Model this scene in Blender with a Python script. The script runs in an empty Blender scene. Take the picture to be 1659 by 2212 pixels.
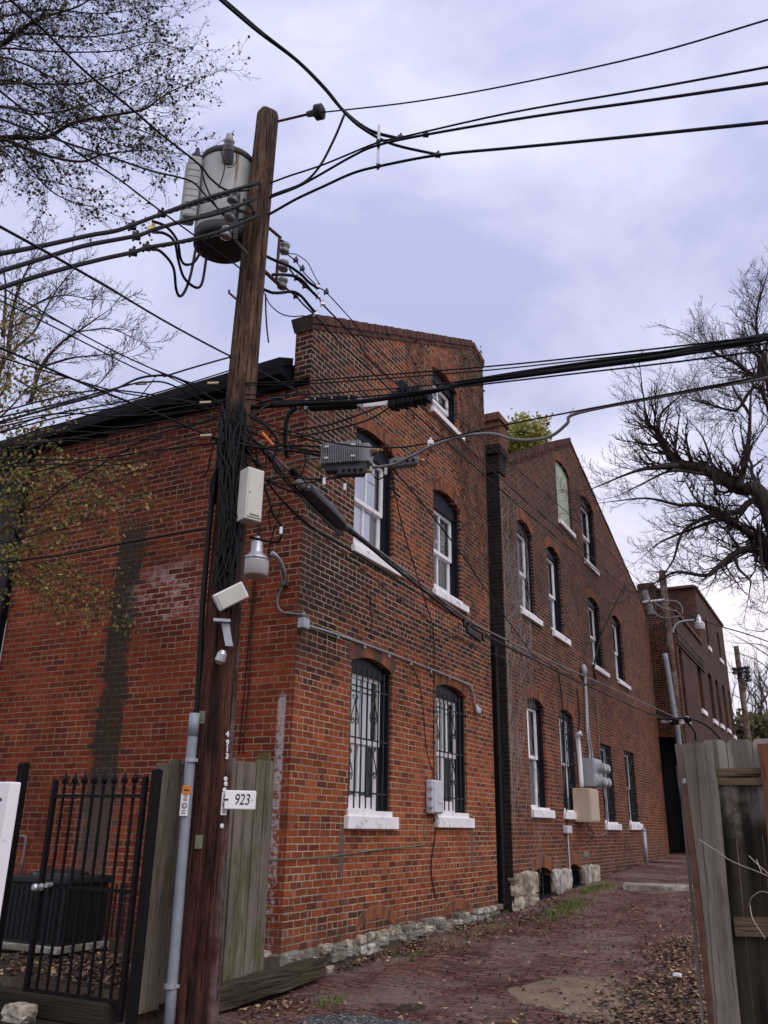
import bpy, bmesh, math, random
from mathutils import Vector, Matrix
from mathutils.geometry import tessellate_polygon
R = math.radians
scene = bpy.context.scene
COL = scene.collection

# ---------------------------------------------------------------- camera
F, CX, CY = 1830.0, 829.5, 1106.0          # calibrated on a 1659 x 2212 copy of the picture
EYE = 1.5
MW = Matrix(((0.8865030151874, 0.1495430160484585, 0.43789186192664703),
             (0.4625017461840998, -0.31561225130067927, -0.828541514714607),
             (0.014301439337134726, 0.9370303053690672, -0.3489551198260873)))
cam_d = bpy.data.cameras.new('camera')
cam = bpy.data.objects.new('camera', cam_d); COL.objects.link(cam)
cam.matrix_world = Matrix.Translation((0, 0, EYE)) @ MW.to_4x4()
cam_d.sensor_fit = 'VERTICAL'; cam_d.sensor_height = 36.0
cam_d.lens = 36.0 * F / 2212.0
cam_d.clip_start = 0.05; cam_d.clip_end = 2000
scene.camera = cam
scene.render.resolution_x = 768; scene.render.resolution_y = 1024

# ---------------------------------------------------------------- sky, sun, exposure
SUN_EL, SUN_AZ = 52.0, 62.0                # azimuth measured from -Y (behind the camera) towards +X
world = bpy.data.worlds.new('World'); scene.world = world; world.use_nodes = True
wn, wl = world.node_tree.nodes, world.node_tree.links
wn.clear()
def wnode(t, **k):
    n = wn.new(t)
    for a, v in k.items(): setattr(n, a, v)
    return n
wo = wnode('ShaderNodeOutputWorld'); wb = wnode('ShaderNodeBackground')
sky = wnode('ShaderNodeTexSky', sky_type='NISHITA', sun_disc=False)
sky.sun_elevation = R(SUN_EL); sky.sun_rotation = R(180 - SUN_AZ)
sky.air_density = 1.0; sky.dust_density = 3.0
tc = wnode('ShaderNodeTexCoord')
sep = wnode('ShaderNodeSeparateXYZ'); wl.new(tc.outputs['Generated'], sep.inputs[0])
grad = wnode('ShaderNodeValToRGB')
wl.new(sep.outputs['Z'], grad.inputs['Fac'])
e = grad.color_ramp.elements
e[0].position = 0.0; e[0].color = (9.3, 8.9, 9.5, 1)
e[1].position = 1.0; e[1].color = (6.2, 6.5, 8.9, 1)
for p, c in ((0.25, (8.6, 8.3, 9.6, 1)), (0.45, (5.8, 5.95, 8.1, 1)), (0.7, (6.5, 6.7, 9.1, 1))):
    x = grad.color_ramp.elements.new(p); x.color = c
mp = wnode('ShaderNodeMapping'); mp.inputs['Scale'].default_value = (1.0, 1.0, 2.2); mp.inputs['Location'].default_value = (3.1, 0.4, 1.7)
wl.new(tc.outputs['Generated'], mp.inputs[0])
nz = wnode('ShaderNodeTexNoise'); nz.inputs['Scale'].default_value = 2.1; nz.inputs['Detail'].default_value = 8; nz.inputs['Roughness'].default_value = 0.56; nz.inputs['Distortion'].default_value = 0.3
wl.new(mp.outputs[0], nz.inputs['Vector'])
cr_ = wnode('ShaderNodeValToRGB'); wl.new(nz.outputs['Fac'], cr_.inputs['Fac'])
cr_.color_ramp.elements[0].position = 0.38; cr_.color_ramp.elements[0].color = (0.74, 0.77, 0.85, 1)
cr_.color_ramp.elements[1].position = 0.66; cr_.color_ramp.elements[1].color = (1.34, 1.28, 1.16, 1)
mul = wnode('ShaderNodeMixRGB', blend_type='MULTIPLY'); mul.inputs[0].default_value = 1
wl.new(grad.outputs[0], mul.inputs[1]); wl.new(cr_.outputs[0], mul.inputs[2])
mx = wnode('ShaderNodeMixRGB'); mx.inputs[0].default_value = 0.9          # cloud deck over the clear sky
wl.new(sky.outputs[0], mx.inputs[1]); wl.new(mul.outputs[0], mx.inputs[2])
wl.new(mx.outputs[0], wb.inputs['Color']); wb.inputs['Strength'].default_value = 0.105
wl.new(wb.outputs[0], wo.inputs['Surface'])

sun_d = bpy.data.lights.new('sun', 'SUN'); sun_d.energy = 1.25; sun_d.angle = R(50); sun_d.color = (1.0, 0.95, 0.9)
sun = bpy.data.objects.new('sun', sun_d); COL.objects.link(sun)
sv = Vector((math.cos(R(SUN_EL)) * math.sin(R(SUN_AZ)), -math.cos(R(SUN_EL)) * math.cos(R(SUN_AZ)), math.sin(R(SUN_EL))))
sun.rotation_euler = sv.to_track_quat('Z', 'Y').to_euler(); sun.location = (0, 0, 30)
scene.view_settings.view_transform = 'Standard'; scene.view_settings.look = 'None'
scene.view_settings.exposure = 0.2; scene.view_settings.gamma = 1.0
scene.view_settings.use_curve_mapping = False

# ---------------------------------------------------------------- measuring helpers
EYEV = Vector((0, 0, EYE)); KD = 1659 / 3024
def ray(x, y): return MW @ Vector((x - CX, CY - y, -F))
def at(x, y, D):
    d = ray(x, y); return EYEV + d * (D / math.hypot(d.x, d.y))
def on(x, y, ax, val):
    d = ray(x, y); return EYEV + d * ((val - EYEV[ax]) / d[ax])
def proj(p):
    c = MW.transposed() @ (Vector(p) - EYEV); return (CX - F * c.x / c.z, CY + F * c.y / c.z) if c.z < 0 else (-9e9, 0)
def cr(c, *pts): return [((c[0] + p[0] / c[2]) * KD, (c[1] + p[1] / c[2]) * KD) for p in pts]
Q1 = (0, 0, 1.508); Q2 = (600, 350, 1.8433); Q3 = (700, 1300, 1.659); Q4 = (1100, 1150, 1.8433)
Q5 = (0, 1000, 1.8433); Q6 = (0, 1900, 1.8433); Q7 = (1850, 2500, 1.8433); Q8 = (0, 2700, 1.508)
QC = (2400, 2150, 2.603); QL = (800, 2000, 3.16); QR = (2560, 2860, 1.985); QT = (700, 600, 1.731)
QI = (950, 850, 2.1156); QM = (860, 1600, 1.4875); QB = (1800, 1550, 1.8433); QG = (2200, 1000, 1.58)
QS = (600, 2600, 2.764)

# ---------------------------------------------------------------- mesh builder
ROOT = {}
class MB:
    def __init__(s): s.v = []; s.f = []; s.m = []; s.uv = {}
    def add(s, vs, fs, mi=0, uvs=None):
        b = len(s.v); s.v.extend([tuple(v) for v in vs])
        for i, f in enumerate(fs):
            if uvs: s.uv[len(s.f)] = uvs[i]
            s.f.append(tuple(b + k for k in f)); s.m.append(mi)
    def obox(s, c, ax, ay, az, mi=0):
        c, ax, ay, az = Vector(c), Vector(ax), Vector(ay), Vector(az)
        vs = [c + ax * i + ay * j + az * k for k in (-1, 1) for j in (-1, 1) for i in (-1, 1)]
        s.add(vs, [(0, 2, 3, 1), (4, 5, 7, 6), (0, 1, 5, 4), (2, 6, 7, 3), (0, 4, 6, 2), (1, 3, 7, 5)], mi)
    def box(s, x0, x1, y0, y1, z0, z1, mi=0):
        s.obox(((x0 + x1) / 2, (y0 + y1) / 2, (z0 + z1) / 2), ((x1 - x0) / 2, 0, 0), (0, (y1 - y0) / 2, 0), (0, 0, (z1 - z0) / 2), mi)
    def rbox(s, c, ax, ay, az, r, mi=0):
        """box with its edges bevelled by r"""
        bm = bmesh.new(); bmesh.ops.create_cube(bm, size=2)
        A, B, Cc = Vector(ax), Vector(ay), Vector(az); c = Vector(c)
        for v in bm.verts: v.co = Vector((v.co.x * A.length, v.co.y * B.length, v.co.z * Cc.length))
        bmesh.ops.bevel(bm, geom=list(bm.edges), offset=r, segments=2, profile=0.5, affect='EDGES')
        m = Matrix((A.normalized(), B.normalized(), Cc.normalized())).transposed()
        bm.verts.index_update()
        s.add([c + m @ v.co for v in bm.verts], [[v.index for v in f.verts] for f in bm.faces], mi); bm.free()
    def tube(s, pts, r, n=8, mi=0, cap=True):
        pts = [Vector(p) for p in pts]; k = len(pts)
        rs = r if isinstance(r, (list, tuple)) else [r] * k
        vs = []; prev = None
        for i, p in enumerate(pts):
            t = pts[min(i + 1, k - 1)] - pts[max(i - 1, 0)]
            if t.length < 1e-9: t = Vector((0, 0, 1))
            t.normalize()
            if prev is None:
                ref = Vector((0, 0, 1)) if abs(t.z) < 0.9 else Vector((1, 0, 0))
                a = t.cross(ref)
            else:
                a = prev - t * prev.dot(t)
                if a.length < 1e-6: a = t.orthogonal()
            a.normalize(); prev = a; b = t.cross(a)
            for j in range(n):
                w = 2 * math.pi * j / n
                vs.append(p + a * (rs[i] * math.cos(w)) + b * (rs[i] * math.sin(w)))
        fs = [(i * n + j, i * n + (j + 1) % n, (i + 1) * n + (j + 1) % n, (i + 1) * n + j) for i in range(k - 1) for j in range(n)]
        if cap and n > 3: fs += [tuple(reversed(range(n))), tuple((k - 1) * n + j for j in range(n))]
        s.add(vs, fs, mi)
    def lathe(s, base, axis, prof, n=20, mi=0, cap=True):
        """prof: (distance along axis, radius)"""
        axis = Vector(axis).normalized(); base = Vector(base)
        a = axis.orthogonal().normalized(); b = axis.cross(a); vs = []
        for h, rr in prof:
            for j in range(n):
                w = 2 * math.pi * j / n
                vs.append(base + axis * h + a * (rr * math.cos(w)) + b * (rr * math.sin(w)))
        k = len(prof)
        fs = [(i * n + j, i * n + (j + 1) % n, (i + 1) * n + (j + 1) % n, (i + 1) * n + j) for i in range(k - 1) for j in range(n)]
        if cap: fs += [tuple(reversed(range(n))), tuple((k - 1) * n + j for j in range(n))]
        s.add(vs, fs, mi)
    def build(s, name, mats, parent=None, origin=None, smooth=False):
        if not isinstance(mats, (list, tuple)): mats = [mats]
        if parent is not None: o0 = ROOT[parent.name]
        else: o0 = Vector(origin) if origin is not None else Vector((0, 0, 0))
        me = bpy.data.meshes.new(name)
        me.from_pydata([(v[0] - o0.x, v[1] - o0.y, v[2] - o0.z) for v in s.v], [], s.f)
        for m in mats: me.materials.append(m)
        me.polygons.foreach_set('material_index', s.m)
        if smooth: me.polygons.foreach_set('use_smooth', [True] * len(s.f))
        if s.uv:
            ul = me.uv_layers.new(name='UVMap')
            for fi, us in s.uv.items():
                for li, u in zip(me.polygons[fi].loop_indices, us): ul.data[li].uv = u
        me.update()
        o = bpy.data.objects.new(name, me); COL.objects.link(o)
        if parent is not None: o.parent = parent
        else: o.location = o0
        ROOT[o.name] = o0
        return o
def tag(o, label, cat, group=None):
    o['label'] = label; o['category'] = cat
    if group: o['group'] = group
    return o
def thing(name, label, cat, loc=(0, 0, 0), group=None):
    o = bpy.data.objects.new(name, None); COL.objects.link(o)
    o.location = loc; o.empty_display_size = 0.1; ROOT[o.name] = Vector(loc)
    return tag(o, label, cat, group)
def kind(o, k): o['kind'] = k; return o
def one(mb, name, mat, label, cat, origin, group=None, smooth=False):
    return tag(mb.build(name, mat, None, origin, smooth), label, cat, group)
def dup(root, off):
    """copy of a thing with copies of its parts"""
    c = root.copy(); COL.objects.link(c); c.location = root.location + Vector(off); ROOT[c.name] = ROOT[root.name] + Vector(off)
    for ch in list(root.children):
        k = ch.copy(); COL.objects.link(k); k.parent = c; ROOT[k.name] = ROOT[c.name]
        for g in list(ch.children):
            q = g.copy(); COL.objects.link(q); q.parent = k; ROOT[q.name] = ROOT[c.name]
    return c
def spline(pts, sub=6):
    pts = [Vector(p) for p in pts]
    if len(pts) < 3: return [pts[0].lerp(pts[-1], i / sub) for i in range(sub + 1)]
    out = []; P = [pts[0] * 2 - pts[1]] + pts + [pts[-1] * 2 - pts[-2]]
    for i in range(1, len(P) - 2):
        a, b, c, d = P[i - 1:i + 3]
        for k in range(sub):
            t = k / sub
            out.append(0.5 * ((2 * b) + (c - a) * t + (2 * a - 5 * b + 4 * c - d) * t * t + (3 * b - a - 3 * c + d) * t ** 3))
    out.append(pts[-1]); return out

# ---------------------------------------------------------------- materials
class NT:
    def __init__(s, name):
        s.mat = bpy.data.materials.new(name); s.mat.use_nodes = True
        s.nt = s.mat.node_tree; s.nt.nodes.clear()
        s.out = s.nt.nodes.new('ShaderNodeOutputMaterial')
    def put(s, sock, v):
        if hasattr(v, 'is_linked') or isinstance(v, bpy.types.NodeSocket): s.nt.links.new(v, sock)
        else:
            if isinstance(v, (tuple, list)) and len(v) == 3 and sock.type == 'RGBA': v = (*v, 1)
            sock.default_value = v
    def n(s, t, ins=None, **k):
        x = s.nt.nodes.new(t)
        for a, v in k.items(): setattr(x, a, v)
        for a, v in (ins or {}).items(): s.put(x.inputs[a], v)
        return x
    def math(s, op, a, b=0.0, c=None, clamp=False):
        x = s.n('ShaderNodeMath', operation=op, use_clamp=clamp); s.put(x.inputs[0], a); s.put(x.inputs[1], b)
        if c is not None: s.put(x.inputs[2], c)
        return x.outputs[0]
    def mix(s, f, a, b, mode='MIX'):
        x = s.n('ShaderNodeMixRGB', blend_type=mode); s.put(x.inputs[0], f); s.put(x.inputs[1], a); s.put(x.inputs[2], b); return x.outputs[0]
    def ramp(s, f, stops, interp='LINEAR'):
        x = s.n('ShaderNodeValToRGB'); s.put(x.inputs[0], f); el = x.color_ramp.elements; x.color_ramp.interpolation = interp
        while len(el) < len(stops): el.new(0.5)
        for i, (p, c) in enumerate(stops):
            el[i].position = p; el[i].color = (*c, 1) if not isinstance(c, float) else (c, c, c, 1)
        return x.outputs[0]
    def noise(s, vec, scale, detail=3, rough=0.55, dist=0.0):
        x = s.n('ShaderNodeTexNoise', {'Scale': scale, 'Detail': detail, 'Roughness': rough, 'Distortion': dist})
        if vec is not None: s.put(x.inputs['Vector'], vec)
        return x.outputs['Fac']
    def pos(s): return s.n('ShaderNodeNewGeometry').outputs['Position']
    def obj(s): return s.n('ShaderNodeTexCoord').outputs['Object']
    def uv(s): return s.n('ShaderNodeTexCoord').outputs['UV']
    def xyz(s, v):
        x = s.n('ShaderNodeSeparateXYZ'); s.put(x.inputs[0], v); return x.outputs
    def comb(s, a, b, c):
        x = s.n('ShaderNodeCombineXYZ'); s.put(x.inputs[0], a); s.put(x.inputs[1], b); s.put(x.inputs[2], c); return x.outputs[0]
    def scale(s, v, sc):
        x = s.n('ShaderNodeMapping'); s.put(x.inputs['Vector'], v); x.inputs['Scale'].default_value = sc; return x.outputs[0]
    def smooth(s, v, a, b):
        x = s.n('ShaderNodeMapRange', {'From Min': a, 'From Max': b}, interpolation_type='SMOOTHSTEP', clamp=True); s.put(x.inputs['Value'], v); return x.outputs[0]
    def bump(s, h, st=0.5, d=0.01):
        x = s.n('ShaderNodeBump', {'Strength': st, 'Distance': d}); s.put(x.inputs['Height'], h); return x.outputs[0]
    def bsdf(s, col, rough=0.8, normal=None, metal=0.0, spec=0.3, **k):
        x = s.n('ShaderNodeBsdfPrincipled'); s.put(x.inputs['Base Color'], col); s.put(x.inputs['Roughness'], rough)
        s.put(x.inputs['Metallic'], metal); x.inputs['Specular IOR Level'].default_value = spec
        if normal is not None: s.put(x.inputs['Normal'], normal)
        s.nt.links.new(x.outputs[0], s.out.inputs[0]); return s.mat

def plain(name, col, rough=0.6, metal=0.0, var=0.15, scale=6.0, dirt=None, spec=0.35, bump=0.0):
    t = NT(name); p = t.obj()
    n1 = t.noise(p, scale, 5, 0.6)
    k = t.ramp(n1, [(0.3, 1.0 - var), (0.7, 1.0 + var)])
    c = t.mix(1.0, col, k, 'MULTIPLY')
    if dirt:
        d = t.smooth(t.noise(p, scale * 1.7, 8, 0.7, 0.4), dirt[1], dirt[1] + 0.13)
        c = t.mix(t.math('MULTIPLY', d, dirt[2]), c, dirt[0])
    nm = t.bump(t.noise(p, scale * 8, 4), bump, 0.01) if bump else None
    return t.bsdf(c, rough, nm, metal, spec)

def brick_mat(name, stops, mortar, zone=None, extra=None, row=0.07, wid=0.213, mort=0.0068, rough=0.9):
    t = NT(name); uv = t.uv(); P = t.pos()
    wob = t.n('ShaderNodeVectorMath', operation='SCALE'); nn = t.n('ShaderNodeTexNoise', {'Scale': 5.0, 'Detail': 6.0, 'Roughness': 0.7}); t.put(nn.inputs['Vector'], uv)
    sub = t.n('ShaderNodeVectorMath', {1: (0.5, 0.5, 0.5)}, operation='SUBTRACT'); t.put(sub.inputs[0], nn.outputs['Color']); t.put(wob.inputs[0], sub.outputs[0]); wob.inputs['Scale'].default_value = 0.026
    av = t.n('ShaderNodeVectorMath', operation='ADD'); t.put(av.inputs[0], uv); t.put(av.inputs[1], wob.outputs[0])
    b = t.n('ShaderNodeTexBrick', {'Color1': (0, 0, 0), 'Color2': (1, 1, 1), 'Mortar': (0.5, 0.5, 0.5), 'Scale': 1.0, 'Mortar Size': mort, 'Mortar Smooth': 0.25, 'Bias': 0.0, 'Brick Width': wid, 'Row Height': row})
    b.offset = 0.5; b.offset_frequency = 2; b.squash = 0.5; b.squash_frequency = 7
    t.put(b.inputs['Vector'], av.outputs[0])
    tint = b.outputs['Color']; fac = b.outputs['Fac']
    big = t.noise(P, 0.8, 4, 0.6); mid = t.noise(P, 5.0, 5, 0.65); fine = t.noise(P, 60.0, 4, 0.7)
    v = t.math('MULTIPLY_ADD', tint, 0.46, 0.32)
    v = t.math('ADD', v, t.math('MULTIPLY_ADD', big, 0.5, -0.25))
    v = t.math('ADD', v, t.math('MULTIPLY_ADD', mid, 0.35, -0.175))
    if zone: v = t.math('SUBTRACT', v, zone(t, P))
    col = t.ramp(v, stops)
    col = t.mix(1.0, col, t.ramp(fine, [(0.3, 0.66), (0.7, 1.3)]), 'MULTIPLY')
    col = t.mix(1.0, col, t.ramp(t.noise(P, 1.9, 7, 0.7), [(0.32, 0.62), (0.68, 1.22)]), 'MULTIPLY')
    mc = t.mix(1.0, mortar, t.ramp(t.noise(P, 2.2, 6, 0.7), [(0.3, 0.4), (0.72, 1.35)]), 'MULTIPLY')
    col = t.mix(fac, col, mc)
    t.tint = tint
    if extra: col = extra(t, P, col, fac)
    h = t.math('ADD', t.math('MULTIPLY', fac, -1.0), t.math('MULTIPLY', t.noise(P, 45, 5, 0.7), 0.9))
    return t.bsdf(col, rough, t.bump(h, 0.75, 0.009), 0, 0.2)

def wood_mat(name, c0, c1, dark, axis='Z', green=None, sc=14.0, knots=True):
    t = NT(name); p = t.pos()
    s = {'Z': (1, 1, 0.05), 'X': (0.05, 1, 1), 'Y': (1, 0.05, 1)}[axis]
    g = t.noise(t.scale(p, s), sc * 4, 6, 0.65, 0.6); w = t.noise(t.scale(p, s), sc, 4, 0.6)
    m = t.noise(p, 1.3, 5, 0.65)
    col = t.mix(t.ramp(t.math('MULTIPLY_ADD', w, 0.6, t.math('MULTIPLY', m, 0.4)), [(0.36, 0.0), (0.64, 1.0)]), c0, c1)
    col = t.mix(t.smooth(g, 0.58, 0.72), col, dark)
    if green:
        gm = t.smooth(t.noise(t.scale(p, (2, 2, .7)), 2.3, 6, 0.7), green[1], green[1] + 0.16)
        col = t.mix(t.math('MULTIPLY', gm, green[2]), col, green[0])
    if knots:
        vo = t.n('ShaderNodeTexVoronoi', {'Scale': 3.0}); t.put(vo.inputs['Vector'], t.scale(p, tuple(0.45 if q < 0.5 else 1.0 for q in s)))
        col = t.mix(t.math('MULTIPLY', t.smooth(vo.outputs['Distance'], 0.10, 0.03), 0.7), col, dark)
    ck = t.noise(t.scale(p, tuple(q if q < .5 else 1.0 for q in tuple(0.03 if q < .5 else 1 for q in s))), sc * 7, 3, 0.5)
    col = t.mix(t.math('MULTIPLY', t.smooth(ck, 0.63, 0.68), 0.85), col, tuple(q * .4 for q in dark))
    return t.bsdf(col, 0.88, t.bump(t.math('SUBTRACT', g, ck), 0.8, 0.012), 0, 0.15)
# ---------------------------------------------------------------- material library
XA, YL, YA1 = -5.043, 7.571, 13.49          # house on the corner: alley wall plane, yard wall plane, far end
XB, YB0, YB1 = -4.91, 13.85, 27.4           # gabled house
XC, YC0, YC1, YC2 = -4.2, 28.0, 34.1, 42.55 # far brick building
XST = on(268, 1300, 1, YL).x
PW = on(372, 1285, 1, YL)
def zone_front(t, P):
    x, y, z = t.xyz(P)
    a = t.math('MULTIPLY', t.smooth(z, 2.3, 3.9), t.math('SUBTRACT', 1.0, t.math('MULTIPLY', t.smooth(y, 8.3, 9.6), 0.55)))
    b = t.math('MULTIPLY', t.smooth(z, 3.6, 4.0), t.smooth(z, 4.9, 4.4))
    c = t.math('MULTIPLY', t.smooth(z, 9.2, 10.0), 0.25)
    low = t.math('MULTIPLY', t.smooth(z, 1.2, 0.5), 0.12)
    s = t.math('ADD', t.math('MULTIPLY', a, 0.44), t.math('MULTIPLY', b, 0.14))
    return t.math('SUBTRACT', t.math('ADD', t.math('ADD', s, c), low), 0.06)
def extra_front(t, P, col, fac):
    x, y, z = t.xyz(P)
    n = t.noise(P, 7, 8, 0.75)
    m = t.math('MULTIPLY', t.math('MULTIPLY', t.smooth(y, 9.1, 8.3), t.smooth(z, 1.15, 0.75)), t.smooth(n, 0.52, 0.66))
    col = t.mix(t.math('MULTIPLY', m, 0.6), col, (0.36, 0.29, 0.24))
    d = t.math('MULTIPLY', t.smooth(z, 0.62, 0.38), t.smooth(t.noise(P, 3.0, 6, 0.7), 0.38, 0.6))
    col = t.mix(t.math('MULTIPLY', d, 0.6), col, (0.05, 0.045, 0.03))
    # soot runs under the sill ends
    for yy in (8.66, 12.47):
        q = t.math('ABSOLUTE', t.math('SUBTRACT', y, yy))
        k = t.math('MULTIPLY', t.smooth(q, 0.075, 0.045), t.math('MULTIPLY', t.smooth(z, 1.55, 1.45), t.smooth(z, 0.85, 1.1)))
        col = t.mix(t.math('MULTIPLY', k, 0.75), col, (0.11, 0.085, 0.075))
    # stain at the corner
    k = t.math('MULTIPLY', t.math('MULTIPLY', t.smooth(y, 8.15, 7.62), t.smooth(z, 2.7, 3.3)), t.smooth(z, 6.9, 5.0))
    return t.mix(t.math('MULTIPLY', k, 0.35), col, (0.05, 0.035, 0.03))
BR_STOPS = [(0.0, (0.028, 0.015, 0.013)), (0.2, (0.058, 0.023, 0.017)), (0.36, (0.135, 0.036, 0.018)), (0.55, (0.235, 0.055, 0.020)), (0.8, (0.33, 0.080, 0.027)), (1.0, (0.40, 0.135, 0.060))]
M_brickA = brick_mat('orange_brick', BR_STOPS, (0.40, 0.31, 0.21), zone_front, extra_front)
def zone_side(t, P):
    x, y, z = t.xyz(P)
    return t.math('ADD', t.math('MULTIPLY', t.smooth(z, 3.6, 6.4), 0.24), t.math('MULTIPLY', t.math('MULTIPLY', t.smooth(x, -5.75, -5.2), t.smooth(z, 3.0, 4.6)), 0.17))  # upper brick darkened, partly eave shade painted in; darker again beside the corner
def extra_side(t, P, col, fac):
    x, y, z = t.xyz(P)
    n = t.noise(P, 3.5, 7, 0.75); n2 = t.noise(P, 16, 7, 0.75)
    d = t.math('ABSOLUTE', t.math('SUBTRACT', t.math('ADD', x, t.math('MULTIPLY', n, 0.42)), XST + 0.21))
    d = t.math('ADD', d, t.math('MULTIPLY_ADD', t.tint, 0.13, -0.065))
    st = t.math('MULTIPLY', t.smooth(d, 0.25, 0.19), t.math('MULTIPLY', t.smooth(z, 5.35, 4.9), t.smooth(z, 0.2, 1.5)))
    col = t.mix(t.math('MULTIPLY', st, t.ramp(t.math('SUBTRACT', n2, t.math('MULTIPLY', fac, 0.12)), [(0.24, 0.55), (0.52, 1.0)])), col, (0.042, 0.030, 0.021))
    ghost = t.math('MULTIPLY', t.smooth(d, 0.40, 0.2), t.math('MULTIPLY', t.smooth(z, 2.2, 1.6), 0.35))
    col = t.mix(ghost, col, (0.17, 0.13, 0.11))
    # lime bloom
    ex = t.math('DIVIDE', t.math('SUBTRACT', x, PW.x), 0.80); ez = t.math('DIVIDE', t.math('SUBTRACT', z, PW.z), 0.5)
    rr = t.math('SQRT', t.math('ADD', t.math('MULTIPLY', ex, ex), t.math('MULTIPLY', ez, ez)))
    m = t.math('MULTIPLY', t.smooth(rr, 1.1, 0.35), t.smooth(t.math('ADD', t.noise(t.scale(P, (1, 1, 2.2)), 11, 8, 0.8), t.math('ADD', t.math('MULTIPLY', n, 0.55), t.math('MULTIPLY_ADD', t.tint, 0.20, t.math('MULTIPLY', fac, 0.14)))), 0.86, 1.08))
    col = t.mix(t.math('MULTIPLY', m, 0.7), col, (0.56, 0.48, 0.44))
    # old whitewash run beside the corner
    q = t.math('ABSOLUTE', t.math('ADD', x, 5.19))
    k = t.math('MULTIPLY', t.smooth(q, 0.062, 0.035), t.math('MULTIPLY', t.smooth(z, 2.85, 2.75), t.smooth(t.math('ADD', n2, t.math('MULTIPLY', z, 0.05)), 0.52, 0.62)))
    col = t.mix(t.math('MULTIPLY', k, 0.85), col, (0.46, 0.42, 0.41))
    lo = t.math('MULTIPLY', t.smooth(z, 0.9, 0.4), t.smooth(n, 0.35, 0.6))
    return t.mix(t.math('MULTIPLY', lo, 0.5), col, (0.06, 0.05, 0.035))
SD_STOPS = [(0.0, (0.048, 0.016, 0.012)), (0.25, (0.115, 0.026, 0.014)), (0.5, (0.20, 0.038, 0.016)), (0.75, (0.27, 0.053, 0.019)), (1.0, (0.36, 0.095, 0.036))]
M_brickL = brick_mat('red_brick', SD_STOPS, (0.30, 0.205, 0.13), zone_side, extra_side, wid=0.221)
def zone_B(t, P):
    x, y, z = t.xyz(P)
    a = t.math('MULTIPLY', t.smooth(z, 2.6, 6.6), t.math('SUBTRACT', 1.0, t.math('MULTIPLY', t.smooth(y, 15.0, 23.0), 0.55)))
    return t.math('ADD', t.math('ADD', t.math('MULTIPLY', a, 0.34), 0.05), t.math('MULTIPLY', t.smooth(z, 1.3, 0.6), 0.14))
B_STOPS = [(0.0, (0.026, 0.014, 0.011)), (0.25, (0.062, 0.024, 0.015)), (0.5, (0.145, 0.042, 0.019)), (0.75, (0.225, 0.060, 0.023)), (1.0, (0.31, 0.095, 0.042))]
def extra_B(t, P, col, fac):
    x, y, z = t.xyz(P); n = t.noise(P, 1.1, 6, 0.7)
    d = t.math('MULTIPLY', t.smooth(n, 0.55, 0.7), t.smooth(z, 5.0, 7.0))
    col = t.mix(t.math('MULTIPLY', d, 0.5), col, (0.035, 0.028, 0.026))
    lo = t.math('MULTIPLY', t.smooth(z, 1.5, 0.9), t.smooth(t.noise(P, 4, 6, 0.7), 0.5, 0.62))
    return t.mix(t.math('MULTIPLY', lo, 0.3), col, (0.24, 0.17, 0.14))
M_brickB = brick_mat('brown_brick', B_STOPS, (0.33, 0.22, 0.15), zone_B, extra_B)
C_STOPS = [(0.0, (0.025, 0.016, 0.014)), (0.3, (0.055, 0.026, 0.020)), (0.6, (0.082, 0.036, 0.026)), (1.0, (0.13, 0.06, 0.044))]
M_brickC = brick_mat('dull_brick', C_STOPS, (0.11, 0.08, 0.065))
M_brickD = brick_mat('sooty_brick', [(0, (0.010, 0.009, 0.010)), (0.6, (0.022, 0.016, 0.016)), (1, (0.05, 0.026, 0.022))], (0.05, 0.042, 0.036))
M_vous = [plain('arch_brick', c, 0.9, var=0.3, scale=14, bump=0.4) for c in ((0.24, 0.075, 0.03), (0.17, 0.06, 0.028), (0.09, 0.045, 0.03))]
M_mortar = plain('mortar', (0.27, 0.21, 0.15), 0.95, scale=20, var=0.3)
M_white = plain('white_paint', (0.82, 0.80, 0.82), 0.55, var=0.08, scale=5, dirt=((0.26, 0.23, 0.19), 0.56, 0.6))
M_sill = plain('white_sill_paint', (0.82, 0.79, 0.80), 0.6, var=0.10, scale=4, dirt=((0.20, 0.17, 0.12), 0.53, 0.7), bump=0.4)
M_navy = plain('navy_paint', (0.005, 0.006, 0.013), 0.5, var=0.3, spec=0.2)
M_black = plain('black_paint', (0.004, 0.004, 0.006), 0.55, var=0.3, spec=0.15)
M_iron = plain('dark_green_iron', (0.010, 0.017, 0.018), 0.45, var=0.3)
M_blind = plain('blind_slats', (0.62, 0.69, 0.64), 0.6, var=0.05)
M_curt = plain('curtain', (0.74, 0.76, 0.76), 0.85, var=0.12, scale=3)
M_shade = plain('window_shade', (0.80, 0.80, 0.84), 0.8, var=0.05, scale=2)
M_sage = plain('sage_board', (0.40, 0.46, 0.34), 0.7, var=0.12, scale=3)
M_dark = plain('dark_room', (0.012, 0.012, 0.014), 0.9)
M_roof = plain('roof_felt', (0.03, 0.03, 0.033), 0.9)
M_cable = plain('black_cable', (0.005, 0.005, 0.006), 0.5, var=0.3, scale=20, spec=0.2)
M_cablegrey = plain('grey_cable', (0.20, 0.19, 0.19), 0.5, var=0.15, scale=20)
M_galv = plain('galvanised_steel', (0.36, 0.38, 0.42), 0.42, 0.35, var=0.15, scale=12, dirt=((0.2, 0.19, 0.18), 0.6, 0.5))
M_alu = plain('cast_aluminium', (0.46, 0.46, 0.48), 0.38, 0.7, var=0.15, scale=10)
M_rust = plain('rusty_iron', (0.10, 0.045, 0.028), 0.85, var=0.4, scale=10)
M_plastic = plain('white_plastic', (0.74, 0.73, 0.72), 0.5, var=0.05, dirt=((0.45, 0.42, 0.36), 0.6, 0.4))
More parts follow.
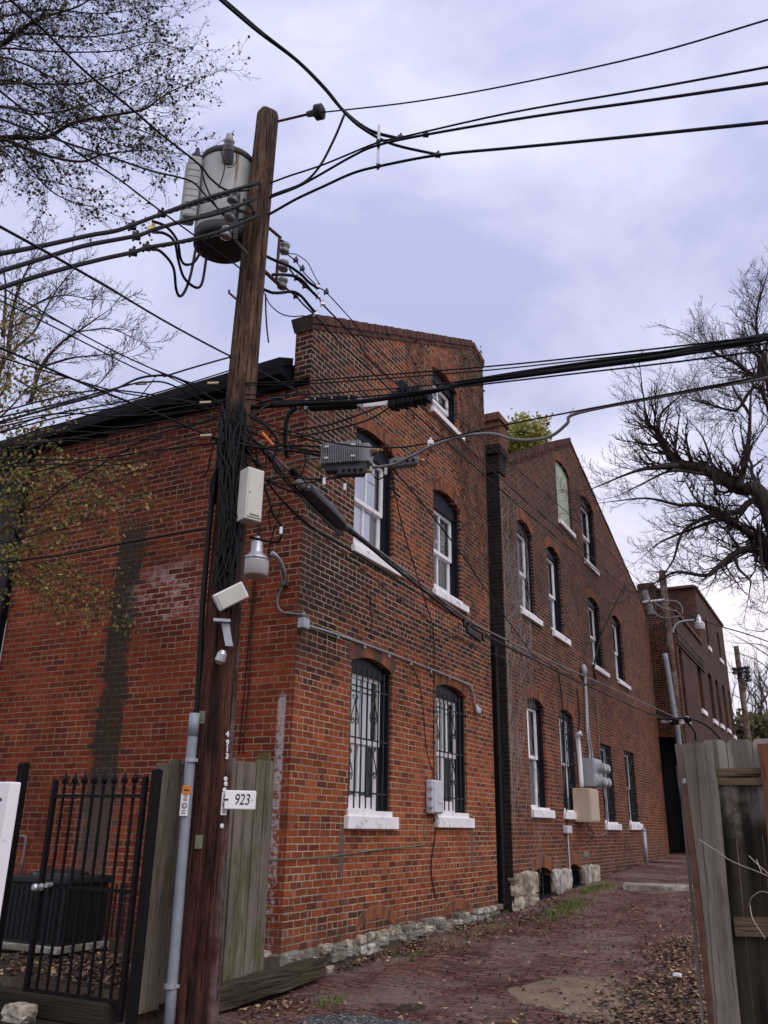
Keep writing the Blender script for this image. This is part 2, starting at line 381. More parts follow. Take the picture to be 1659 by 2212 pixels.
M_beige = plain('beige_enamel', (0.62, 0.60, 0.54), 0.5, var=0.06, dirt=((0.32, 0.29, 0.22), 0.6, 0.45))
M_grey = plain('light_grey_plastic', (0.52, 0.52, 0.58), 0.5, var=0.06)
M_tan = plain('tan_enamel', (0.45, 0.36, 0.25), 0.6, var=0.06)
M_porc = plain('porcelain', (0.30, 0.30, 0.33), 0.25, var=0.15)
M_brass = plain('brass', (0.45, 0.30, 0.12), 0.4, 0.8)
M_tank = plain('transformer_paint', (0.50, 0.53, 0.51), 0.5, var=0.12, scale=4, dirt=((0.30, 0.30, 0.27), 0.58, 0.5))
M_tankdark = plain('transformer_base', (0.05, 0.05, 0.052), 0.7, var=0.2)
def stone(name, c):
    t = NT(name); p = t.pos()
    n = t.noise(p, 9, 8, 0.7); g = t.noise(p, 3, 5, 0.6)
    col = t.mix(1.0, c, t.ramp(n, [(0.32, 0.3), (0.58, 1.1)]), 'MULTIPLY')
    col = t.mix(t.math('MULTIPLY', t.smooth(g, 0.44, 0.60), 0.75), col, (0.13, 0.11, 0.075))
    return t.bsdf(col, 0.9, t.bump(n, 0.9, 0.03), 0, 0.2)
M_st = [stone('cream_limestone', (0.50, 0.44, 0.34)), stone('grey_limestone', (0.28, 0.26, 0.22)), stone('white_limestone', (0.55, 0.52, 0.46))]
M_stm = stone('rubble_mortar', (0.25, 0.22, 0.18))
tg = NT('window_glass')
fr = tg.n('ShaderNodeFresnel', {'IOR': 1.55}); gl = tg.n('ShaderNodeBsdfGlossy', {'Color': (0.95, 0.97, 1, 1), 'Roughness': 0.02}); tr = tg.n('ShaderNodeBsdfTransparent', {'Color': (0.97, 0.98, 0.98, 1)})
nm = tg.bump(tg.noise(tg.pos(), 1.5, 2), 0.02, 0.05); tg.put(gl.inputs['Normal'], nm)
ms = tg.n('ShaderNodeMixShader'); tg.put(ms.inputs[0], tg.math('MULTIPLY_ADD', fr.outputs[0], 2.0, 0.12)); tg.put(ms.inputs[1], tr.outputs[0]); tg.put(ms.inputs[2], gl.outputs[0])
tg.nt.links.new(ms.outputs[0], tg.out.inputs[0]); M_glass = tg.mat

# ---------------------------------------------------------------- ground
GZ = [(-30, 0.0), (2, 0.0), (6, 0.06), (7.5, 0.10), (8.8, 0.13), (10.6, 0.215), (13.5, 0.25), (15, 0.40), (19, 0.56), (27.5, 0.88), (34, 1.15), (60, 1.9), (400, 3.0)]
def gz(x, y):
    for (a, za), (b, zb) in zip(GZ, GZ[1:]):
        if y <= b:
            k = max(0, (y - a) / (b - a)); z = za + (zb - za) * k; break
    z += 0.018 * math.sin(x * 1.9 + y * 0.7) * math.sin(y * 1.3 - x * 0.5) + 0.008 * math.sin(x * 5.1 + 1) * math.sin(y * 4.3)
    return z
def yard(x, y):
    k = min(1, max(0, (y - 5.25) / 0.15)) * min(1, max(0, (-4.95 - x) / 0.1))
    return gz(x, y) * (1 - k) + 0.36 * k if y < 14 else gz(x, y)
def sheet(name, xs, ys, hf, mat):
    mb = MB(); n = len(xs)
    mb.v = [(x, y, hf(x, y)) for y in ys for x in xs]
    mb.f = [(j * n + i, j * n + i + 1, (j + 1) * n + i + 1, (j + 1) * n + i) for j in range(len(ys) - 1) for i in range(n - 1)]
    mb.m = [0] * len(mb.f)
    return kind(mb.build(name, mat, smooth=True), 'structure')
def frange(a, b, s): return [a + (b - a) * i / max(1, round((b - a) / s)) for i in range(round((b - a) / s) + 1)]
t = NT('soil'); p = t.pos(); n = t.noise(p, 6, 8, 0.75); n2 = t.noise(p, 30, 5, 0.7)
c = t.ramp(n, [(0.3, (0.030, 0.022, 0.016)), (0.55, (0.075, 0.055, 0.038)), (0.75, (0.13, 0.10, 0.07))])
M_soil = t.bsdf(c, 0.95, t.bump(n2, 0.8, 0.03), 0, 0.1)
t = NT('brick_paving'); p = t.pos()
x, y, z = t.xyz(p)
wx = t.math('ADD', x, t.math('MULTIPLY_ADD', t.noise(p, 0.7, 3), 0.5, -0.25)); wy = t.math('ADD', y, t.math('MULTIPLY_ADD', t.noise(p, 0.9, 3), 0.5, -0.25))
wx2 = t.math('ADD', wx, t.math('MULTIPLY', wy, 0.12))
b = t.n('ShaderNodeTexBrick', {'Color1': (0, 0, 0, 1), 'Color2': (1, 1, 1, 1), 'Mortar': (0.5, 0.5, 0.5, 1), 'Scale': 1.0, 'Mortar Size': 0.011, 'Mortar Smooth': 0.35, 'Brick Width': 0.215, 'Row Height': 0.095})
t.put(b.inputs['Vector'], t.comb(wx2, wy, 0.0))
n1 = t.noise(p, 1.1, 6, 0.7); n2 = t.noise(p, 9, 7, 0.75); n3 = t.noise(p, 50, 4, 0.7)
v = t.math('ADD', t.math('MULTIPLY', b.outputs['Color'], 0.4), t.math('MULTIPLY', n1, 0.6))
col = t.ramp(v, [(0.15, (0.070, 0.035, 0.028)), (0.4, (0.170, 0.074, 0.056)), (0.65, (0.245, 0.115, 0.086)), (0.9, (0.33, 0.20, 0.155))])
col = t.mix(1.0, col, t.ramp(n3, [(0.3, 0.65), (0.7, 1.35)]), 'MULTIPLY')
col = t.mix(t.math('MULTIPLY', b.outputs['Fac'], 0.9), col, (0.032, 0.026, 0.020))
col = t.mix(1.0, col, t.ramp(t.noise(t.scale(p, (1.5, .5, 1)), 1.3, 6, .7), [(.32, .66), (.66, 1.25)]), 'MULTIPLY')
dz = t.math('MULTIPLY', t.smooth(t.math('ADD', n1, t.math('MULTIPLY', n2, 0.35)), 0.60, 0.84), 0.8)
col = t.mix(dz, col, (0.27, 0.21, 0.175))
col = t.mix(t.math('MULTIPLY', t.smooth(n2, 0.60, 0.70), 0.6), col, (0.045, 0.04, 0.03))
hh = t.math('ADD', t.math('MULTIPLY', b.outputs['Fac'], -1.0), t.math('ADD', n2, n3))
M_pave = t.bsdf(col, 0.88, t.bump(hh, 1.0, 0.035), 0, 0.2)
GX = [-400, -150, -60, -25, -14] + frange(-10, -5.2, 0.35) + [-5.065, -5.05, -4.952, -4.945] + frange(-4.8, 4, 0.35) + [6, 10, 20, 50, 150, 400]
GY = [-150, -50, -12] + frange(-4, 5, 0.5) + frange(5.1, 9, 0.1) + frange(9.4, 30, 0.6) + [33, 40, 55, 80, 140, 250, 400]
sheet('ground', GX, GY, lambda x, y: yard(x, y) - 0.03, M_soil)
rnd = random.Random(3)
def lump(x, y): return 0.016 * math.sin(3.1 * x + 1.7 * y) * math.sin(2.3 * y + 0.4) + 0.009 * math.sin(6.3 * x - 2.9 * y + 1) * math.sin(5.1 * y + 2.2 * x) - 0.02 * math.exp(-((x + 1.9) / .3) ** 2) - 0.02 * math.exp(-((x + 3.6) / .3) ** 2)
sheet('brick_alley', frange(-4.93, 0.4, 0.09), frange(3.4, 24, 0.09), lambda x, y: gz(x, y) + 0.006 + lump(x, y), M_pave)
sheet('brick_alley', frange(-4.93, 0.4, 0.3), frange(24.004, 60, 0.8), lambda x, y: gz(x, y) + 0.006, M_pave)
def blob(name, c, rx, ry, mat, dz, seed, n=48):
    """thin irregular patch following the ground"""
    r_ = random.Random(seed); mb = MB(); ph = [r_.uniform(0, 6.28) for _ in range(5)]
    rings = [0, 0.3, 0.6, 0.85, 1.0]; vs = []
    for k in rings:
        for j in range(n):
            w = 2 * math.pi * j / n
            q = k * (1 + 0.08 * math.sin(2 * w + ph[0]) + 0.06 * math.sin(3 * w + ph[1]) + 0.035 * math.sin(7 * w + ph[2]) + 0.02 * math.sin(13 * w + ph[3]))
            X = c[0] + rx * q * math.cos(w); Y = c[1] + ry * q * math.sin(w)
            vs.append((X, Y, gz(X, Y) + 0.006 + lump(X, Y) + (dz if k < 1 else -0.02)))
    fs = [(i * n + j, i * n + (j + 1) % n, (i + 1) * n + (j + 1) % n, (i + 1) * n + j) for i in range(4) for j in range(n)]
    mb.add(vs, fs); return mb.build(name, mat, smooth=True)
t = NT('old_concrete'); p = t.pos(); n = t.noise(p, 4, 7, 0.7); n2 = t.noise(p, 70, 4, 0.7)
c = t.ramp(n, [(0.3, (0.14, 0.105, 0.068)), (0.6, (0.225, 0.170, 0.112)), (0.8, (0.29, 0.225, 0.16))])
c = t.mix(1.0, c, t.ramp(n2, [(0.3, 0.7), (0.7, 1.25)]), 'MULTIPLY')
M_conc = t.bsdf(c, 0.92, t.bump(n2, 0.6, 0.01), 0, 0.2)
t = NT('gravel'); p = t.pos(); vo = t.n('ShaderNodeTexVoronoi', {'Scale': 42.0}); t.put(vo.inputs['Vector'], p)
c = t.mix(1.0, t.ramp(t.xyz(vo.outputs['Color'])[0], [(0.0, (0.09, 0.09, 0.092)), (0.6, (0.22, 0.22, 0.225)), (1.0, (0.42, 0.41, 0.40))]), t.ramp(vo.outputs['Distance'], [(0.2, 1.0), (0.7, 0.25)]), 'MULTIPLY')
M_grav = t.bsdf(c, 0.9, t.bump(vo.outputs['Distance'], 1.0, -0.03), 0, 0.2)
q = on(1262, 2133, 2, 0.2); kind(blob('concrete_patch', (q.x, q.y + 0.05), 0.78, 0.78, M_conc, 0.012, 5), 'structure')
q = on(745, 2210, 2, 0.14); kind(blob('gravel_patch', (q.x, q.y), 0.55, 0.75, M_grav, 0.012, 8), 'structure')
mb = MB(); q = on(1450, 1882, 2, 0.82); mb.rbox((q.x, q.y + 0.2, gz(q.x, q.y) + 0.02), (0.9, 0.18, 0), (-0.08, 0.45, 0), (0, 0, 0.06), 0.02)
kind(mb.build('concrete_slab', stone('pale_concrete', (0.42, 0.39, 0.33))), 'structure')

# ---------------------------------------------------------------- building helpers
def arch_poly(y0, y1, z0, zs, rise, n=12):
    if rise <= 0: return [(y0, z0), (y1, z0), (y1, zs), (y0, zs)]
    w = (y1 - y0) / 2; c = (y0 + y1) / 2; Rr = (w * w + rise * rise) / (2 * rise); a = math.asin(w / Rr)
    return [(y0, z0), (y1, z0)] + [(c + Rr * math.sin(a - 2 * a * i / n), zs + rise - Rr + Rr * math.cos(a - 2 * a * i / n)) for i in range(n + 1)]
def wall_x(mb, X, outer, holes, depth, mi=0, rmi=0):
    polys = [[Vector((0, a, b)) for a, b in poly] for poly in [outer] + holes]
    flat = [p for poly in polys for p in poly]
    tris = tessellate_polygon(polys)
    fs, us = [], []
    for tr in tris:
        a, b, c = (flat[i] for i in tr)
        if (b.y - a.y) * (c.z - a.z) - (b.z - a.z) * (c.y - a.y) < 0: tr = (tr[0], tr[2], tr[1])
        fs.append(tr); us.append([(flat[i].y, flat[i].z) for i in tr])
    mb.add([(X, p.y, p.z) for p in flat], fs, mi, us)
    for h in holes:
        n = len(h)
        for i in range(n):
            a, b = h[i], h[(i + 1) % n]
            mb.add([(X, *a), (X, *b), (X - depth, *b), (X - depth, *a)], [(0, 1, 2, 3)], rmi,
                   [[(a[0], a[1]), (b[0] + (0.001), b[1]), (b[0] + depth, b[1]), (a[0] + depth, a[1])]])
def face(mb, pts, uvs, mi=0): mb.add(pts, [tuple(range(len(pts)))], mi, [uvs])
def wall_y(mb, Y, x0, x1, z0, z1, mi=0):     # faces -Y
    face(mb, [(x0, Y, z0), (x1, Y, z0), (x1, Y, z1), (x0, Y, z1)], [(x0, z0), (x1, z0), (x1, z1), (x0, z1)], mi)
def brick_box(mb, x0, x1, y0, y1, z0, z1, mi=0):
    wall_y(mb, y0, x0, x1, z0, z1, mi)
    face(mb, [(x1, y1, z0), (x0, y1, z0), (x0, y1, z1), (x1, y1, z1)], [(-x1, z0), (-x0, z0), (-x0, z1), (-x1, z1)], mi)
    face(mb, [(x1, y0, z0), (x1, y1, z0), (x1, y1, z1), (x1, y0, z1)], [(y0, z0), (y1, z0), (y1, z1), (y0, z1)], mi)
    face(mb, [(x0, y1, z0), (x0, y0, z0), (x0, y0, z1), (x0, y1, z1)], [(-y1, z0), (-y0, z0), (-y0, z1), (-y1, z1)], mi)
    face(mb, [(x0, y0, z1), (x1, y0, z1), (x1, y1, z1), (x0, y1, z1)], [(x0, y0), (x1, y0), (x1, y1), (x0, y1)], mi)
    face(mb, [(x0, y1, z0), (x1, y1, z0), (x1, y0, z0), (x0, y0, z0)], [(x0, y1), (x1, y1), (x1, y0), (x0, y0)], mi)
rw = random.Random(11)
def voussoirs(parent, X, y0, y1, zs, rise, h=0.20, up=None):
    mb = MB(); w = (y1 - y0) / 2; c = (y0 + y1) / 2
    if rise > 0:
        Rr = (w * w + rise * rise) / (2 * rise); a = math.asin(w / Rr) + 0.03; zc = zs + rise - Rr; n = max(6, round(2 * a * (Rr + h / 2) / 0.076))
        for i in range(n):
            t0 = -a + 2 * a * i / n; t1 = t0 + 2 * a / n; g = (t1 - t0) * 0.06
            vs = []
            for xx in (X + 0.004 + rw.uniform(0, 0.003), X - 0.05):
                for tt, rr in ((t0 + g, Rr + 0.003), (t1 - g, Rr + 0.003), (t1 - g, Rr + h), (t0 + g, Rr + h)):
                    vs.append((xx, c + rr * math.sin(tt), zc + rr * math.cos(tt)))
            mb.add(vs, [(0, 1, 2, 3), (0, 4, 5, 1), (1, 5, 6, 2), (2, 6, 7, 3), (3, 7, 4, 0)], rw.choice((0, 0, 1, 1, 2)))
        k = 14
        for i in range(k):
            t0 = -a + 2 * a * i / k; t1 = t0 + 2 * a / k
            mb.add([(X + 0.002, c + rr * math.sin(tt), zc + rr * math.cos(tt)) for tt, rr in ((t0, Rr + 0.001), (t1, Rr + 0.001), (t1, Rr + h + 0.006), (t0, Rr + h + 0.006))], [(0, 1, 2, 3)], 3)
    else:
        n = round((y1 - y0 + 0.2) / 0.076)
        for i in range(n):
            a0 = y0 - 0.1 + (y1 - y0 + 0.2) * i / n
            mb.box(X - 0.05, X + 0.004 + rw.uniform(0, 0.002), a0 + 0.004, a0 + 0.07, zs + 0.003, zs + h, rw.choice((0, 1, 1, 2)))
    return mb.build('brick_arch', M_vous + [M_mortar], parent)
def window(house, X, y0, y1, z0, zs, rise, sill, depth=0.19, bars=0, cover='blind', arch=True, muntin=True, hp=0.13, label=None, lip=0.13, arched_sash=False):
    """opening in a wall facing +X; sill = (ya, yb, za, zb)"""
    zh = zs - hp
    mb = MB(); d0, d1 = X - 0.05, X - depth
    mb.box(d1, d0, y0, y0 + 0.035, z0, zs); mb.box(d1, d0, y1 - 0.035, y1, z0, zs)
    mb.box(d1, X - 0.10, y0 + 0.035, y0 + 0.075, z0, zh); mb.box(d1, X - 0.10, y1 - 0.075, y1 - 0.035, z0, zh)
    top = [q for q in arch_poly(y0, y1, zh, zs, rise)]
    n = len(top); mb.add([(X - 0.085, *q) for q in top] + [(X - 0.16, *q) for q in top], [tuple(range(n)), tuple(reversed(range(n, 2 * n)))] + [(i, n + i, n + (i + 1) % n, (i + 1) % n) for i in range(n)])
    w = mb.build('window', M_navy, house)
    if label: w['label'] = label
    zt = z0 + (zs - z0) * 0.0 + (zh - z0) * 0.5; ya, yb = y0 + 0.075, y1 - 0.075
    for k, (xa, za, zb) in enumerate(((X - 0.135, zt - 0.02, zh), (X - 0.17, z0 + 0.02, zt + 0.02))):
        s = MB(); f = 0.058; br = 0.055 if k == 0 else (lip if lip else 0.06)
        s.box(xa - 0.035, xa, ya, ya + f, za, zb); s.box(xa - 0.035, xa, yb - f, yb, za, zb)
        s.box(xa - 0.035, xa, ya + f, yb - f, zb - 0.05, zb); s.box(xa - 0.035, xa, ya + f, yb - f, za, za + br)
        if muntin: s.box(xa - 0.03, xa - 0.004, (ya + yb) / 2 - 0.014, (ya + yb) / 2 + 0.014, za + br, zb - 0.05)
        s.build('sash', M_white, w)
        g = MB(); g.add([(xa - 0.02, ya + f, za + br), (xa - 0.02, yb - f, za + br), (xa - 0.02, yb - f, zb - 0.05), (xa - 0.02, ya + f, zb - 0.05)], [(0, 1, 2, 3)]); g.build('pane', M_glass, w)
    xc = X - 0.222
    cv = MB()
    if cover == 'blind':
        z = z0 + 0.06
        while z < zh - 0.02:
            cv.add([(xc + 0.018, ya, z + 0.019), (xc + 0.018, yb, z + 0.019), (xc - 0.02, yb, z - 0.019), (xc - 0.02, ya, z - 0.019)], [(0, 1, 2, 3)]); z += 0.042
        cv.build('blind', M_blind, w)
    elif cover in ('curtain', 'shade', 'part'):
        n = 26; ye = ya + (yb - ya) * (1.0 if cover != 'part' else 0.55); vs = []
        for zz in (z0 + 0.03, zh):
            for i in range(n + 1):
                yy = ya + (ye - ya) * i / n
                vs.append((xc + (0.012 * math.sin(i * 1.7) if cover == 'curtain' else 0), yy, zz))
        cv.add(vs, [(i, i + 1, n + 2 + i, n + 1 + i) for i in range(n)]); cv.build('curtain' if cover == 'curtain' else 'shade', M_curt if cover == 'curtain' else M_shade, w)
    if sill:
        s = MB(); s.rbox((X - 0.05, (sill[0] + sill[1]) / 2, (sill[2] + sill[3]) / 2), (0.11, 0, 0), (0, (sill[1] - sill[0]) / 2, 0), (0, 0, (sill[3] - sill[2]) / 2), 0.008)
        s.build('sill', M_sill, w)
        s = MB(); s.box(X - depth + 0.005, X + 0.022, y0 - 0.012, y1 + 0.004, sill[3] - 0.005, z0 + 0.022); s.build('stool', M_sill, w)
    if bars:
        s = MB(); xb = X - 0.035; n = bars
        for i in range(n):
            yy = y0 + 0.06 + (y1 - y0 - 0.085) * i / (n - 1)
            s.obox((xb, yy, (z0 + zs - 0.02) / 2 + 0.02), (0.007, 0, 0), (0, 0.007, 0), (0, 0, (zs - 0.03 - z0) / 2 - 0.02))
        for zz in (z0 + 0.22, (z0 + zs) / 2 - 0.02, zs - 0.27): s.box(xb - 0.012, xb - 0.006, y0 + 0.01, y1 + 0.02, zz - 0.01, zz + 0.01)
        ym = y0 + 0.06 + (y1 - y0 - 0.085) * 4 / 7; hh = zs - z0
        for zc in (z0 + hh * 0.31, z0 + hh * 0.69):
            for sg in (-1, 1):
                H_ = [(0.004, .15), (.022, .10), (.062, .02), (.085, -.05), (.084, -.10), (.060, -.135), (.030, -.125), (.018, -.095), (.030, -.068), (.052, -.072), (.054, -.095)]
                s.tube(spline([(xb + .012, ym + sg * a, zc + b) for a, b in H_], 4), .0075, 5)
                s.tube(spline([(xb + .012, ym + sg * a, zc + b) for a, b in [(0.003, .15), (.02, .172), (.048, .178), (.060, .200), (.046, .216), (.030, .206)]], 4), .0075, 5)
        s.build('security_bars', M_iron, w)
    if arch: voussoirs(w, X, y0, y1, zs, rise)
    return w
def pipe_obj(name, pts, r, mat, parent=None, n=10, label=None, cat=None, group=None, sub=6, straight=False):
    mb = MB(); mb.tube(pts if straight else spline(pts, sub), r, n)
    if parent: return mb.build(name, mat, parent, smooth=True)
    o = mb.build(name, mat, None, pts[0], smooth=True); return tag(o, label, cat, group)
def noisy_block(mb, c, hx, hy, hz, rng, mi=0, amp=0.18):
    bm = bmesh.new(); bmesh.ops.create_cube(bm, size=2); bmesh.ops.subdivide_edges(bm, edges=list(bm.edges), cuts=3, use_grid_fill=True)
    ph = [rng.uniform(0, 6.28) for _ in range(6)]
    for v in bm.verts:
        p = v.co
        k = 1 - 0.05 * (abs(p.x) ** 4 + abs(p.y) ** 4 + abs(p.z) ** 4 - 1)
        d = amp * (math.sin(2.7 * p.x + ph[0]) * math.sin(3.1 * p.y + ph[1]) + 0.6 * math.sin(4.9 * p.z + ph[2]) * math.sin(5.3 * p.y + ph[3])) * 0.6
        v.co = Vector((p.x * k * hx + d * hx * 0.6, p.y * k * hy + d * hy * 0.35, p.z * k * hz + d * hz * 0.5)) + Vector((rng.uniform(-1, 1), rng.uniform(-1, 1), rng.uniform(-1, 1))) * 0.05 * min(hx, hz) * 2
    bm.verts.index_update()
    mb.add([Vector(c) + v.co for v in bm.verts], [[v.index for v in f.verts] for f in bm.faces], mi); bm.free()
# ---------------------------------------------------------------- house on the corner
HA = thing('brick_house', 'nearest red brick house on the corner behind the utility pole, with sloping parapet', 'house', (XA, YL, 0.3))
WA = [(8.77, 9.84, 1.66, 3.37, .10), (11.21, 12.33, 1.69, 3.41, .09), (8.73, 9.83, 4.82, 6.45, .09), (11.17, 12.25, 4.87, 6.44, .11), (11.17, 12.2, 7.88, 8.62, .10)]
mb = MB()
wall_x(mb, XA, [(YL, 0.1), (YA1, 0.1), (YA1, 9.98), (13.0, 10.02), (YL, 7.38)], [arch_poly(*w) for w in WA], 0.20)
face(mb, [(XA, YA1, 0.1), (XA - 4.7, YA1, 0.1), (XA - 4.7, YA1, 10.06), (XA, YA1, 10.06)], [(0, 0.1), (4.7, 0.1), (4.7, 10), (0, 10)])
face(mb, [(XA - 0.24, YL, 6.5), (XA, YL, 6.5), (XA, YL, 7.42), (XA - 0.24, YL, 7.42)], [(XA - .24, 6.5), (XA, 6.5), (XA, 7.42), (XA - .24, 7.42)])
face(mb, [(XA - 0.24, YA1, 6.5), (XA - 0.24, YL, 6.5), (XA - 0.24, YL, 7.42), (XA - 0.24, 13.0, 10.08), (XA - 0.24, YA1, 10.06)], [(0, 6.5), (6, 6.5), (6, 7.42), (.5, 10.1), (0, 10.1)])
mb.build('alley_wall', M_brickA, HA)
mb = MB(); wall_y(mb, YL, -9.72, XA, 0.1, 6.6)
face(mb, [(-9.72, YA1, 0.1), (-9.72, YL, 0.1), (-9.72, YL, 6.6), (-9.72, YA1, 9.9)], [(0, 0), (6, 0), (6, 6.6), (0, 9.9)])
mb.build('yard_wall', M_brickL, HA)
mb = MB(); mb.add([(XA - 0.22, YL - 0.2, 6.72), (XA - 0.22, YA1, 9.7), (-9.75, YA1, 9.7), (-9.75, YL - 0.2, 6.72)], [(0, 1, 2, 3)]); mb.build('roof', M_roof, HA)
M_cop = [plain('coping_brick', c, 0.9, var=0.35, scale=11, bump=0.5) for c in ((0.085, 0.034, 0.022), (0.125, 0.044, 0.026), (0.055, 0.026, 0.020))] + [plain('coping_mortar', (0.07, 0.055, 0.045), .95, var=.3)]
def coping(mb, a, b, x0, x1, h, rg, w=0.072):
    L = math.hypot(b[0] - a[0], b[1] - a[1]); u = Vector((0, (b[0] - a[0]) / L, (b[1] - a[1]) / L)); v_ = Vector((0, -u.z, u.y)); n = max(1, round(L / w)); o = Vector((0, a[0], a[1]))
    for i in range(n):
        c = o + u * (L * (i + .5) / n) + v_ * (h / 2 + rg.uniform(-.006, .006)) + Vector(((x0 + x1) / 2 + rg.uniform(-.005, .005), 0, 0))
        mb.obox(c, Vector(((x1 - x0) / 2, 0, 0)), u * (L / n / 2 - .004), v_ * (h / 2), rg.choice((0, 0, 1, 2)))
    mb.obox(o + u * L / 2 + v_ * h * .46 + Vector(((x0 + x1) / 2, 0, 0)), Vector(((x1 - x0) / 2 - .012, 0, 0)), u * L / 2, v_ * h * .46, 3)
mb = MB(); rg = random.Random(91)
for (pr, h0, h, w) in ((0.032, 0.0, 0.115, .072), (0.016, -0.075, 0.07, .21)):
    P0, P1, P2 = (YL - pr, 7.36 + h0 - .02), (12.98, 9.99 + h0), (YA1 + pr, 9.87 + h0)
    coping(mb, P0, P1, XA - 0.24 - pr, XA + pr, h, rg, w); coping(mb, P1, P2, XA - 0.24 - pr, XA + pr, h, rg, w)
mb.build('parapet_coping', M_cop, HA)
mb = MB()   # black cornice over the yard wall
prof = [(YL, 6.50), (YL - .07, 6.51), (YL - .09, 6.57), (YL - .25, 6.59), (YL - .28, 6.62), (YL - .29, 6.72), (YL, 6.86)]
n = len(prof); x0, x1 = -12.5, XA - 0.26
x2 = -9.7; mb.add([(x0, p[0], p[1] - (.10 if p[1] > 6.6 else 0)) for p in prof] + [(x1, p[0], p[1] + (.07 if p[1] > 6.6 else 0)) for p in prof], [tuple(range(n)), tuple(reversed(range(n, 2 * n)))] + [(i, (i + 1) % n, n + (i + 1) % n, n + i) for i in range(n)])
mb.build('cornice', M_black, HA)
mb = MB(); q = -9.78; mb.rbox((q, YL - 0.07, 3.4), (0.07, 0, 0), (0, 0.055, 0), (0, 0, 3.2), 0.01); mb.rbox((q, YL - 0.16, 6.58), (0.09, 0, 0), (0, 0.12, 0), (0, 0, 0.08), 0.01)
mb.build('downspout', M_black, HA)
LW = ['lower window with black scrollwork bars nearest the pole', 'barred lower window beside the grey meter box', 'upper window behind the finned cable amplifier', 'upper window with dry vines beside it', 'small attic window under the sloping parapet']
SA = [(8.70, 9.96, 1.48, 1.62), (11.13, 12.46, 1.51, 1.645), (8.68, 9.96, 4.71, 4.80), (11.12, 12.42, 4.74, 4.845), (11.1, 12.39, 7.77, 7.86)]
for i, (w, s) in enumerate(zip(WA, SA)):
    window(HA, XA, *w, s, bars=(8 if i < 2 else 0), cover=('blind', 'blind', 'shade', 'curtain', 'curtain')[i], arch=True, hp=(0.10 if i < 2 else 0.2 if i < 4 else 0.12), label=LW[i], lip=(0.16 if i < 4 else 0.05))
mb = MB(); rg = random.Random(21)    # rubble footing
zt = lambda yy: 0.36 + 0.05 * max(0, min(1, (yy - 8.6) / 1.5))
for row in range(3):
    y = YL - 0.12 + 0.05 * row
    while y < YA1 - 0.05:
        l = rg.uniform(0.09, 0.36); g_ = gz(XA + .1, y) - 0.03; top = zt(y + l / 2); hh = (top - g_) / 3; h = hh * rg.uniform(.42, .60); z_ = g_ + hh * (row + .5) + rg.uniform(-.015, .012)
        if rg.random() < (.6, .75, .9)[row]: noisy_block(mb, (XA - 0.03 + rg.uniform(-0.02, 0.03) + .02 * (2 - row), y + l / 2, z_), 0.09, l / 2 * rg.uniform(.85, 1.0), h, rg, rg.choice(((1, 1, 0), (0, 1, 1, 2), (0, 0, 1, 2, 2))[row]), 0.3)
        y += l
x = XA - 0.1
while x > XA - 1.2:
    l = rg.uniform(0.15, 0.3)
    noisy_block(mb, (x - l / 2, YL - 0.02, 0.30), l / 2, 0.10, 0.08, rg, rg.choice((0, 1, 2)), 0.3); x -= l
mb.box(XA - 0.1, XA + 0.03, YL - 0.05, YA1, 0.0, 0.345, 3)
mb.build('stone_footing', M_st + [M_stm], HA)
for (ya, yb, zz) in ((9.08, 9.95, 0.42), (11.45, 12.35, 0.36)):
    voussoirs(HA, XA, ya, yb, zz, 0.10, 0.13).name = 'buried_arch'

# wall mounted things of the corner house
def A(x, y, out=0.03): p = on(x, y, 0, XA + out); return p
c = thing('conduit', 'thin silver conduit running level across the brick wall above both barred windows', 'conduit', A(660, 1350))
a, b = A(666, 1351), A(1008, 1477)
pts = [a, A(747, 1377), A(879, 1425), b, A(1019, 1490), A(1025, 1515), A(1028, 1530)]
mb = MB(); mb.tube(spline(pts, 5), 0.013, 8)
for k in range(1, 7):
    p = a.lerp(b, k / 7); mb.obox(p + Vector((-0.012, 0, 0)), (0.012, 0, 0), (0, 0.02, 0), (0, 0, 0.022))
mb.build('pipe', M_galv, c)
mb = MB(); p = A(1029, 1535, 0.03); mb.lathe(p + Vector((0, 0, 0.09)), (0.25, 0, -1), [(0, 0.015), (0.03, 0.035), (0.10, 0.05), (0.14, 0.045), (0.16, 0.02)], 12); mb.tube([p, p + Vector((0.03, 0.12, 0.04))], 0.02, 8); mb.build('lamp_socket', M_galv, c)
mb = MB(); p = A(656, 1347, 0.045); mb.rbox(p, (0.045, 0, 0), (0, 0.06, 0), (0, 0, 0.06), 0.012); mb.lathe(p + Vector((0, 0, 0.05)), (0, -0.2, 1), [(0, 0.02), (0.05, 0.022), (0.05, 0.014), (0.08, 0.014)], 10); mb.build('junction_box', M_galv, c)

u = thing('meter_box', 'light grey plastic utility box on the brick wall between the two barred windows', 'utility box', A(928, 1720))
p0, p1 = A(914, 1688, 0), A(942, 1754, 0); yc, zc = (p0.y + p1.y) / 2 + 0.02, (p0.z + p1.z) / 2
mb = MB(); mb.rbox((XA + 0.06, yc, zc), (0.05, 0, 0), (0, 0.17, 0), (0, 0, 0.215), 0.018); mb.build('body', M_grey, u)
mb = MB(); mb.rbox((XA + 0.116, yc + 0.01, zc), (0.012, 0, 0), (0, 0.15, 0), (0, 0, 0.20), 0.01); mb.rbox((XA + 0.132, yc + 0.05, zc - 0.07), (0.006, 0, 0), (0, 0.06, 0), (0, 0, 0.008), 0.003); mb.build('door', M_grey, u)
mb = MB()
for k in (-0.12, 0.0, 0.12): mb = MB(); mb.rbox((XA + 0.09, yc - 0.18, zc + k), (0.03, 0, 0), (0, 0.02, 0), (0, 0, 0.022), 0.006); mb.build('hinge', M_grey, u)
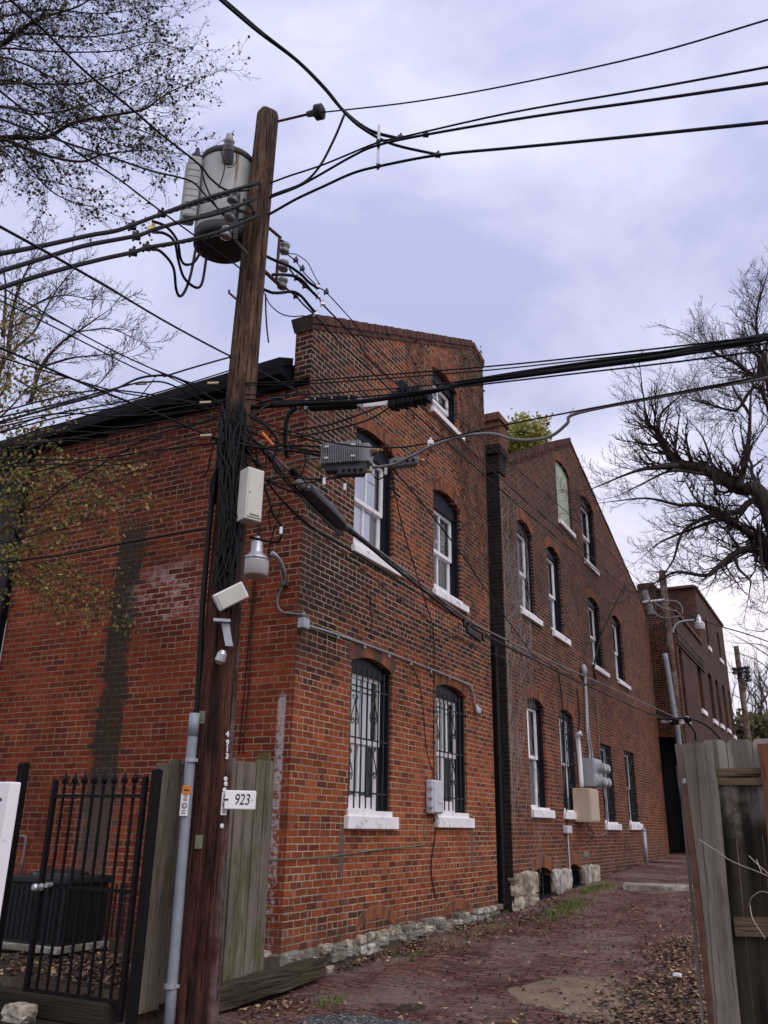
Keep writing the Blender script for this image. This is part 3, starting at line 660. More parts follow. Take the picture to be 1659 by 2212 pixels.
def acable(px, label, r=0.006, mat=None, out=0.014, cat='cable'):
    return pipe_obj('cable', [A(x, y, out) for x, y in px], r, mat or M_cable, None, 6, label, cat, 'cables run down the brick walls')
acable([(932, 1755), (940, 1775), (941, 1800), (932, 1860), (934, 1905), (943, 1945)], 'thin black cable hanging from the grey utility box to the footing', 0.007)
acable([(935, 1345), (938, 1400), (938, 1480), (937, 1600), (938, 1686)], 'thin dark cable dropping straight to the grey utility box', 0.006)
acable([(885, 1424), (907, 1480), (915, 1540), (922, 1620), (935, 1670), (929, 1688)], 'dark cable sagging off the silver conduit into the grey utility box', 0.006)
acable([(800, 1290), (803, 1330), (802, 1383)], 'short dark cable hanging above the first barred window', 0.005)
pipe_obj('ground_wire', [on(572, 1857, 1, YL - 0.012), on(598, 1857, 1, YL - 0.012), A(608, 1857, 0.012), A(680, 1852, .012), A(740, 1846, .012), A(820, 1835, .012), A(914, 1824, .012), A(916, 1800, .012), A(921, 1775, .012)], 0.006,
         plain('verdigris', (0.10, 0.20, 0.14), 0.7, var=0.4, scale=14), None, 6, 'thin green wire strung along the brick wall below the sills', 'wire')

# ---------------------------------------------------------------- gabled house
HB = thing('brick_house', 'long brown brick gabled house beyond the narrow gap, with tall white sash windows', 'house', (XB, YB0, 0.4))
WB = [(14.74, 15.68, 5.37, 7.04, .17), (16.66, 17.65, 5.36, 7.08, .15), (19.86, 20.99, 5.18, 6.76, .12), (22.3, 23.4, 5.21, 6.83, .13), (19.85, 21.12, 7.75, 9.40, .15),
      (14.88, 15.89, 1.85, 3.68, .11), (16.87, 17.92, 1.85, 3.71, .10), (20.0, 21.14, 1.67, 3.39, 0), (22.47, 23.6, 1.70, 3.43, 0)]
SB = [(14.75, 15.96, 5.24, 5.355), (16.74, 17.93, 5.22, 5.35), (19.97, 21.34, 5.06, 5.165), (22.4, 23.74, 5.09, 5.19), (19.8, 21.09, 7.62, 7.74),
      (14.88, 16.09, 1.70, 1.835), (16.82, 18.0, 1.70, 1.835), (19.98, 21.35, 1.52, 1.655), (22.4, 23.75, 1.53, 1.685)]
BOARD = (17.74, 18.90, 8.10, 9.53, .14); CEL = [(14.87, 15.86, .30, .80, .09), (16.9, 17.76, .36, .80, .09)]
LB = ['upper sash window next to the narrow gap', 'second upper sash window from the gap', 'upper sash window above the meter cabinets', 'far upper sash window', 'attic sash window right of the green board',
      'unbarred lower sash window', 'barred arched lower window left of the tan box', 'flat topped barred window behind the round meters', 'farthest barred lower window']
mb = MB()
wall_x(mb, XB, [(YB0, 0.2), (YB1, 0.6), (YB1, 7.98), (19.15, 10.62), (14.12, 8.05), (14.12, 8.1), (YB0, 8.1)], [arch_poly(*w) for w in WB + [BOARD] + CEL], 0.20)
face(mb, [(XB, YB1, 0.6), (XB - 8, YB1, 0.6), (XB - 8, YB1, 7.98), (XB, YB1, 7.98)], [(0, .6), (8, .6), (8, 8), (0, 8)])
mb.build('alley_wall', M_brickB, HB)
mb = MB(); wall_y(mb, YB0, XB - 8, XB, 0.2, 8.1)
mb.build('gap_wall', M_brickD, HB)
mb = MB(); mb.box(XB - 8, XB - 7.9, YB0, YB1, 0.4, 7.9); mb.build('rear_wall', M_brickC, HB)
mb = MB(); mb.add([(XB - 0.2, 13.9, 7.75), (XB - 0.2, 19.15, 10.4), (XB - 0.2, YB1, 7.8), (XB - 8, YB1, 7.8), (XB - 8, 19.15, 10.4), (XB - 8, 13.9, 7.75)], [(0, 1, 4, 5), (1, 2, 3, 4)]); mb.build('roof', M_roof, HB)
mb = MB(); coping(mb, (14.14, 8.03), (19.17, 10.60), XB - .3, XB + .045, .12, rg); coping(mb, (14.14, 7.96), (19.17, 10.53), XB - .3, XB + .02, .068, rg, .21); coping(mb, (19.17, 10.62), (YB1 + .05, 7.96), XB - .3, XB + .02, .06, rg, .4)
mb.build('gable_coping', M_cop, HB)
mb = MB(); brick_box(mb, XB - 0.75, XB + 0.03, YB0 - 0.03, YB0 + 0.30, 7.75, 8.12); brick_box(mb, XB - 0.78, XB + 0.07, YB0 - 0.07, YB0 + 0.34, 8.12, 8.26); brick_box(mb, XB - 0.75, XB + 0.04, YB0 - 0.04, YB0 + 0.31, 8.26, 8.32)
mb.build('corner_pier', M_brickD, HB)
def chim(house, c0, c1, ztop, wx, wy, mat):
    mb = MB(); brick_box(mb, c0 - wx, c0, c1, c1 + wy, ztop - 3.0, ztop - 0.2); brick_box(mb, c0 - wx - .04, c0 + .04, c1 - .04, c1 + wy + .04, ztop - 0.2, ztop - .07); brick_box(mb, c0 - wx, c0, c1, c1 + wy, ztop - .07, ztop)
    return mb.build('chimney', mat, house)
p = on(1077, 890, 1, 15.2); chim(HB, p.x, 15.2, p.z + 0.02, 0.75, 0.5, brick_mat('chimney_brick', [(0, (0.06, 0.025, 0.018)), (1, (0.18, 0.058, 0.03))], (0.27, 0.21, 0.16)))
p = on(1385, 1255, 0, XB - 1.2); chim(HB, XB - 0.75, p.y, p.z - 0.1, 0.6, 0.7, M_brickC)
for i, (w, s) in enumerate(zip(WB, SB)):
    window(HB, XB, *w, s, bars=(7 if i in (6, 7, 8) else 0), cover=('curtain', 'curtain', 'curtain', 'curtain', 'part', 'curtain', 'curtain', 'part', 'part')[i], hp=0.06, label=LB[i], lip=0.05, muntin=(i in (2, 6, 7)))
mb = MB(); n_ = arch_poly(*BOARD); k = len(n_)
mb.add([(XB - 0.06, *q) for q in n_] + [(XB - 0.1, *q) for q in n_], [tuple(range(k)), tuple(reversed(range(k, 2 * k)))] + [(i, k + i, k + (i + 1) % k, (i + 1) % k) for i in range(k)])
w = mb.build('boarded_window', M_sage, HB); w['label'] = 'attic window closed with a pale green board'
mb = MB(); mb.rbox((XB - 0.05, 18.33, 8.035), (0.11, 0, 0), (0, 0.63, 0), (0, 0, 0.055), 0.008); mb.build('sill', M_sill, w)
voussoirs(w, XB, *BOARD[:2], BOARD[3], BOARD[4])
for cc in CEL:
    mb = MB(); y0, y1, z0, zs, rs = cc
    mb.box(XB - 0.2, XB - 0.14, y0, y1, zs - 0.06, zs + rs - 0.01); mb.box(XB - 0.2, XB - 0.02, y0, y0 + 0.04, z0, zs - 0.06); mb.box(XB - 0.2, XB - 0.02, y1 - 0.04, y1, z0, zs - 0.06)
    for j in range(7): yy = y0 + 0.09 + (y1 - y0 - 0.18) * j / 6; mb.box(XB - 0.10, XB - 0.088, yy - 0.006, yy + 0.006, z0, zs)
    for zz in (z0 + 0.15, z0 + 0.3, z0 + 0.42): mb.box(XB - 0.088, XB - 0.08, y0, y1, zz - 0.006, zz + 0.006)
    mb.box(XB - 0.2, XB + 0.10, y0 - 0.02, y1, 0.2, gz(-4.8, y0) + 0.06)
    w = mb.build('cellar_window', M_black, HB)
    mb = MB(); mb.box(XB - 0.24, XB - 0.23, y0, y1, z0, zs + rs); mb.build('pane', M_dark, w)
    voussoirs(w, XB, y0, y1, zs, rs)
rg = random.Random(4)
for (a, b, mi, z0, z1) in ((YB0, 14.86, 0, .52, .85), (YB0 + .02, 14.82, 0, .27, .53), (15.88, 16.36, 2, .40, .84), (16.37, 16.88, 2, .40, .83), (17.79, 18.36, 2, .46, .85), (18.37, 18.97, 0, .46, .84)):
    mb = MB(); noisy_block(mb, (XB - 0.02, (a + b) / 2, (z0 + z1) / 2), 0.11, (b - a) / 2, (z1 - z0) / 2, rg, mi, 0.28); mb.build('footing_stone', M_st, HB)

def Bp(x, y, out=0.03): return on(x, y, 0, XB + out)
d = thing('downspout', 'tall black drainpipe in the narrow gap between the two nearest brick houses', 'downspout', (XA - 0.05, 13.62, 0.3))
p0, p1 = on(1058, 1395, 1, 13.62), on(1084, 1962, 1, 13.62)
mb = MB(); mb.rbox((p1.x - 0.02, 13.62, (p0.z + p1.z) / 2), (0.075, 0, 0), (0, 0.06, 0), (0, 0, (p0.z - p1.z) / 2), 0.015); mb.build('pipe', M_black, d)
mb = MB()
for zz in (1.4, 2.6, 3.6): mb = MB(); mb.rbox((p1.x - 0.02, 13.62, zz), (0.085, 0, 0), (0, 0.07, 0), (0, 0, 0.03), 0.008); mb.build('strap', M_black, d)

def cab(name, label, x0, y0, x1, y1, dep, mat, w=None):
    """cabinet on the gabled house's wall: left/top and right/bottom of its front on the wall, then depth"""
    a, b = on(x0, y0, 0, XB + dep), on(x1, y1, 0, XB + dep)
    t_ = thing(name, label, 'cabinet', (XB, (a.y + b.y) / 2, b.z))
    mb = MB(); mb.rbox((XB + dep / 2, (a.y + b.y) / 2, (a.z + b.z) / 2), (dep / 2, 0, 0), (0, (b.y - a.y) / 2, 0), (0, 0, (a.z - b.z) / 2), 0.012); mb.build('body', mat, t_)
    mb = MB(); mb.rbox((XB + dep + 0.008, (a.y + b.y) / 2, (a.z + b.z) / 2), (0.008, 0, 0), (0, (b.y - a.y) / 2 - 0.03, 0), (0, 0, (a.z - b.z) / 2 - 0.03), 0.005); mb.build('cover', mat, t_)
    return t_, a, b
t1, a1, b1 = cab('electrical_cabinet', 'grey steel cabinet with round glass meters on the brown brick wall', 1281, 1637, 1304, 1702, 0.26, M_galv)
mb = MB()
for i in range(2):
    for j in range(2):
        c_ = Vector((XB + 0.27, a1.y + (b1.y - a1.y) * (0.27 + 0.46 * i) + 0.12, b1.z + (a1.z - b1.z) * (0.18 + 0.5 * j)))
        mb.lathe(c_, (1, 0, 0), [(0, 0.12), (0.03, 0.12), (0.04, 0.10), (0.14, 0.095), (0.17, 0.06)], 18)
mb.build('meter', M_porc, t1)
t2, a2, b2 = cab('electrical_cabinet', 'tan steel cabinet mounted lowest on the brown brick wall under the round meters', 1272, 1702, 1296, 1777, 0.34, M_tan)
mb = MB(); mb.tube(spline([Bp(1256, 1700, .06), Bp(1252, 1640, .06), Bp(1248, 1600, .06), Bp(1247, 1590, .07), Bp(1250, 1586, .12), Bp(1256, 1584, .18)], 4), 0.05, 10)
one(mb, 'service_mast', M_plastic, 'fat white conduit elbow rising from the tan cabinet', 'conduit', Bp(1256, 1700, .06), None, True)
mb = MB(); mb.tube(spline([Bp(1274, 1640, .06), Bp(1273, 1620, .06), Bp(1268, 1580, .06), Bp(1265, 1500, .06), Bp(1262, 1455, .06)], 4), 0.026, 8); mb.tube(spline([Bp(1280, 1640, .05), Bp(1278, 1620, .05), Bp(1271, 1575, .05), Bp(1267, 1500, .05), Bp(1264, 1455, .05)], 4), 0.022, 8)
mb.lathe(Bp(1262, 1462, .08), (0, 0, 1), [(0, .06), (.2, .07), (.28, .03)], 10)
one(mb, 'service_mast', M_galv, 'pair of thin steel conduits climbing to a weatherhead on the brown brick wall', 'conduit', Bp(1274, 1640, .06), None, True)
mb = MB(); p = Bp(1226, 1792, 0.05); mb.rbox(p, (0.05, 0, 0), (0, 0.15, 0), (0, 0, 0.07), 0.015); mb.tube([p, p + Vector((0, 0, -0.3)), p + Vector((0, 0.02, -0.75))], 0.012, 6)
one(mb, 'meter_box', M_grey, 'small grey box low on the brown brick wall above the cellar windows', 'utility box', p)
p0, p1 = Bp(1273, 1874, .01), Bp(1306, 1889, .01); mb = MB(); mb.box(XB - .05, XB + .012, p0.y - .35, p0.y + .05, 1.0, 1.10)
for k in range(5): mb.box(XB + .012, XB + .018, p0.y - .33 + .075 * k, p0.y - .29 + .075 * k, 1.01, 1.09)
tag(mb.build('wall_vent', plain('green_vent', (0.20, 0.21, 0.14), .7, var=.2), None, p0), 'small pale green ribbed vent in the brick just above the farther cellar window', 'vent')
for pts, lab, r in ((([(1190, 1440), (1205, 1450), (1216, 1540), (1222, 1680), (1225, 1785)]), 'long black cable falling from above the lower windows to the small grey box', 0.012),
                    (([(1352, 1260), (1338, 1290), (1300, 1370), (1283, 1440), (1287, 1470), (1270, 1478), (1262, 1462)]), 'black service cable looping from the wires to the weatherhead', 0.02),
                    (([(1288, 1490), (1292, 1560), (1300, 1680), (1310, 1745), (1311, 1795), (1290, 1805), (1270, 1800)]), 'thin pale wire hanging down beside the barred flat topped windows', 0.009),
                    (([(1268, 1778), (1275, 1790), (1282, 1800), (1276, 1815), (1270, 1820)]), 'short black cable tail under the tan cabinet', 0.012),
                    (([(1246, 1490), (1250, 1520), (1252, 1560), (1247, 1590)]), 'black cable entering the fat white elbow', 0.014)):
    pipe_obj('cable', [Bp(x, y, 0.03) for x, y in pts], r, M_cablegrey if 'pale' in lab else M_cable, None, 6, lab, 'cable', 'cables run down the brick walls')
mb = MB(); p = on(1397, 1868, 2, gz(-4.5, 24)); mb.tube([p, p + Vector((0, 0, 0.75))], 0.05, 10); mb.lathe(p + Vector((0, 0, 0.75)), (0, 0, 1), [(0, .055), (.04, .05), (.06, .02)], 10)
one(mb, 'bollard', M_galv, 'slim grey pipe standing by the far end of the brown brick wall', 'bollard', p, None, True)

# ---------------------------------------------------------------- far brick building
HC = thing('brick_building', 'farthest dull brick building with a low front and taller rear block beyond the alley pole', 'building', (XC, YC0, 0.9))
def Cw(x0, y0, x1, y1):
    (xa, ya), (xb, yb) = cr(QC, (x0, y0), (x1, y1)); a, b = on(xa, ya, 0, XC), on(xb, yb, 0, XC); return (a.y, b.y, b.z, a.z - 0.12, 0.12)
low = [(28.35, 28.95, 4.9, 7.0, 0.1), Cw(890, 1190, 985, 1700), (29.6, 30.6, 1.3, 3.6, 0.0)]
hi = [Cw(972, 725, 1030, 1050), Cw(1095, 870, 1155, 1180), Cw(1003, 1280, 1098, 1800), Cw(1078, 1350, 1165, 1845), Cw(1148, 1410, 1232, 1890), Cw(1212, 1470, 1288, 1950)]
mb = MB(); wall_x(mb, XC, [(YC0, 0.6), (YC1, 0.8), (YC1, 8.25), (YC0, 8.25)], [arch_poly(*w) for w in low], 0.22); mb.build('front_wall', M_brickC, HC)
mb = MB(); wall_x(mb, XC, [(YC1, 0.8), (YC2, 1.0), (YC2, 10.68), (YC1, 10.5)], [arch_poly(*w) for w in hi], 0.22)
face(mb, [(XC, YC2, 1), (XC - 7, YC2, 1), (XC - 7, YC2, 10.68), (XC, YC2, 10.68)], [(0, 1), (7, 1), (7, 10.7), (0, 10.7)]); mb.build('front_wall', M_brickC, HC)
mb = MB()
wall_y(mb, YC0, XC - 6, -5.45, 0.6, 8.25); wall_y(mb, YC0, -5.45, -4.30, 4.25, 8.25); wall_y(mb, YC0, -4.30, XC, 0.6, 8.25); mb.build('side_wall', M_brickB, HC)
mb = MB(); wall_y(mb, YC1, XC - 7, XC, 8.0, 10.5); mb.build('side_wall', M_brickC, HC)
mb = MB(); mb.box(-5.45, -4.30, YC0 + 0.5, YC0 + 0.56, 0.6, 4.25); mb.box(-5.47, -5.45, YC0, YC0 + .5, .6, 4.25); mb.box(-4.30, -4.28, YC0 + .003, YC0 + .5, .6, 4.25); mb.box(-5.45, -4.3, YC0 + .003, YC0 + .5, 4.25, 4.28); mb.build('doorway', M_dark, HC)
mb = MB(); mb.add([(XC - .2, YC0 + .1, 8.0), (XC - .2, YC1, 8.0), (XC - 6, YC1, 8.0), (XC - 6, YC0 + .1, 8.0)], [(0, 1, 2, 3)]); mb.add([(XC - .2, YC1 + .1, 10.3), (XC - .2, YC2, 10.4), (XC - 7, YC2, 10.4), (XC - 7, YC1 + .1, 10.3)], [(0, 1, 2, 3)]); mb.build('roof', M_roof, HC)
mb = MB()
for (ya, yb, za, zb) in ((YC0, YC1 - .02, 8.25, 8.25), (YC1, YC2, 10.5, 10.68)):
    n = int((yb - ya) / 0.32)
    for i in range(n):
        k = (i + .5) / n; yy = ya + (yb - ya) * k; zz = za + (zb - za) * k
        mb.obox((XC - 0.1, yy, zz + 0.04), (0.17, 0, 0), (0, 0.155, 0), (0, 0, 0.04 + (0.03 if i % 2 else 0)))
mb.obox((XC - 3.2, YC1 - 0.02, 10.54), (3.2, 0, 0), (0, 0.12, 0), (0, 0, 0.05)); mb.obox((XC - 3.1, YC0 + 0.1, 8.29), (2.95, 0, 0), (0, 0.13, 0), (0, 0, 0.05))
mb.build('tile_coping', M_rust, HC)
mb = MB(); mb.box(XC, XC + 0.06, YC0 + .05, YC1 - .05, 7.55, 7.62); mb.box(XC, XC + 0.05, YC0 + .05, YC1 - .05, 7.15, 7.2)
for i in range(34): yy = YC0 + .15 + i * 0.172; mb.box(XC, XC + 0.045, yy, yy + 0.09, 7.3, 7.55)
mb.build('dentil_band', M_brickC, HC)
for w_ in low + hi:
    mb = MB(); y0, y1, z0, zs, rs = w_
    mb.box(XC - 0.19, XC - 0.13, y0, y0 + .08, z0, zs); mb.box(XC - 0.19, XC - 0.13, y1 - .08, y1, z0, zs); mb.box(XC - 0.19, XC - 0.13, y0 + .08, y1 - .08, (z0 + zs) / 2 - .04, (z0 + zs) / 2 + .04); mb.box(XC - .19, XC - .1, y0, y1, zs, zs + rs - 0.01)
    w = mb.build('window', M_navy, HC)
    mb = MB(); mb.box(XC - 0.18, XC - 0.17, y0, y1, z0, zs); mb.build('pane', plain('dark_glass', (0.015, 0.016, 0.02), 0.15, spec=0.5) if 'dark_glass' not in bpy.data.materials else bpy.data.materials['dark_glass'], w)
    if w_ is not low[2]: mb = MB(); mb.box(XC - 0.1, XC + 0.06, y0 - .08, y1 + .08, z0 - .16, z0); mb.build('sill', M_sill, w)

# ---------------------------------------------------------------- neighbour behind the yard
HN = thing('dark_house', 'dark grey house with white ribbed siding past the black downspout of the corner house', 'house', (-10, 7.9, 0.3))
mb = MB(); mb.box(-13.5, -9.9, 7.9, 13, 4.25, 6.6); mb.build('upper_wall', plain('dark_render', (0.045, 0.05, 0.045), 0.8, var=0.3, scale=2), HN)
mb = MB()
for i in range(26): x_ = -13.5 + i * 0.14; mb.box(x_, x_ + 0.132, 7.95 + (0.02 if i % 2 else 0), 8.3, 0.2, 4.25)
mb.build('siding', M_plastic, HN)
mb = MB(); mb.box(-13.5, -9.9, 7.83, 13.1, 4.2, 4.32); mb.build('band', M_black, HN)
mb = MB(); mb.add([(-9.8, 7.6, 6.68), (-9.8, 13, 8.5), (-13.6, 13, 8.5), (-13.6, 7.6, 6.68)], [(0, 1, 2, 3)]); mb.build('roof', M_roof, HN)
# ---------------------------------------------------------------- utility pole and what hangs on it
def ln(p, *q): return [tuple(x) for x in q]
PB = Vector((-4.595, 5.80, 0.0)); PZ0, PZ1 = 0.0, 8.87
TOC = Vector((-PB.x, -PB.y, 0)).normalized(); RGT = Vector((-TOC.y, TOC.x, 0))        # towards the camera, and to its right
def pcen(z): return PB - RGT * (0.042 * math.sin(math.pi * min(1, max(0, z / 9))))
def prad(z): return 0.172 - 0.052 * z / PZ1
def psurf(x, y, out=0.0):
    """point on the pole's skin under a picture point, and the outward direction there"""
    d = ray(x, y); d = d / math.hypot(d.x, d.y); k = 7.3
    for _ in range(6):
        z = EYE + d.z * k; r_ = prad(z) + out
        C_ = pcen(z); b = d.x * C_.x + d.y * C_.y; c_ = C_.x ** 2 + C_.y ** 2 - r_ * r_; disc = b * b - c_
        k = b - math.sqrt(max(disc, 0))
    P = EYEV + d * k; C_ = pcen(P.z); n = Vector((P.x - C_.x, P.y - C_.y, 0)).normalized(); return P, n
def pole_mat(name):
    t = NT(name); p = t.pos(); x, y, z = t.xyz(p)
    s = t.scale(p, (1, 1, 0.07)); g = t.noise(s, 42, 8, 0.75, 0.8); w = t.noise(s, 13, 6, 0.7); m = t.noise(p, 2.5, 6, 0.7)
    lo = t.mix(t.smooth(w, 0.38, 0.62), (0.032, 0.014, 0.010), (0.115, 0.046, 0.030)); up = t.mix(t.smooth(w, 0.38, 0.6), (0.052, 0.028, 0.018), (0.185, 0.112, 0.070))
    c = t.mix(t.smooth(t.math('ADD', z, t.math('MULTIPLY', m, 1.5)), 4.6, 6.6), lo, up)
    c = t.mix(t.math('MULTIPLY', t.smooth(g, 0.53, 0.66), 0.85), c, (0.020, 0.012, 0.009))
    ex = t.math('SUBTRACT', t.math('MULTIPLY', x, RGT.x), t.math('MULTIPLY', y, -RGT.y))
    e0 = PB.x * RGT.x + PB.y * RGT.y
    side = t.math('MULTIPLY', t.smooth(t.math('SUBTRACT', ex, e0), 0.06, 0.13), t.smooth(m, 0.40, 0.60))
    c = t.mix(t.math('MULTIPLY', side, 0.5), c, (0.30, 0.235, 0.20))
    vo = t.n('ShaderNodeTexVoronoi', {'Scale': 2.2}); t.put(vo.inputs['Vector'], t.scale(p, (1, 1, 0.6)))
    c = t.mix(t.math('MULTIPLY', t.smooth(vo.outputs['Distance'], 0.14, 0.05), 0.75), c, (0.025, 0.014, 0.010))
    ck = t.noise(t.scale(p, (1, 1, .03)), 75, 3, .5); c = t.mix(t.math('MULTIPLY', t.smooth(ck, .60, .66), .9), c, (0.008, 0.005, 0.004)); g = t.math('SUBTRACT', g, t.math('MULTIPLY', t.smooth(ck, .58, .68), 1.2))
    pit = t.noise(t.scale(p, (1, 1, .35)), 38, 3, .6); c = t.mix(t.math('MULTIPLY', t.smooth(pit, .64, .70), .8), c, (0.012, 0.007, 0.006))
    c = t.mix(1.0, c, t.ramp(t.noise(p, 6, 6, .7), [(.3, .55), (.7, 1.3)]), 'MULTIPLY')
    c = t.mix(t.math('MULTIPLY', t.smooth(z, 8.3, 8.9), 0.45), c, (0.07, 0.06, 0.045))
    return t.bsdf(c, 0.85, t.bump(t.math('ADD', g, t.math('MULTIPLY', w, 0.5)), 1.0, 0.03), 0, 0.15)
UP = thing('utility_pole', 'thick weathered wooden utility pole with number tags in front of the corner house', 'utility pole', PB)
mb = MB(); rg = random.Random(5); vs = []; N = 26; H = 40
for i in range(H + 1):
    z = PZ0 - 0.2 + (PZ1 + 0.2) * i / H
    for j in range(N):
        w = 2 * math.pi * j / N; r_ = prad(z) * (1 + 0.015 * math.sin(3 * w + z * 0.4) + 0.012 * math.sin(7 * w + z * 0.9) + rg.uniform(-.006, .006))
        vs.append((pcen(z).x + r_ * math.cos(w), pcen(z).y + r_ * math.sin(w), z))
for k, (dz, q) in enumerate(((0.03, 0.85), (0.06, 0.45))):
    for j in range(N):
        w = 2 * math.pi * j / N; vs.append((PB.x + prad(PZ1) * q * math.cos(w), PB.y + prad(PZ1) * q * math.sin(w), PZ1 + dz + 0.015 * math.sin(3 * w)))
fs = [(i * N + j, i * N + (j + 1) % N, (i + 1) * N + (j + 1) % N, (i + 1) * N + j) for i in range(H + 2) for j in range(N)] + [tuple((H + 2) * N + j for j in range(N))]
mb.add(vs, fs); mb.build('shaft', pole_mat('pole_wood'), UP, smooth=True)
M_tag = plain('tag_metal', (0.66, 0.66, 0.66), 0.4, 0.2, var=0.1, scale=30)
M_ink = plain('black_ink', (0.012, 0.012, 0.012), 0.6, var=0.05)
M_orange = plain('orange_sticker', (0.55, 0.18, 0.03), 0.6, var=0.15, scale=30)
M_sticker = plain('white_sticker', (0.72, 0.72, 0.72), 0.5, var=0.05)
def text(body, h, P, n, name, mat, parent, up=Vector((0, 0, 1)), shear=0.0, ext=0.002, sx=1.0, bold=0.0):
    cu = bpy.data.curves.new('lettering', 'FONT'); cu.body = body; cu.size = h; cu.align_x = 'CENTER'; cu.align_y = 'CENTER'; cu.extrude = ext; cu.shear = shear; cu.offset = bold
    o = bpy.data.objects.new('lettering', cu); COL.objects.link(o); dg = bpy.context.evaluated_depsgraph_get()
    me = bpy.data.meshes.new_from_object(o.evaluated_get(dg)); bpy.data.objects.remove(o)
    n = Vector(n).normalized(); u = (Vector(up) - n * Vector(up).dot(n)).normalized(); r_ = u.cross(n)
    o0 = ROOT[parent.name]
    for v in me.vertices: v.co = Vector(P) + r_ * v.co.x * sx + u * v.co.y + n * v.co.z - o0
    me.materials.clear(); me.materials.append(mat); me.name = name
    ob = bpy.data.objects.new(name, me); COL.objects.link(ob); ob.parent = parent; ROOT[ob.name] = o0; return ob
for ch, (x, y) in zip('4913', cr(QS, (817, 805), (817, 898), (815, 965), (812, 1045))):
    P, n = psurf(x, y, 0.012); text(ch, 0.062, P, n, 'number_tag', M_tag, UP, bold=0.003)
for (x, y) in cr(QS, (795, 1292), (797, 1345), (783, 1412), (755, 1803)):
    P, n = psurf(x, y, 0.008); mb = MB(); mb.lathe(P, n, [(0, 0.019), (0.004, 0.019), (0.007, 0.012)], 16); mb.build('round_tag', M_tag, UP)
for (x, y) in cr(QS, (540, 620), (507, 1975)):
    P, n = psurf(x, y, 0.004); u = Vector((-n.y, n.x, 0)); mb = MB(); mb.obox(P, u * 0.03, Vector((0, 0, 0.05)), n * 0.004); mb.obox(P + n * 0.006, u * 0.012, Vector((0, 0, 0.02)), n * 0.004); mb.build('metal_plate', plain('mossy_plate', (0.16, 0.17, 0.11), 0.7, var=0.3, scale=30) if 'mossy_plate' not in bpy.data.materials else bpy.data.materials['mossy_plate'], UP)
def sticker(x0, y0, x1, y1, cyl):
    a, n = cyl((x0 + x1) / 2, (y0 + y1) / 2); u = Vector((-n.y, n.x, 0)).normalized(); s_ = 7.4 / F
    hw, hh = (x1 - x0) / 2 * s_, (y1 - y0) / 2 * s_ * 1.02
    mb = MB()
    mb.obox(a, u * hw, Vector((0, 0, hh)), n * 0.003)
    for k in range(5): mb.obox(a + Vector((0, 0, hh * (0.82 - 0.12 * k))) + u * hw * (0.1 - .06 * (k % 2)), u * hw * (0.6 - 0.1 * (k % 3)), Vector((0, 0, hh * 0.025)), n * 0.0045, 1)
    for k in range(3): mb.obox(a + Vector((0, 0, hh * (-0.55 - 0.13 * k))) - u * hw * .1, u * hw * (0.55 - 0.12 * (k % 2)), Vector((0, 0, hh * 0.025)), n * 0.0045, 1)
    c_ = a + Vector((0, 0, -hh * 0.12)); mb.tube([c_ + n * 0.003 + u * hw * 0.62 * math.cos(w * 0.42) + Vector((0, 0, hw * 0.62 * math.sin(w * 0.42))) for w in range(16)], hw * 0.11, 4, 1)
    mb.tube([c_ + n * 0.003 + u * hw * 0.30 * math.cos(w * 0.5 + 2) + Vector((0, 0, hw * 0.30 * math.sin(w * 0.5 + 2))) for w in range(9)], hw * 0.09, 4, 1)
    return mb
xy = cr(QS, (745, 1455), (818, 1665)); sticker(*xy[0], *xy[1], lambda x, y: psurf(x, y, 0.014)).build('sticker', [M_sticker, M_ink], UP)
for (x, y, L_) in ((640, 1545, 0.22),):     # climbing peg on the left side
    a = cr(Q2, (635, 1548), (556, 1480)); p0 = at(*a[0], 7.4); p1 = at(*a[1], 7.45); mb = MB(); mb.tube([p0, p1, p1 + Vector((0, 0, 0.03))], 0.012, 8); mb.build('step_peg', M_rust, UP)
for (x, y) in cr(Q2, (925, 465), (770, 267), (880, 795), (915, 670)):
    z_ = at(x, y, 7.4).z; n = RGT if x > 560 else -RGT; P = pcen(z_) + n * prad(z_); mb = MB(); mb.lathe(P - n * 0.02, n, [(0, .014), (.06, .014), (.06, .022), (.075, .022)], 8); mb.build('bolt', M_rust, UP)

# number sign
sg = thing('number_sign', 'white rounded metal plate reading 923 fixed to the side of the utility pole', 'sign', at(521, 1728, 7.25))
c_ = at(519, 1728, 7.25); n = (TOC * 0.97 + RGT * 0.1).normalized(); u = Vector((-n.y, n.x, 0))
mb = MB(); mb.rbox(c_, u * 0.125, Vector((0, 0, 0.072)), n * 0.009, 0.008); mb.build('plate', M_white, sg)
text('923', 0.118, c_ + n * 0.0095 + u * 0.012, n, 'number', M_ink, sg, shear=0.18, sx=0.72)
mb = MB(); mb.obox(c_ - u * 0.115 + n * 0.011, u * 0.02, Vector((0, 0, 0.006)), n * 0.003); mb.lathe(c_ + u * 0.095 + n * 0.008, n, [(0, .005), (.004, .004)], 8); mb.build('rivet', M_ink, sg)

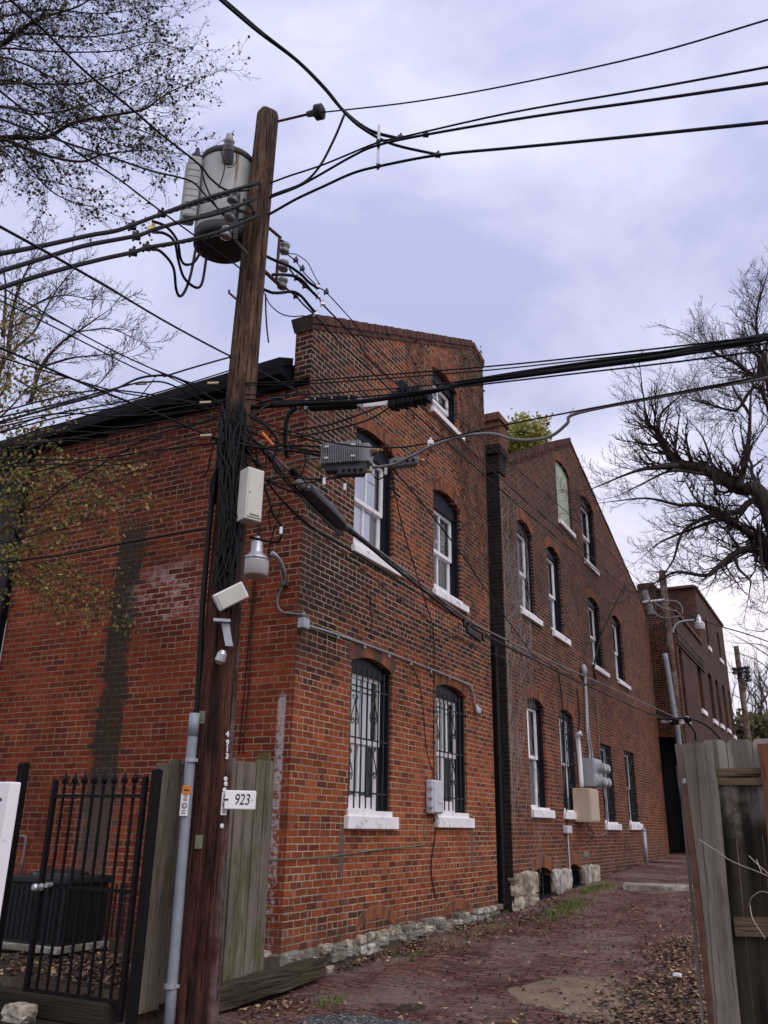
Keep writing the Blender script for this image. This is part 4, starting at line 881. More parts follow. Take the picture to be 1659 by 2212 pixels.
# grey conduit on the pole's left side, and the black one above it
gc = thing('conduit', 'fat grey plastic conduit with stickers running up the left side of the utility pole', 'conduit', at(365, 2212, 7.2))
pts = [at(x, y, 7.32) for x, y in ((360, 2290), (372, 2130), (388, 1930), (402, 1760), (410, 1660), (417, 1590), (421.5, 1541))]
mb = MB(); mb.tube(pts, 0.042, 14); mb.tube(pts[-2:], 0.046, 14); mb.build('pipe', plain('grey_conduit', (0.25, 0.275, 0.315), 0.5, var=0.12, scale=5, dirt=((0.18, 0.18, 0.17), 0.58, 0.5)), gc, smooth=True)
for k, (x, y) in enumerate(((413, 1642), (368, 2130))):
    c_ = at(x, y, 7.31); mb = MB(); mb.lathe(c_ - Vector((0, 0, .015)), (0, 0, 1), [(0, .048), (.03, .048)], 14); mb.obox(c_ + RGT * 0.09 + Vector((0, 0, 0)), RGT * .05, Vector((0, 0, .012)), TOC * .02); mb.build('strap', M_galv, gc)
xy = cr(QS, (310, 1462), (388, 1672)); sticker(*xy[0], *xy[1], lambda x, y: (at(x, y, 7.268), TOC)).build('sticker', [M_sticker, M_ink], gc)
xy = cr(QS, (372, 1412))[0]; mb = MB(); mb.obox(at(*xy, 7.268), RGT * 0.034, Vector((0, 0, 0.034)), TOC * 0.004); mb.obox(at(*xy, 7.262), RGT * 0.02, Vector((0, 0, 0.004)), TOC * 0.002, 1); mb.build('sticker', [M_orange, M_ink], gc)
pipe_obj('conduit', [at(x, y, 7.36) for x, y in ((421, 1545), (427, 1515), (432, 1400), (440, 1280), (448, 1180), (456, 1100), (464, 1040), (474, 980), (480, 930))], 0.026, M_cable, None, 10, 'black cable guard climbing the left side of the utility pole above the grey conduit', 'conduit')

# ---- transformer
TB, TT = at(480, 533, 7.62), at(494, 362, 7.62); TB = Vector((TB.x - 0.02, TB.y, TB.z)); th_ = TT.z - TB.z
TR = thing('transformer', 'big off white cylindrical transformer hung high on the utility pole', 'transformer', TB)
t = NT('transformer_tank'); p = t.obj(); x, y, z = t.xyz(p); n1 = t.noise(p, 3, 6, 0.7)
c = t.mix(t.smooth(n1, 0.45, 0.7), (0.40, 0.42, 0.40), (0.28, 0.30, 0.28))
for a, w0 in ((0.10, 0.014), (0.02, 0.008)):
    e = t.math('ABSOLUTE', t.math('SUBTRACT', t.math('ADD', t.math('MULTIPLY', x, RGT.x), t.math('MULTIPLY', y, RGT.y)), a))
    m = t.math('MULTIPLY', t.smooth(t.math('ADD', e, t.math('MULTIPLY', t.noise(p, 14, 4), 0.012)), w0 + 0.012, w0), t.smooth(z, 0.45 if a > .05 else 0.85, 0.8 if a > .05 else 1.0))
    c = t.mix(t.math('MULTIPLY', m, 0.9), c, (0.16, 0.055, 0.02))
c = t.mix(t.math('MULTIPLY', t.smooth(t.noise(p, 8, 7, 0.75), 0.64, 0.7), 0.8), c, (0.10, 0.06, 0.03))
M_tankm = t.bsdf(c, 0.5, None, 0, 0.4)
mb = MB(); mb.lathe(TB, (0, 0, 1), [(0.13, 0.288), (0.15, 0.292), (th_ - 0.02, 0.292)], 40, cap=False); mb.build('tank', M_tankm, TR, smooth=True)
mb = MB(); mb.lathe(TB, (0, 0, 1), [(0.02, 0.05), (0.0, 0.20), (0.0, 0.286), (0.13, 0.289)], 40); mb.build('base', M_tankdark, TR, smooth=True)
mb = MB(); mb.lathe(TB, (0, 0, 1), [(th_ - 0.03, 0.296), (th_ + 0.0, 0.312), (th_ + 0.04, 0.306), (th_ + 0.10, 0.20), (th_ + .13, 0.0)], 40); mb.build('lid', M_tankdark, TR, smooth=True)
p0 = TB + TOC * 0.27 + RGT * 0.0 + Vector((0, 0, th_ - 0.18)); mb = MB(); mb.lathe(p0, (TOC * 0.55 + Vector((0, 0, 0.85))), [(0, .062), (.13, .055), (.14, .07), (.16, .05), (.18, .07), (.20, .045), (.22, .065), (.25, .04), (.30, .03)], 14)
mb.build('bushing', [M_porc], TR, smooth=True)
mb = MB(); c_ = TB - RGT * 0.345 + TOC * 0.06 + Vector((0, 0, 0.60))
for k in range(2): mb.rbox(c_ + TOC * (0.09 - 0.11 * k) - RGT * 0.03 * k, RGT * 0.075, TOC * 0.035, Vector((0, 0, 0.40)), 0.03)
for k in range(8): mb.obox(c_ + TOC * 0.126 + Vector((0, 0, -0.3 + k * .085)), RGT * 0.06, TOC * 0.004, Vector((0, 0, 0.008)))
mb.build('radiator', plain('radiator_paint', (0.34, 0.36, 0.35), 0.5, var=0.15, scale=4), TR)
mb = MB(); mb.lathe(c_ + Vector((0, 0, .42)) - TOC * .02, (0, 0, 1), [(0, .02), (.03, .05), (.10, .055), (.12, .03), (.2, .02)], 10); mb.build('arrester', M_tankdark, TR)
for zz in (0.32, th_ - 0.25):
    mb = MB(); mb.obox(TB + RGT * 0.30 - TOC * 0.0 + Vector((0, 0, zz)), RGT * 0.10, TOC * 0.02, Vector((0, 0, 0.07))); mb.obox(TB + RGT * 0.33 + TOC * .02 + Vector((0, 0, zz - .08)), RGT * 0.06, TOC * 0.05, Vector((0, 0, 0.03))); mb.build('hanger', M_galv, TR)
xy = cr(Q2, (495, 430), (505, 480), (525, 540), (515, 620), (480, 720)); mb = MB(); mb.tube(spline([at(*q, 7.28) for q in xy], 4), 0.006, 6)
xy = cr(Q2, (605, 440), (610, 520), (580, 565), (540, 573)); mb.tube(spline([at(*q, 7.29) for q in xy], 4), 0.005, 6); mb.build('lead', M_cable, TR)

def spool(mb, c_, ax, s=1.0):
    ax = Vector(ax).normalized(); mb.lathe(Vector(c_) - ax * 0.05 * s, ax, [(0, .03 * s), (.005, .046 * s), (.03 * s, .046 * s), (.042 * s, .030 * s), (.058 * s, .030 * s), (.07 * s, .046 * s), (.095 * s, .046 * s), (.1 * s, .03 * s)], 16)
rk = thing('insulator_rack', 'rusty steel rack with three spool insulators on the right of the pole', 'insulator rack', at(610, 570, 7.6))
mb = MB(); a, b = [at(*q, 7.55) for q in cr(QI, (318, 190), (292, 530))]; u = (a - b).normalized(); mb.obox((a + b) / 2, RGT * 0.016, TOC * 0.02, u * (a - b).length * 0.5)
pa = [at(*q, d) for q, d in zip(cr(QI, (200, 75), (330, 185)), (7.42, 7.55))]; mb.tube(pa, 0.018, 6); pa = [at(*q, d) for q, d in zip(cr(QI, (170, 440), (345, 600)), (7.42, 7.6))]; mb.tube(pa, 0.022, 6); pa = [at(*q, d) for q, d in zip(cr(QI, (222, 345), (290, 380)), (7.42, 7.55))]; mb.tube(pa, 0.012, 6)
for q in ((340, 205), (345, 375), (335, 520)): pa = [at(*z_, 7.6) for z_ in cr(QI, (q[0] - 10, q[1]), (q[0] + 40, q[1] + 30))]; mb.tube(pa, 0.017, 6)
mb.build('bracket', M_rust, rk)
for q in ((363, 270), (352, 415), (343, 563)): mb = MB(); spool(mb, at(*cr(QI, q)[0], 7.6), Vector((0.1, 0, 1)), 1.15); mb.build('spool', M_porc, rk, smooth=True)
rk = thing('insulator_rack', 'dark rack of spool insulators between the transformer and the pole', 'insulator rack', at(520, 490, 7.2))
mb = MB(); a, b = [at(*q, 7.2) for q in cr(Q2, (625, 760), (600, 1100))]; u = (a - b).normalized(); mb.obox((a + b) / 2, RGT * 0.022, TOC * 0.02, u * (a - b).length * 0.5)
for q0, q1 in (((600, 1100), (690, 1200)), ((660, 800), (740, 880)), ((740, 880), (735, 920)), ((615, 880), (700, 900))): mb.tube([at(*cr(Q2, q0)[0], 7.2), at(*cr(Q2, q1)[0], 7.25)], 0.018, 6)
mb.build('bracket', M_tankdark, rk)
for q in ((585, 785), (563, 910), (537, 1045)): mb = MB(); spool(mb, at(*cr(Q2, q)[0], 7.15), Vector((0.1, 0, 1)), 1.2); mb.build('spool', M_porc, rk, smooth=True)
st = thing('strain_insulator', 'dark ribbed strain insulator on a rod reaching right from the pole top', 'insulator', at(650, 252, 7.3))
a, b = [at(*q, d) for q, d in zip(cr(Q2, (880, 243), (1125, 185)), (7.4, 7.2))]; mb = MB(); mb.tube([a, b], 0.014, 8); mb.build('rod', M_rust, st)
e_ = at(*cr(Q2, (1250, 160))[0], 7.1); ax = (e_ - b).normalized(); L_ = (e_ - b).length; mb = MB(); prof = [(0, .03), (L_ * .5, .042)]
for k in range(4): prof += [(L_ * (.52 + .11 * k), .085), (L_ * (.57 + .11 * k), .062)]
mb.lathe(b, ax, prof + [(L_, .03)], 18); mb.build('insulator', M_tankdark, st, smooth=True)

# ---- boxes on the pole
def pbox(name, label, px, D, n, hw, hh, hd, mat, cat, roll=0.0, panel=True, tiltup=0.0):
    c_ = at(*px, D); o = thing(name, label, cat, c_); n = Vector(n).normalized(); u = Vector((-n.y, n.x, 0)).normalized(); w = n.cross(u)
    ca, sa = math.cos(roll), math.sin(roll); u, w = u * ca + w * sa, w * ca - u * sa
    mb = MB(); mb.rbox(c_, u * hw, w * hh, n * hd, 0.010); mb.build('body', mat, o)
    if panel: mb = MB(); mb.rbox(c_ + n * (hd + 0.004), u * (hw * 0.86), w * (hh * 0.90), n * 0.006, 0.004); mb.build('cover', M_beige if mat is M_plastic else mat, o)
    return o, c_, u, w, n
o, c_, u, w, n = pbox('junction_box', 'tall beige metal box on the front of the utility pole above the lamp', (541, 1072), 7.12, TOC * 0.86 + RGT * 0.5, 0.085, 0.245, 0.075, M_beige, 'junction box')
mb = MB(); mb.obox(c_ + w * -0.20 + n * .088, u * 0.05, w * 0.003, n * 0.002); mb.lathe(c_ - u * .06 + n * .086, n, [(0, .006), (.004, .006)], 8); mb.build('vent', M_ink, o)
pbox('junction_box', 'white plastic box tilted on the utility pole beside the lamp', (498, 1288), 7.15, TOC * 0.95 + RGT * 0.25 + Vector((0, 0, -0.15)), 0.138, 0.074, 0.035, M_plastic, 'junction box', roll=R(33))
pbox('junction_box', 'dark green slim box on the left edge of the utility pole', (461, 1063), 7.42, TOC * 0.9 - RGT * 0.3, 0.03, 0.11, 0.04, M_iron, 'junction box')
pbox('junction_box', 'tiny grey box among the black cables on the left of the pole', (482, 993), 7.22, TOC * 0.95 - RGT * 0.2, 0.035, 0.055, 0.03, M_grey, 'junction box', roll=R(-10), panel=False)
br = thing('bracket', 'bent grey steel bracket hanging on the pole under the tilted white box', 'bracket', at(487, 1380, 7.18))
pts = [at(*q, 7.17) for q in cr(QL, (195, 1415), (270, 1405), (325, 1720))]; mb = MB()
mb.obox((pts[0] + pts[1]) / 2, RGT * 0.07, Vector((0, 0, .012)), TOC * .05); u = (pts[1] - pts[2]); mb.obox((pts[1] + pts[2]) / 2, RGT * 0.032, u * 0.5, TOC * 0.008); mb.build('arm', M_galv, br)
mb = MB(); mb.lathe(at(*cr(QL, (250, 1770))[0], 7.15), Vector((-.3, 0, -1)), [(0, .02), (.03, .04), (.09, .045), (.12, .02)], 10); mb.build('clamp', M_alu, br)

# ---- dusk to dawn lamp
def yard_lamp(label, c0, s, armpts, r, group=None):
    o = thing('street_lamp', label, 'lamp', c0, group)
    mb = MB(); mb.lathe(c0, (0, 0, 1), [(0.0, .142 * s), (.012 * s, .148 * s), (.03 * s, .14 * s), (.085 * s, .078 * s), (.10 * s, .07 * s), (.21 * s, .062 * s), (.225 * s, .04 * s), (.23 * s, .032 * s), (.275 * s, .032 * s), (.28 * s, .02 * s)], 24); mb.build('housing', M_alu, o, smooth=True)
    mb = MB(); mb.lathe(c0, (0, 0, -1), [(0, .14 * s), (.02 * s, .145 * s), (.16 * s, .138 * s), (.175 * s, .128 * s), (.178 * s, 0.0)], 28); mb.build('lens', M_lens, o, smooth=True)
    mb = MB(); mb.tube(spline(armpts, 6), r, 10); mb.build('arm', M_galv, o, smooth=True); return o
t = NT('lamp_lens'); p = t.obj(); x, y, z = t.xyz(p); an = t.n('ShaderNodeMath', operation='ARCTAN2'); t.put(an.inputs[0], x); t.put(an.inputs[1], y)
M_lens = t.bsdf((0.52, 0.50, 0.48), 0.35, t.bump(t.math('SINE', t.math('MULTIPLY', an.outputs[0], 40)), 0.4, 0.01), 0, 0.5, **{})
LY = 7.08; c0 = on(553, 1212, 1, LY)
arm = [on(*cr(QL, q)[0], 1, yy) for q, yy in (((850, 560), LY + .02), ((905, 600), LY + .08), ((960, 680), LY + .2), ((1000, 790), LY + .32), ((1005, 870), LY + .42), ((995, 960), YL - .03))]
lamp = yard_lamp('silver dusk to dawn lamp with frosted lens on a curved arm at the brick corner', c0, 1.0, arm, 0.026)
mb = MB(); q = on(*cr(QL, (1010, 950))[0], 1, YL - .02); mb.rbox(q, (.05, 0, 0), (0, .02, 0), (0, 0, .03), .008); mb.build('wall_bracket', M_tankdark, lamp)
pts = [on(*cr(QL, q)[0], 1, YL - .03) for q in ((990, 965), (975, 1010), (935, 1090), (925, 1180), (945, 1250), (1000, 1300))] + [on(*cr(QL, q)[0], 1, YL - .02) for q in ((1090, 1312),)] + [A(*cr(QL, (1240, 1330))[0], .06), A(*cr(QL, (1285, 1350))[0], .06), A(*cr(QL, (1310, 1385))[0], .06)]
pipe_obj('flexible_conduit', pts, 0.013, M_cablegrey, None, 8, 'grey flexible conduit curving from the corner lamp down to the junction box', 'conduit')

# ---------------------------------------------------------------- wires
def wire(label, px, D0, D1, r, name='cable', mat=None, group='overhead cables', sub=5, n=6, cat='cable', Ds=None, parent=None, ends=None):
    L_ = [0]
    for a, b in zip(px, px[1:]): L_.append(L_[-1] + math.hypot(b[0] - a[0], b[1] - a[1]))
    pts = []
    for i, (q, l) in enumerate(zip(px, L_)):
        k = l / L_[-1]; D = Ds[i] if Ds else 1 / ((1 - k) / D0 + k / D1); pts.append(at(*q, D))
    if ends:
        for i, v in ends.items(): pts[i] = v
    mb = MB(); sp = spline(pts, sub)
    if px[-1][0] > 1665: u = (sp[-1] - sp[-4]).normalized(); sp += [sp[-1] + u * 5 + Vector((0, 0, .1)), sp[-1] + u * 12 + Vector((0, 0, .6))]
    if px[0][0] < -5 or px[0][1] < -5: u = (sp[0] - sp[3]).normalized(); sp = [sp[0] + u * 12 + Vector((0, 0, .6)), sp[0] + u * 5 + Vector((0, 0, .1))] + sp
    mb.tube(sp, r, n)
    if parent: return mb.build(name, mat or M_cable, parent, smooth=True)
    return one(mb, name, mat or M_cable, label, cat, pts[0], group, True)
PG = 'power lines'
wire('power line from the top edge of the sky bending to the upper line connector', [(460, -15), (500, 20), (560, 70), (640, 130), (700, 190), (745, 242), (800, 282), (865, 300)], 6.6, 7.2, .019, 'power_line', None, PG, cat='power line')
wire('second power line twisted beside it, bending down to the lowest line connector', [(466, -15), (506, 18), (566, 70), (643, 131), (703, 191), (748, 247), (790, 282), (850, 312), (945, 334)], 6.65, 7.1, .016, 'power_line', None, PG, cat='power line')
wire('black jumper hanging from the twisted line fork back to the pole', [(745, 245), (722, 300), (690, 360), (655, 395), (605, 415), (580, 424)], 7.1, 7.35, .014, 'jumper', None, PG, cat='power line')
wire('thin line running level to the right from the strain insulator', [(690, 243), (740, 238), (900, 219), (1100, 184), (1400, 118), (1690, 33)], 7.1, 5.2, .008, 'power_line', None, PG, cat='power line')
wire('top line of the three cables spreading right below the thin line', [(572, 398), (590, 393), (625, 380), (700, 355), (815, 308), (865, 297), (1100, 244), (1400, 192), (1690, 139)], 7.35, 5.4, .010, 'power_line', None, PG, cat='power line')
wire('middle line of the three cables spreading right from the pole', [(572, 432), (590, 424), (640, 405), (690, 378), (760, 338), (815, 314), (920, 291), (1150, 252), (1400, 217), (1690, 175)], 7.35, 5.4, .013, 'power_line', None, PG, cat='power line')
wire('lowest line of the three cables spreading right from the pole', [(568, 468), (585, 461), (640, 430), (700, 402), (760, 375), (815, 360), (945, 335), (1100, 320), (1300, 301), (1690, 261)], 7.35, 5.4, .014, 'power_line', None, PG, cat='power line')
s_ = thing('cable_spreader', 'upright flat bar holding three cables apart to the right of the pole', 'spreader', at(818, 318, 7.0)); a, b = at(819, 270, 6.95), at(816, 366, 6.95); mb = MB(); mb.obox((a + b) / 2, RGT * .014, TOC * .006, (a - b) * .5); mb.build('bar', M_galv, s_)
for y in (305, 313, 358): mb = MB(); mb.lathe(at(817, y, 6.93), RGT, [(-.02, .012), (-.02, .022), (.02, .022), (.02, .012)], 8); mb.build('clamp', M_tankdark, s_)
def clamp(x, y, D, label, s=1.0, mat=None, grp='line connectors'):
    mb = MB(); c_ = at(x, y, D); mb.rbox(c_, RGT * .030 * s, TOC * .018 * s, Vector((0, 0, .022 * s)), .006); mb.lathe(c_ + Vector((0, 0, .02 * s)), (0.2, 0, 1), [(0, .012 * s), (.03 * s, .012 * s), (.034 * s, .006 * s)], 8); mb.lathe(c_ - RGT * .02 * s, (0, 0, -1), [(0, .012 * s), (.04 * s, .009 * s)], 8)
    return one(mb, 'line_connector', mat or M_tankdark, label, 'connector', c_, grp)
for x, y, l in ((865, 297, 'black connector on the top cable right of the spreader bar'), (920, 291, 'black connector on the middle cable right of the spreader bar'), (946, 335, 'black connector on the lowest cable right of the spreader bar')): clamp(x, y, 6.9, l, 1.0)
TL = [cr(Q1, (-30, 1512), (250, 1460), (520, 1400), (690, 1370), (790, 1335), (960, 1270), (1150, 1200), (1350, 1140), (1540, 1085)),
      cr(Q1, (-30, 1620), (220, 1545), (500, 1460), (810, 1400), (910, 1365), (1080, 1315), (1300, 1265), (1520, 1180)),
      cr(Q1, (-30, 1722), (150, 1662), (400, 1590), (620, 1535), (790, 1498), (880, 1470), (1100, 1430), (1320, 1370), (1560, 1270))]
for i, (q, w_) in enumerate(zip(TL, ('topmost', 'middle', 'lowest'))):
    wire(w_ + ' of the three thick black lines crossing the left sky to the transformer', q, 6.0, 7.2, .020, 'power_line', None, PG, cat='power line')
M_strand = plain('strand', (0.05, 0.05, 0.052), 0.5, var=0.3, scale=60)
for q, w_ in (((1000, 1262), 'topmost'), ((1050, 1325), 'middle'), ((960, 1462), 'lowest')):
    a = at(*cr(Q1, q)[0], 6.95); b = at(*cr(Q1, (q[0] + 380, q[1] - 115 if w_ != 'lowest' else q[1] - 75))[0], 7.15)
    mb = MB(); u = (b - a).normalized(); e1 = u.orthogonal().normalized(); e2 = u.cross(e1)
    for k in range(3): mb.tube([a.lerp(b, i / 24) + (e1 * math.cos(i * .9 + k * 2.1) + e2 * math.sin(i * .9 + k * 2.1)) * .010 for i in range(25)], .0085, 5)
    one(mb, 'cable_grip', M_strand, 'twisted dead end grip on the ' + w_ + ' thick line in front of the transformer', 'cable grip', a, 'dead end grips')
for q, w_ in (((785, 1345), 'topmost'), ((810, 1405), 'middle'), ((790, 1500), 'lowest'), ((960, 1270), 'topmost'), ((905, 1362), 'middle'), ((870, 1470), 'lowest')):
    clamp(*cr(Q1, q)[0], 6.85, ('outer' if q[0] < 830 else 'inner') + ' connector on the ' + w_ + ' thick line left of the transformer', 1.25, M_brass if q[0] == 905 else None)
for q, w_ in ((((-8, 1165), (60, 1180), (150, 1290), (172, 1450), (200, 1505), (240, 1460), (280, 1340), (318, 1140)), 'lowest and widest'), (((0, 1040), (90, 1050), (160, 1110), (190, 1250), (230, 1370), (310, 1440), (360, 1410), (392, 1225)), 'middle'), (((0, 960), (100, 1000), (180, 1100), (205, 1230), (240, 1275), (300, 1260), (350, 1185)), 'smallest')):
    wire(w_ + ' slack cable loop hanging under the transformer', cr(Q2, *q), 6.9, 7.5, .014, 'cable_loop', None, 'transformer cable loops', cat='cable')
G2 = 'thin wires fanning left of the pole'
for q, D0, D1, r, l in (
    (cr(Q1, (30, -30), (250, 170), (500, 420), (750, 620), (960, 800), (1180, 975), (1250, 1060), (1350, 1130), (1480, 1130)), 5.5, 7.3, .011, 'black wire from the top left corner diagonal across the tree to the transformer'),
    (cr(Q1, (1190, 985), (1225, 1110), (1300, 1250), (1370, 1300), (1460, 1300)), 7.15, 7.25, .009, 'drop wire looping off the transformer arrester to the pole'),
    (cr(Q1, (-20, 525), (200, 700), (450, 900), (700, 1060), (950, 1250), (1200, 1430), (1330, 1520), (1440, 1605)), 5.5, 7.3, .008, 'thin guy wire through the tree to the clevis under the transformer'),
    (cr(Q1, (-20, 700), (400, 850), (650, 930), (900, 1015), (1050, 1050), (1150, 1085), (1230, 1170), (1330, 1270), (1440, 1320)), 5.5, 7.3, .009, 'sagging wire crossing the lower tree branches to the insulator rack'),
    (cr(Q1, (-20, 1335), (300, 1510), (560, 1659), (700, 1740)) + cr(Q5, (700, 190), (1200, 490), (1659, 735)) + cr(Q3, (380, 170), (530, 265), (900, 465), (1180, 640)), 5.0, 9.5, .010, 'long straight wire from the left sky passing before the pole to the arched window'),
    (cr(Q5, (-15, 225), (500, 530), (900, 740), (1250, 890), (1640, 1010)), 6.0, 7.3, .006, 'upper thin wire of the left fan crossing the bare tree'),
    (cr(Q5, (-15, 330), (450, 560), (900, 790), (1130, 895)), 6.0, 7.2, .006, 'thin wire of the left fan ending at the bunched splice'),
    (cr(Q5, (-15, 290), (400, 480), (800, 690), (1200, 880), (1640, 1095)), 6.2, 7.3, .005, 'thinnest wire of the left fan between two neighbours'),
    (cr(Q5, (-15, 675), (300, 810), (700, 980), (1100, 1140), (1400, 1270), (1580, 1345), (1659, 1400)), 6.0, 7.3, .009, 'dark wire crossing the cornice down to the pole'),
    (cr(Q5, (-15, 745), (500, 900), (900, 1010), (1300, 1060), (1640, 1090)), 6.0, 7.3, .006, 'nearly level wire along the cornice top'),
    (cr(Q5, (-15, 1225), (400, 1110), (700, 1030), (850, 975), (1000, 905), (1130, 883), (1250, 890), (1400, 960), (1640, 1120)), 6.4, 7.3, .011, 'thick drop cable rising to a hump over the cornice then falling to the pole'),
    (cr(Q5, (-15, 1190), (450, 1080), (800, 985), (1000, 935), (1060, 930), (1220, 940), (1500, 1080), (1640, 1150)), 6.5, 7.3, .008, 'drop cable just under the hump cable over the cornice'),
    (cr(Q5, (-15, 1150), (500, 1020), (850, 990), (1300, 1060), (1640, 1160)), 6.5, 7.3, .007, 'flat sagging drop cable behind the hump cable'),
    (cr(Q5, (-15, 1260), (450, 1150), (900, 1070), (1300, 960), (1659, 848)), 6.5, 7.35, .007, 'drop cable climbing past the cornice to the upper pole hook'),
    (cr(Q5, (1190, 890), (1400, 825), (1659, 752)) + cr(Q3, (340, 183)), 7.0, 7.35, .009, 'tight cable from the hump up to the white hook on the pole'),
    (cr(Q5, (-15, 1300), (450, 1180), (900, 1110), (1300, 1085), (1640, 1060)), 6.6, 7.35, .007, 'dark cable crossing the lower cornice edge'),
    (cr(Q5, (-15, 1400), (250, 1370), (900, 1280), (1400, 1240), (1620, 1170)), 6.8, 7.35, .007, 'cable crossing the first brick courses below the cornice'),
    (cr(Q5, (270, 1845), (480, 1680), (700, 1550), (900, 1430), (1100, 1320), (1350, 1250), (1620, 1170)), 8.2, 7.35, .007, 'cable slanting across the brick from the yellow leaves up to the pole'),
    (cr(Q5, (200, 1600), (600, 1500), (800, 1475), (1100, 1430), (1600, 1365)), 8.0, 7.35, .007, 'lower cable crossing the upper brick wall to the pole'),
    (cr(Q6, (-15, 445), (150, 410), (350, 352), (480, 335), (560, 318), (640, 250), (720, 40), (770, -100)), 9.0, 9.5, .006, 'wire looping through the yellow leaves in front of the brick wall'),
    (cr(Q6, (-15, 585), (250, 550), (500, 520), (900, 440), (1200, 385), (1520, 328)), 8.5, 7.4, .009, 'straight black wire across the brick wall at lamp height'),
    (cr(Q5, (1010, 1050), (1120, 905)), 7.1, 7.1, .005, 'short tie wire hanging under the bunched splice'),
    ): wire(l, q, D0, D1, r, 'wire', None, G2, cat='wire')
for q, l in (((1025, 940), 'beige wedge clamp on the cables over the cornice'), ((1545, 938), 'pale wedge clamp high on the left of the pole'), ((1490, 1078), 'pale wedge clamp lower on the left of the pole'), ((1495, 1318), 'white wedge clamp low on the left of the pole')):
    mb = MB(); c_ = at(*cr(Q5, q)[0], 7.1); mb.rbox(c_, RGT * .05 + Vector((0, 0, .008)), TOC * .012, Vector((0, 0, .011)), .004); one(mb, 'wedge_clamp', M_tan, l, 'clamp', c_, 'drop wire clamps')
rl = random.Random(44)
for k in range(8):
    y0 = 905 + k * 14 + rl.uniform(-8, 8); y1 = 868 + k * 13; m_ = rl.uniform(-14, 10)
    wire('one of several thin black drop cables bunched low across the cornice left of the pole', [(-15, y0 + rl.uniform(0, 40)), (120, y0 - 8 + m_), (260, (y0 + y1) / 2 + 14 + m_), (390, y1 + 10), (492, y1 + rl.uniform(-6, 6))], 6.6, 7.25, .0055, 'cable', None, 'drop cables bunched at the cornice')
# cables going right at eaves height
G3 = 'communication cables to the right'
wire('heavy bundled black cable sagging right past the attic window', [(545, 880), (600, 876), (665, 872), (772, 868), (850, 858), (935, 845), (1000, 829), (1100, 815), (1250, 795), (1400, 775), (1550, 750), (1690, 724)], 7.3, 5.6, .022, 'cable', None, G3, n=8)
wire('second strand lashed along the heavy bundled cable', [(930, 847), (1000, 826), (1100, 808), (1250, 786), (1400, 766), (1550, 742), (1690, 718)], 6.75, 5.6, .015, 'cable', None, G3, n=6)
wire('thin upper cable of the pair above the heavy bundle', [(510, 828), (640, 824), (800, 812), (1040, 793), (1250, 772), (1690, 722)], 7.3, 5.6, .007, 'cable', None, G3)
wire('thin lower cable of the pair above the heavy bundle', [(512, 832), (640, 830), (800, 820), (1040, 801), (1250, 779), (1690, 730)], 7.3, 5.6, .006, 'cable', None, G3)
wire('thin cable just over the heavy bundle by the splice cases', [(515, 852), (640, 853), (800, 843), (930, 832), (1040, 817), (1300, 785), (1690, 738)], 7.3, 5.6, .006, 'cable', None, G3)
wire('thin cable below the heavy bundle across the sky', [(515, 862), (640, 866), (800, 856), (1000, 835), (1200, 812), (1450, 783), (1690, 752)], 7.3, 5.6, .007, 'cable', None, G3)
wire('steel messenger wire holding the finned amplifier', [(545, 905), (640, 935), (740, 960), (870, 966), (1000, 938), (1100, 916), (1240, 889), (1450, 850), (1690, 805)], 7.3, 5.8, .007, 'cable', None, G3)
wire('grey coaxial cable curving from the amplifier down and up to the messenger wire', [(805, 1010), (850, 1003), (890, 985), (930, 965), (985, 945), (1030, 938), (1070, 938), (1100, 947), (1140, 951), (1190, 942), (1225, 915), (1248, 892), (1450, 852), (1690, 810)], 7.2, 5.8, .014, 'cable', M_cablegrey, G3)
wire('grey coaxial tail left of the finned amplifier', [(690, 990), (650, 993), (610, 1005), (590, 1020), (583, 1040)], 7.4, 7.4, .010, 'cable', M_cablegrey, G3)
for x, y, l in ((1238, 892, 'pale lashing clamp where the grey coax rejoins the messenger wire'), (930, 956, 'white clip on the messenger wire by the vines')): clamp(x, y, 6.7, l, 0.9, M_plastic, 'cable clips')
# splice cases, amplifier
def between(D0, D1, a, b): return at(*a, D0), at(*b, D1)
def case(name, label, a, b, r, mat, prof=None, sq=1.0):
    ax = b - a; L_ = ax.length; u = ax.normalized(); e2 = TOC - u * TOC.dot(u); e2.normalize(); e3 = u.cross(e2)
    o = thing(name, label, 'splice case', (a + b) / 2); return o, u, e2, e3, L_
a, b = between(7.25, 7.1, (668, 876), (772, 870)); o, u, e2, e3, L_ = case('splice_case', 'flat black splice case on the heavy cable in front of the brick corner', a, b, .05, M_cable)
mb = MB(); mb.rbox((a + b) / 2, u * L_ / 2, e2 * .045, e3 * .052, .02); mb.build('body', M_cable, o); mb = MB(); mb.rbox((a + b) / 2 - e3 * 0.05, u * L_ * .47, e2 * .05, e3 * .012, .006)
mb.build('flange', M_cable, o)
for k in (-.35, 0.0, .35): mb = MB(); mb.tube([(a + b) / 2 + u * L_ * k + e2 * .05 + e3 * .0, (a + b) / 2 + u * L_ * k + e2 * .06 - e3 * .03, (a + b) / 2 + u * L_ * k + e2 * .05 - e3 * .05], .006, 5); mb.build('latch', M_galv, o)
for k, q in ((-.55, a), (.55, b)): mb = MB(); mb.rbox((a + b) / 2 + u * L_ * k, u * .015, e2 * .035, e3 * .06, .005); mb.build('end_clamp', M_cablegrey, o)
a, b = between(6.95, 6.75, (842, 868), (930, 850)); o, u, e2, e3, L_ = case('splice_case', 'knobbly black terminal on the heavy cable beside the white tag', a, b, .05, M_cable)
mb = MB()
for k in range(9): mb.rbox(a.lerp(b, (k + .5) / 9) + e3 * (.025 + .012 * (k % 2)) , u * L_ / 20, e2 * (.05 + .008 * (k % 2)), e3 * .055, .012)
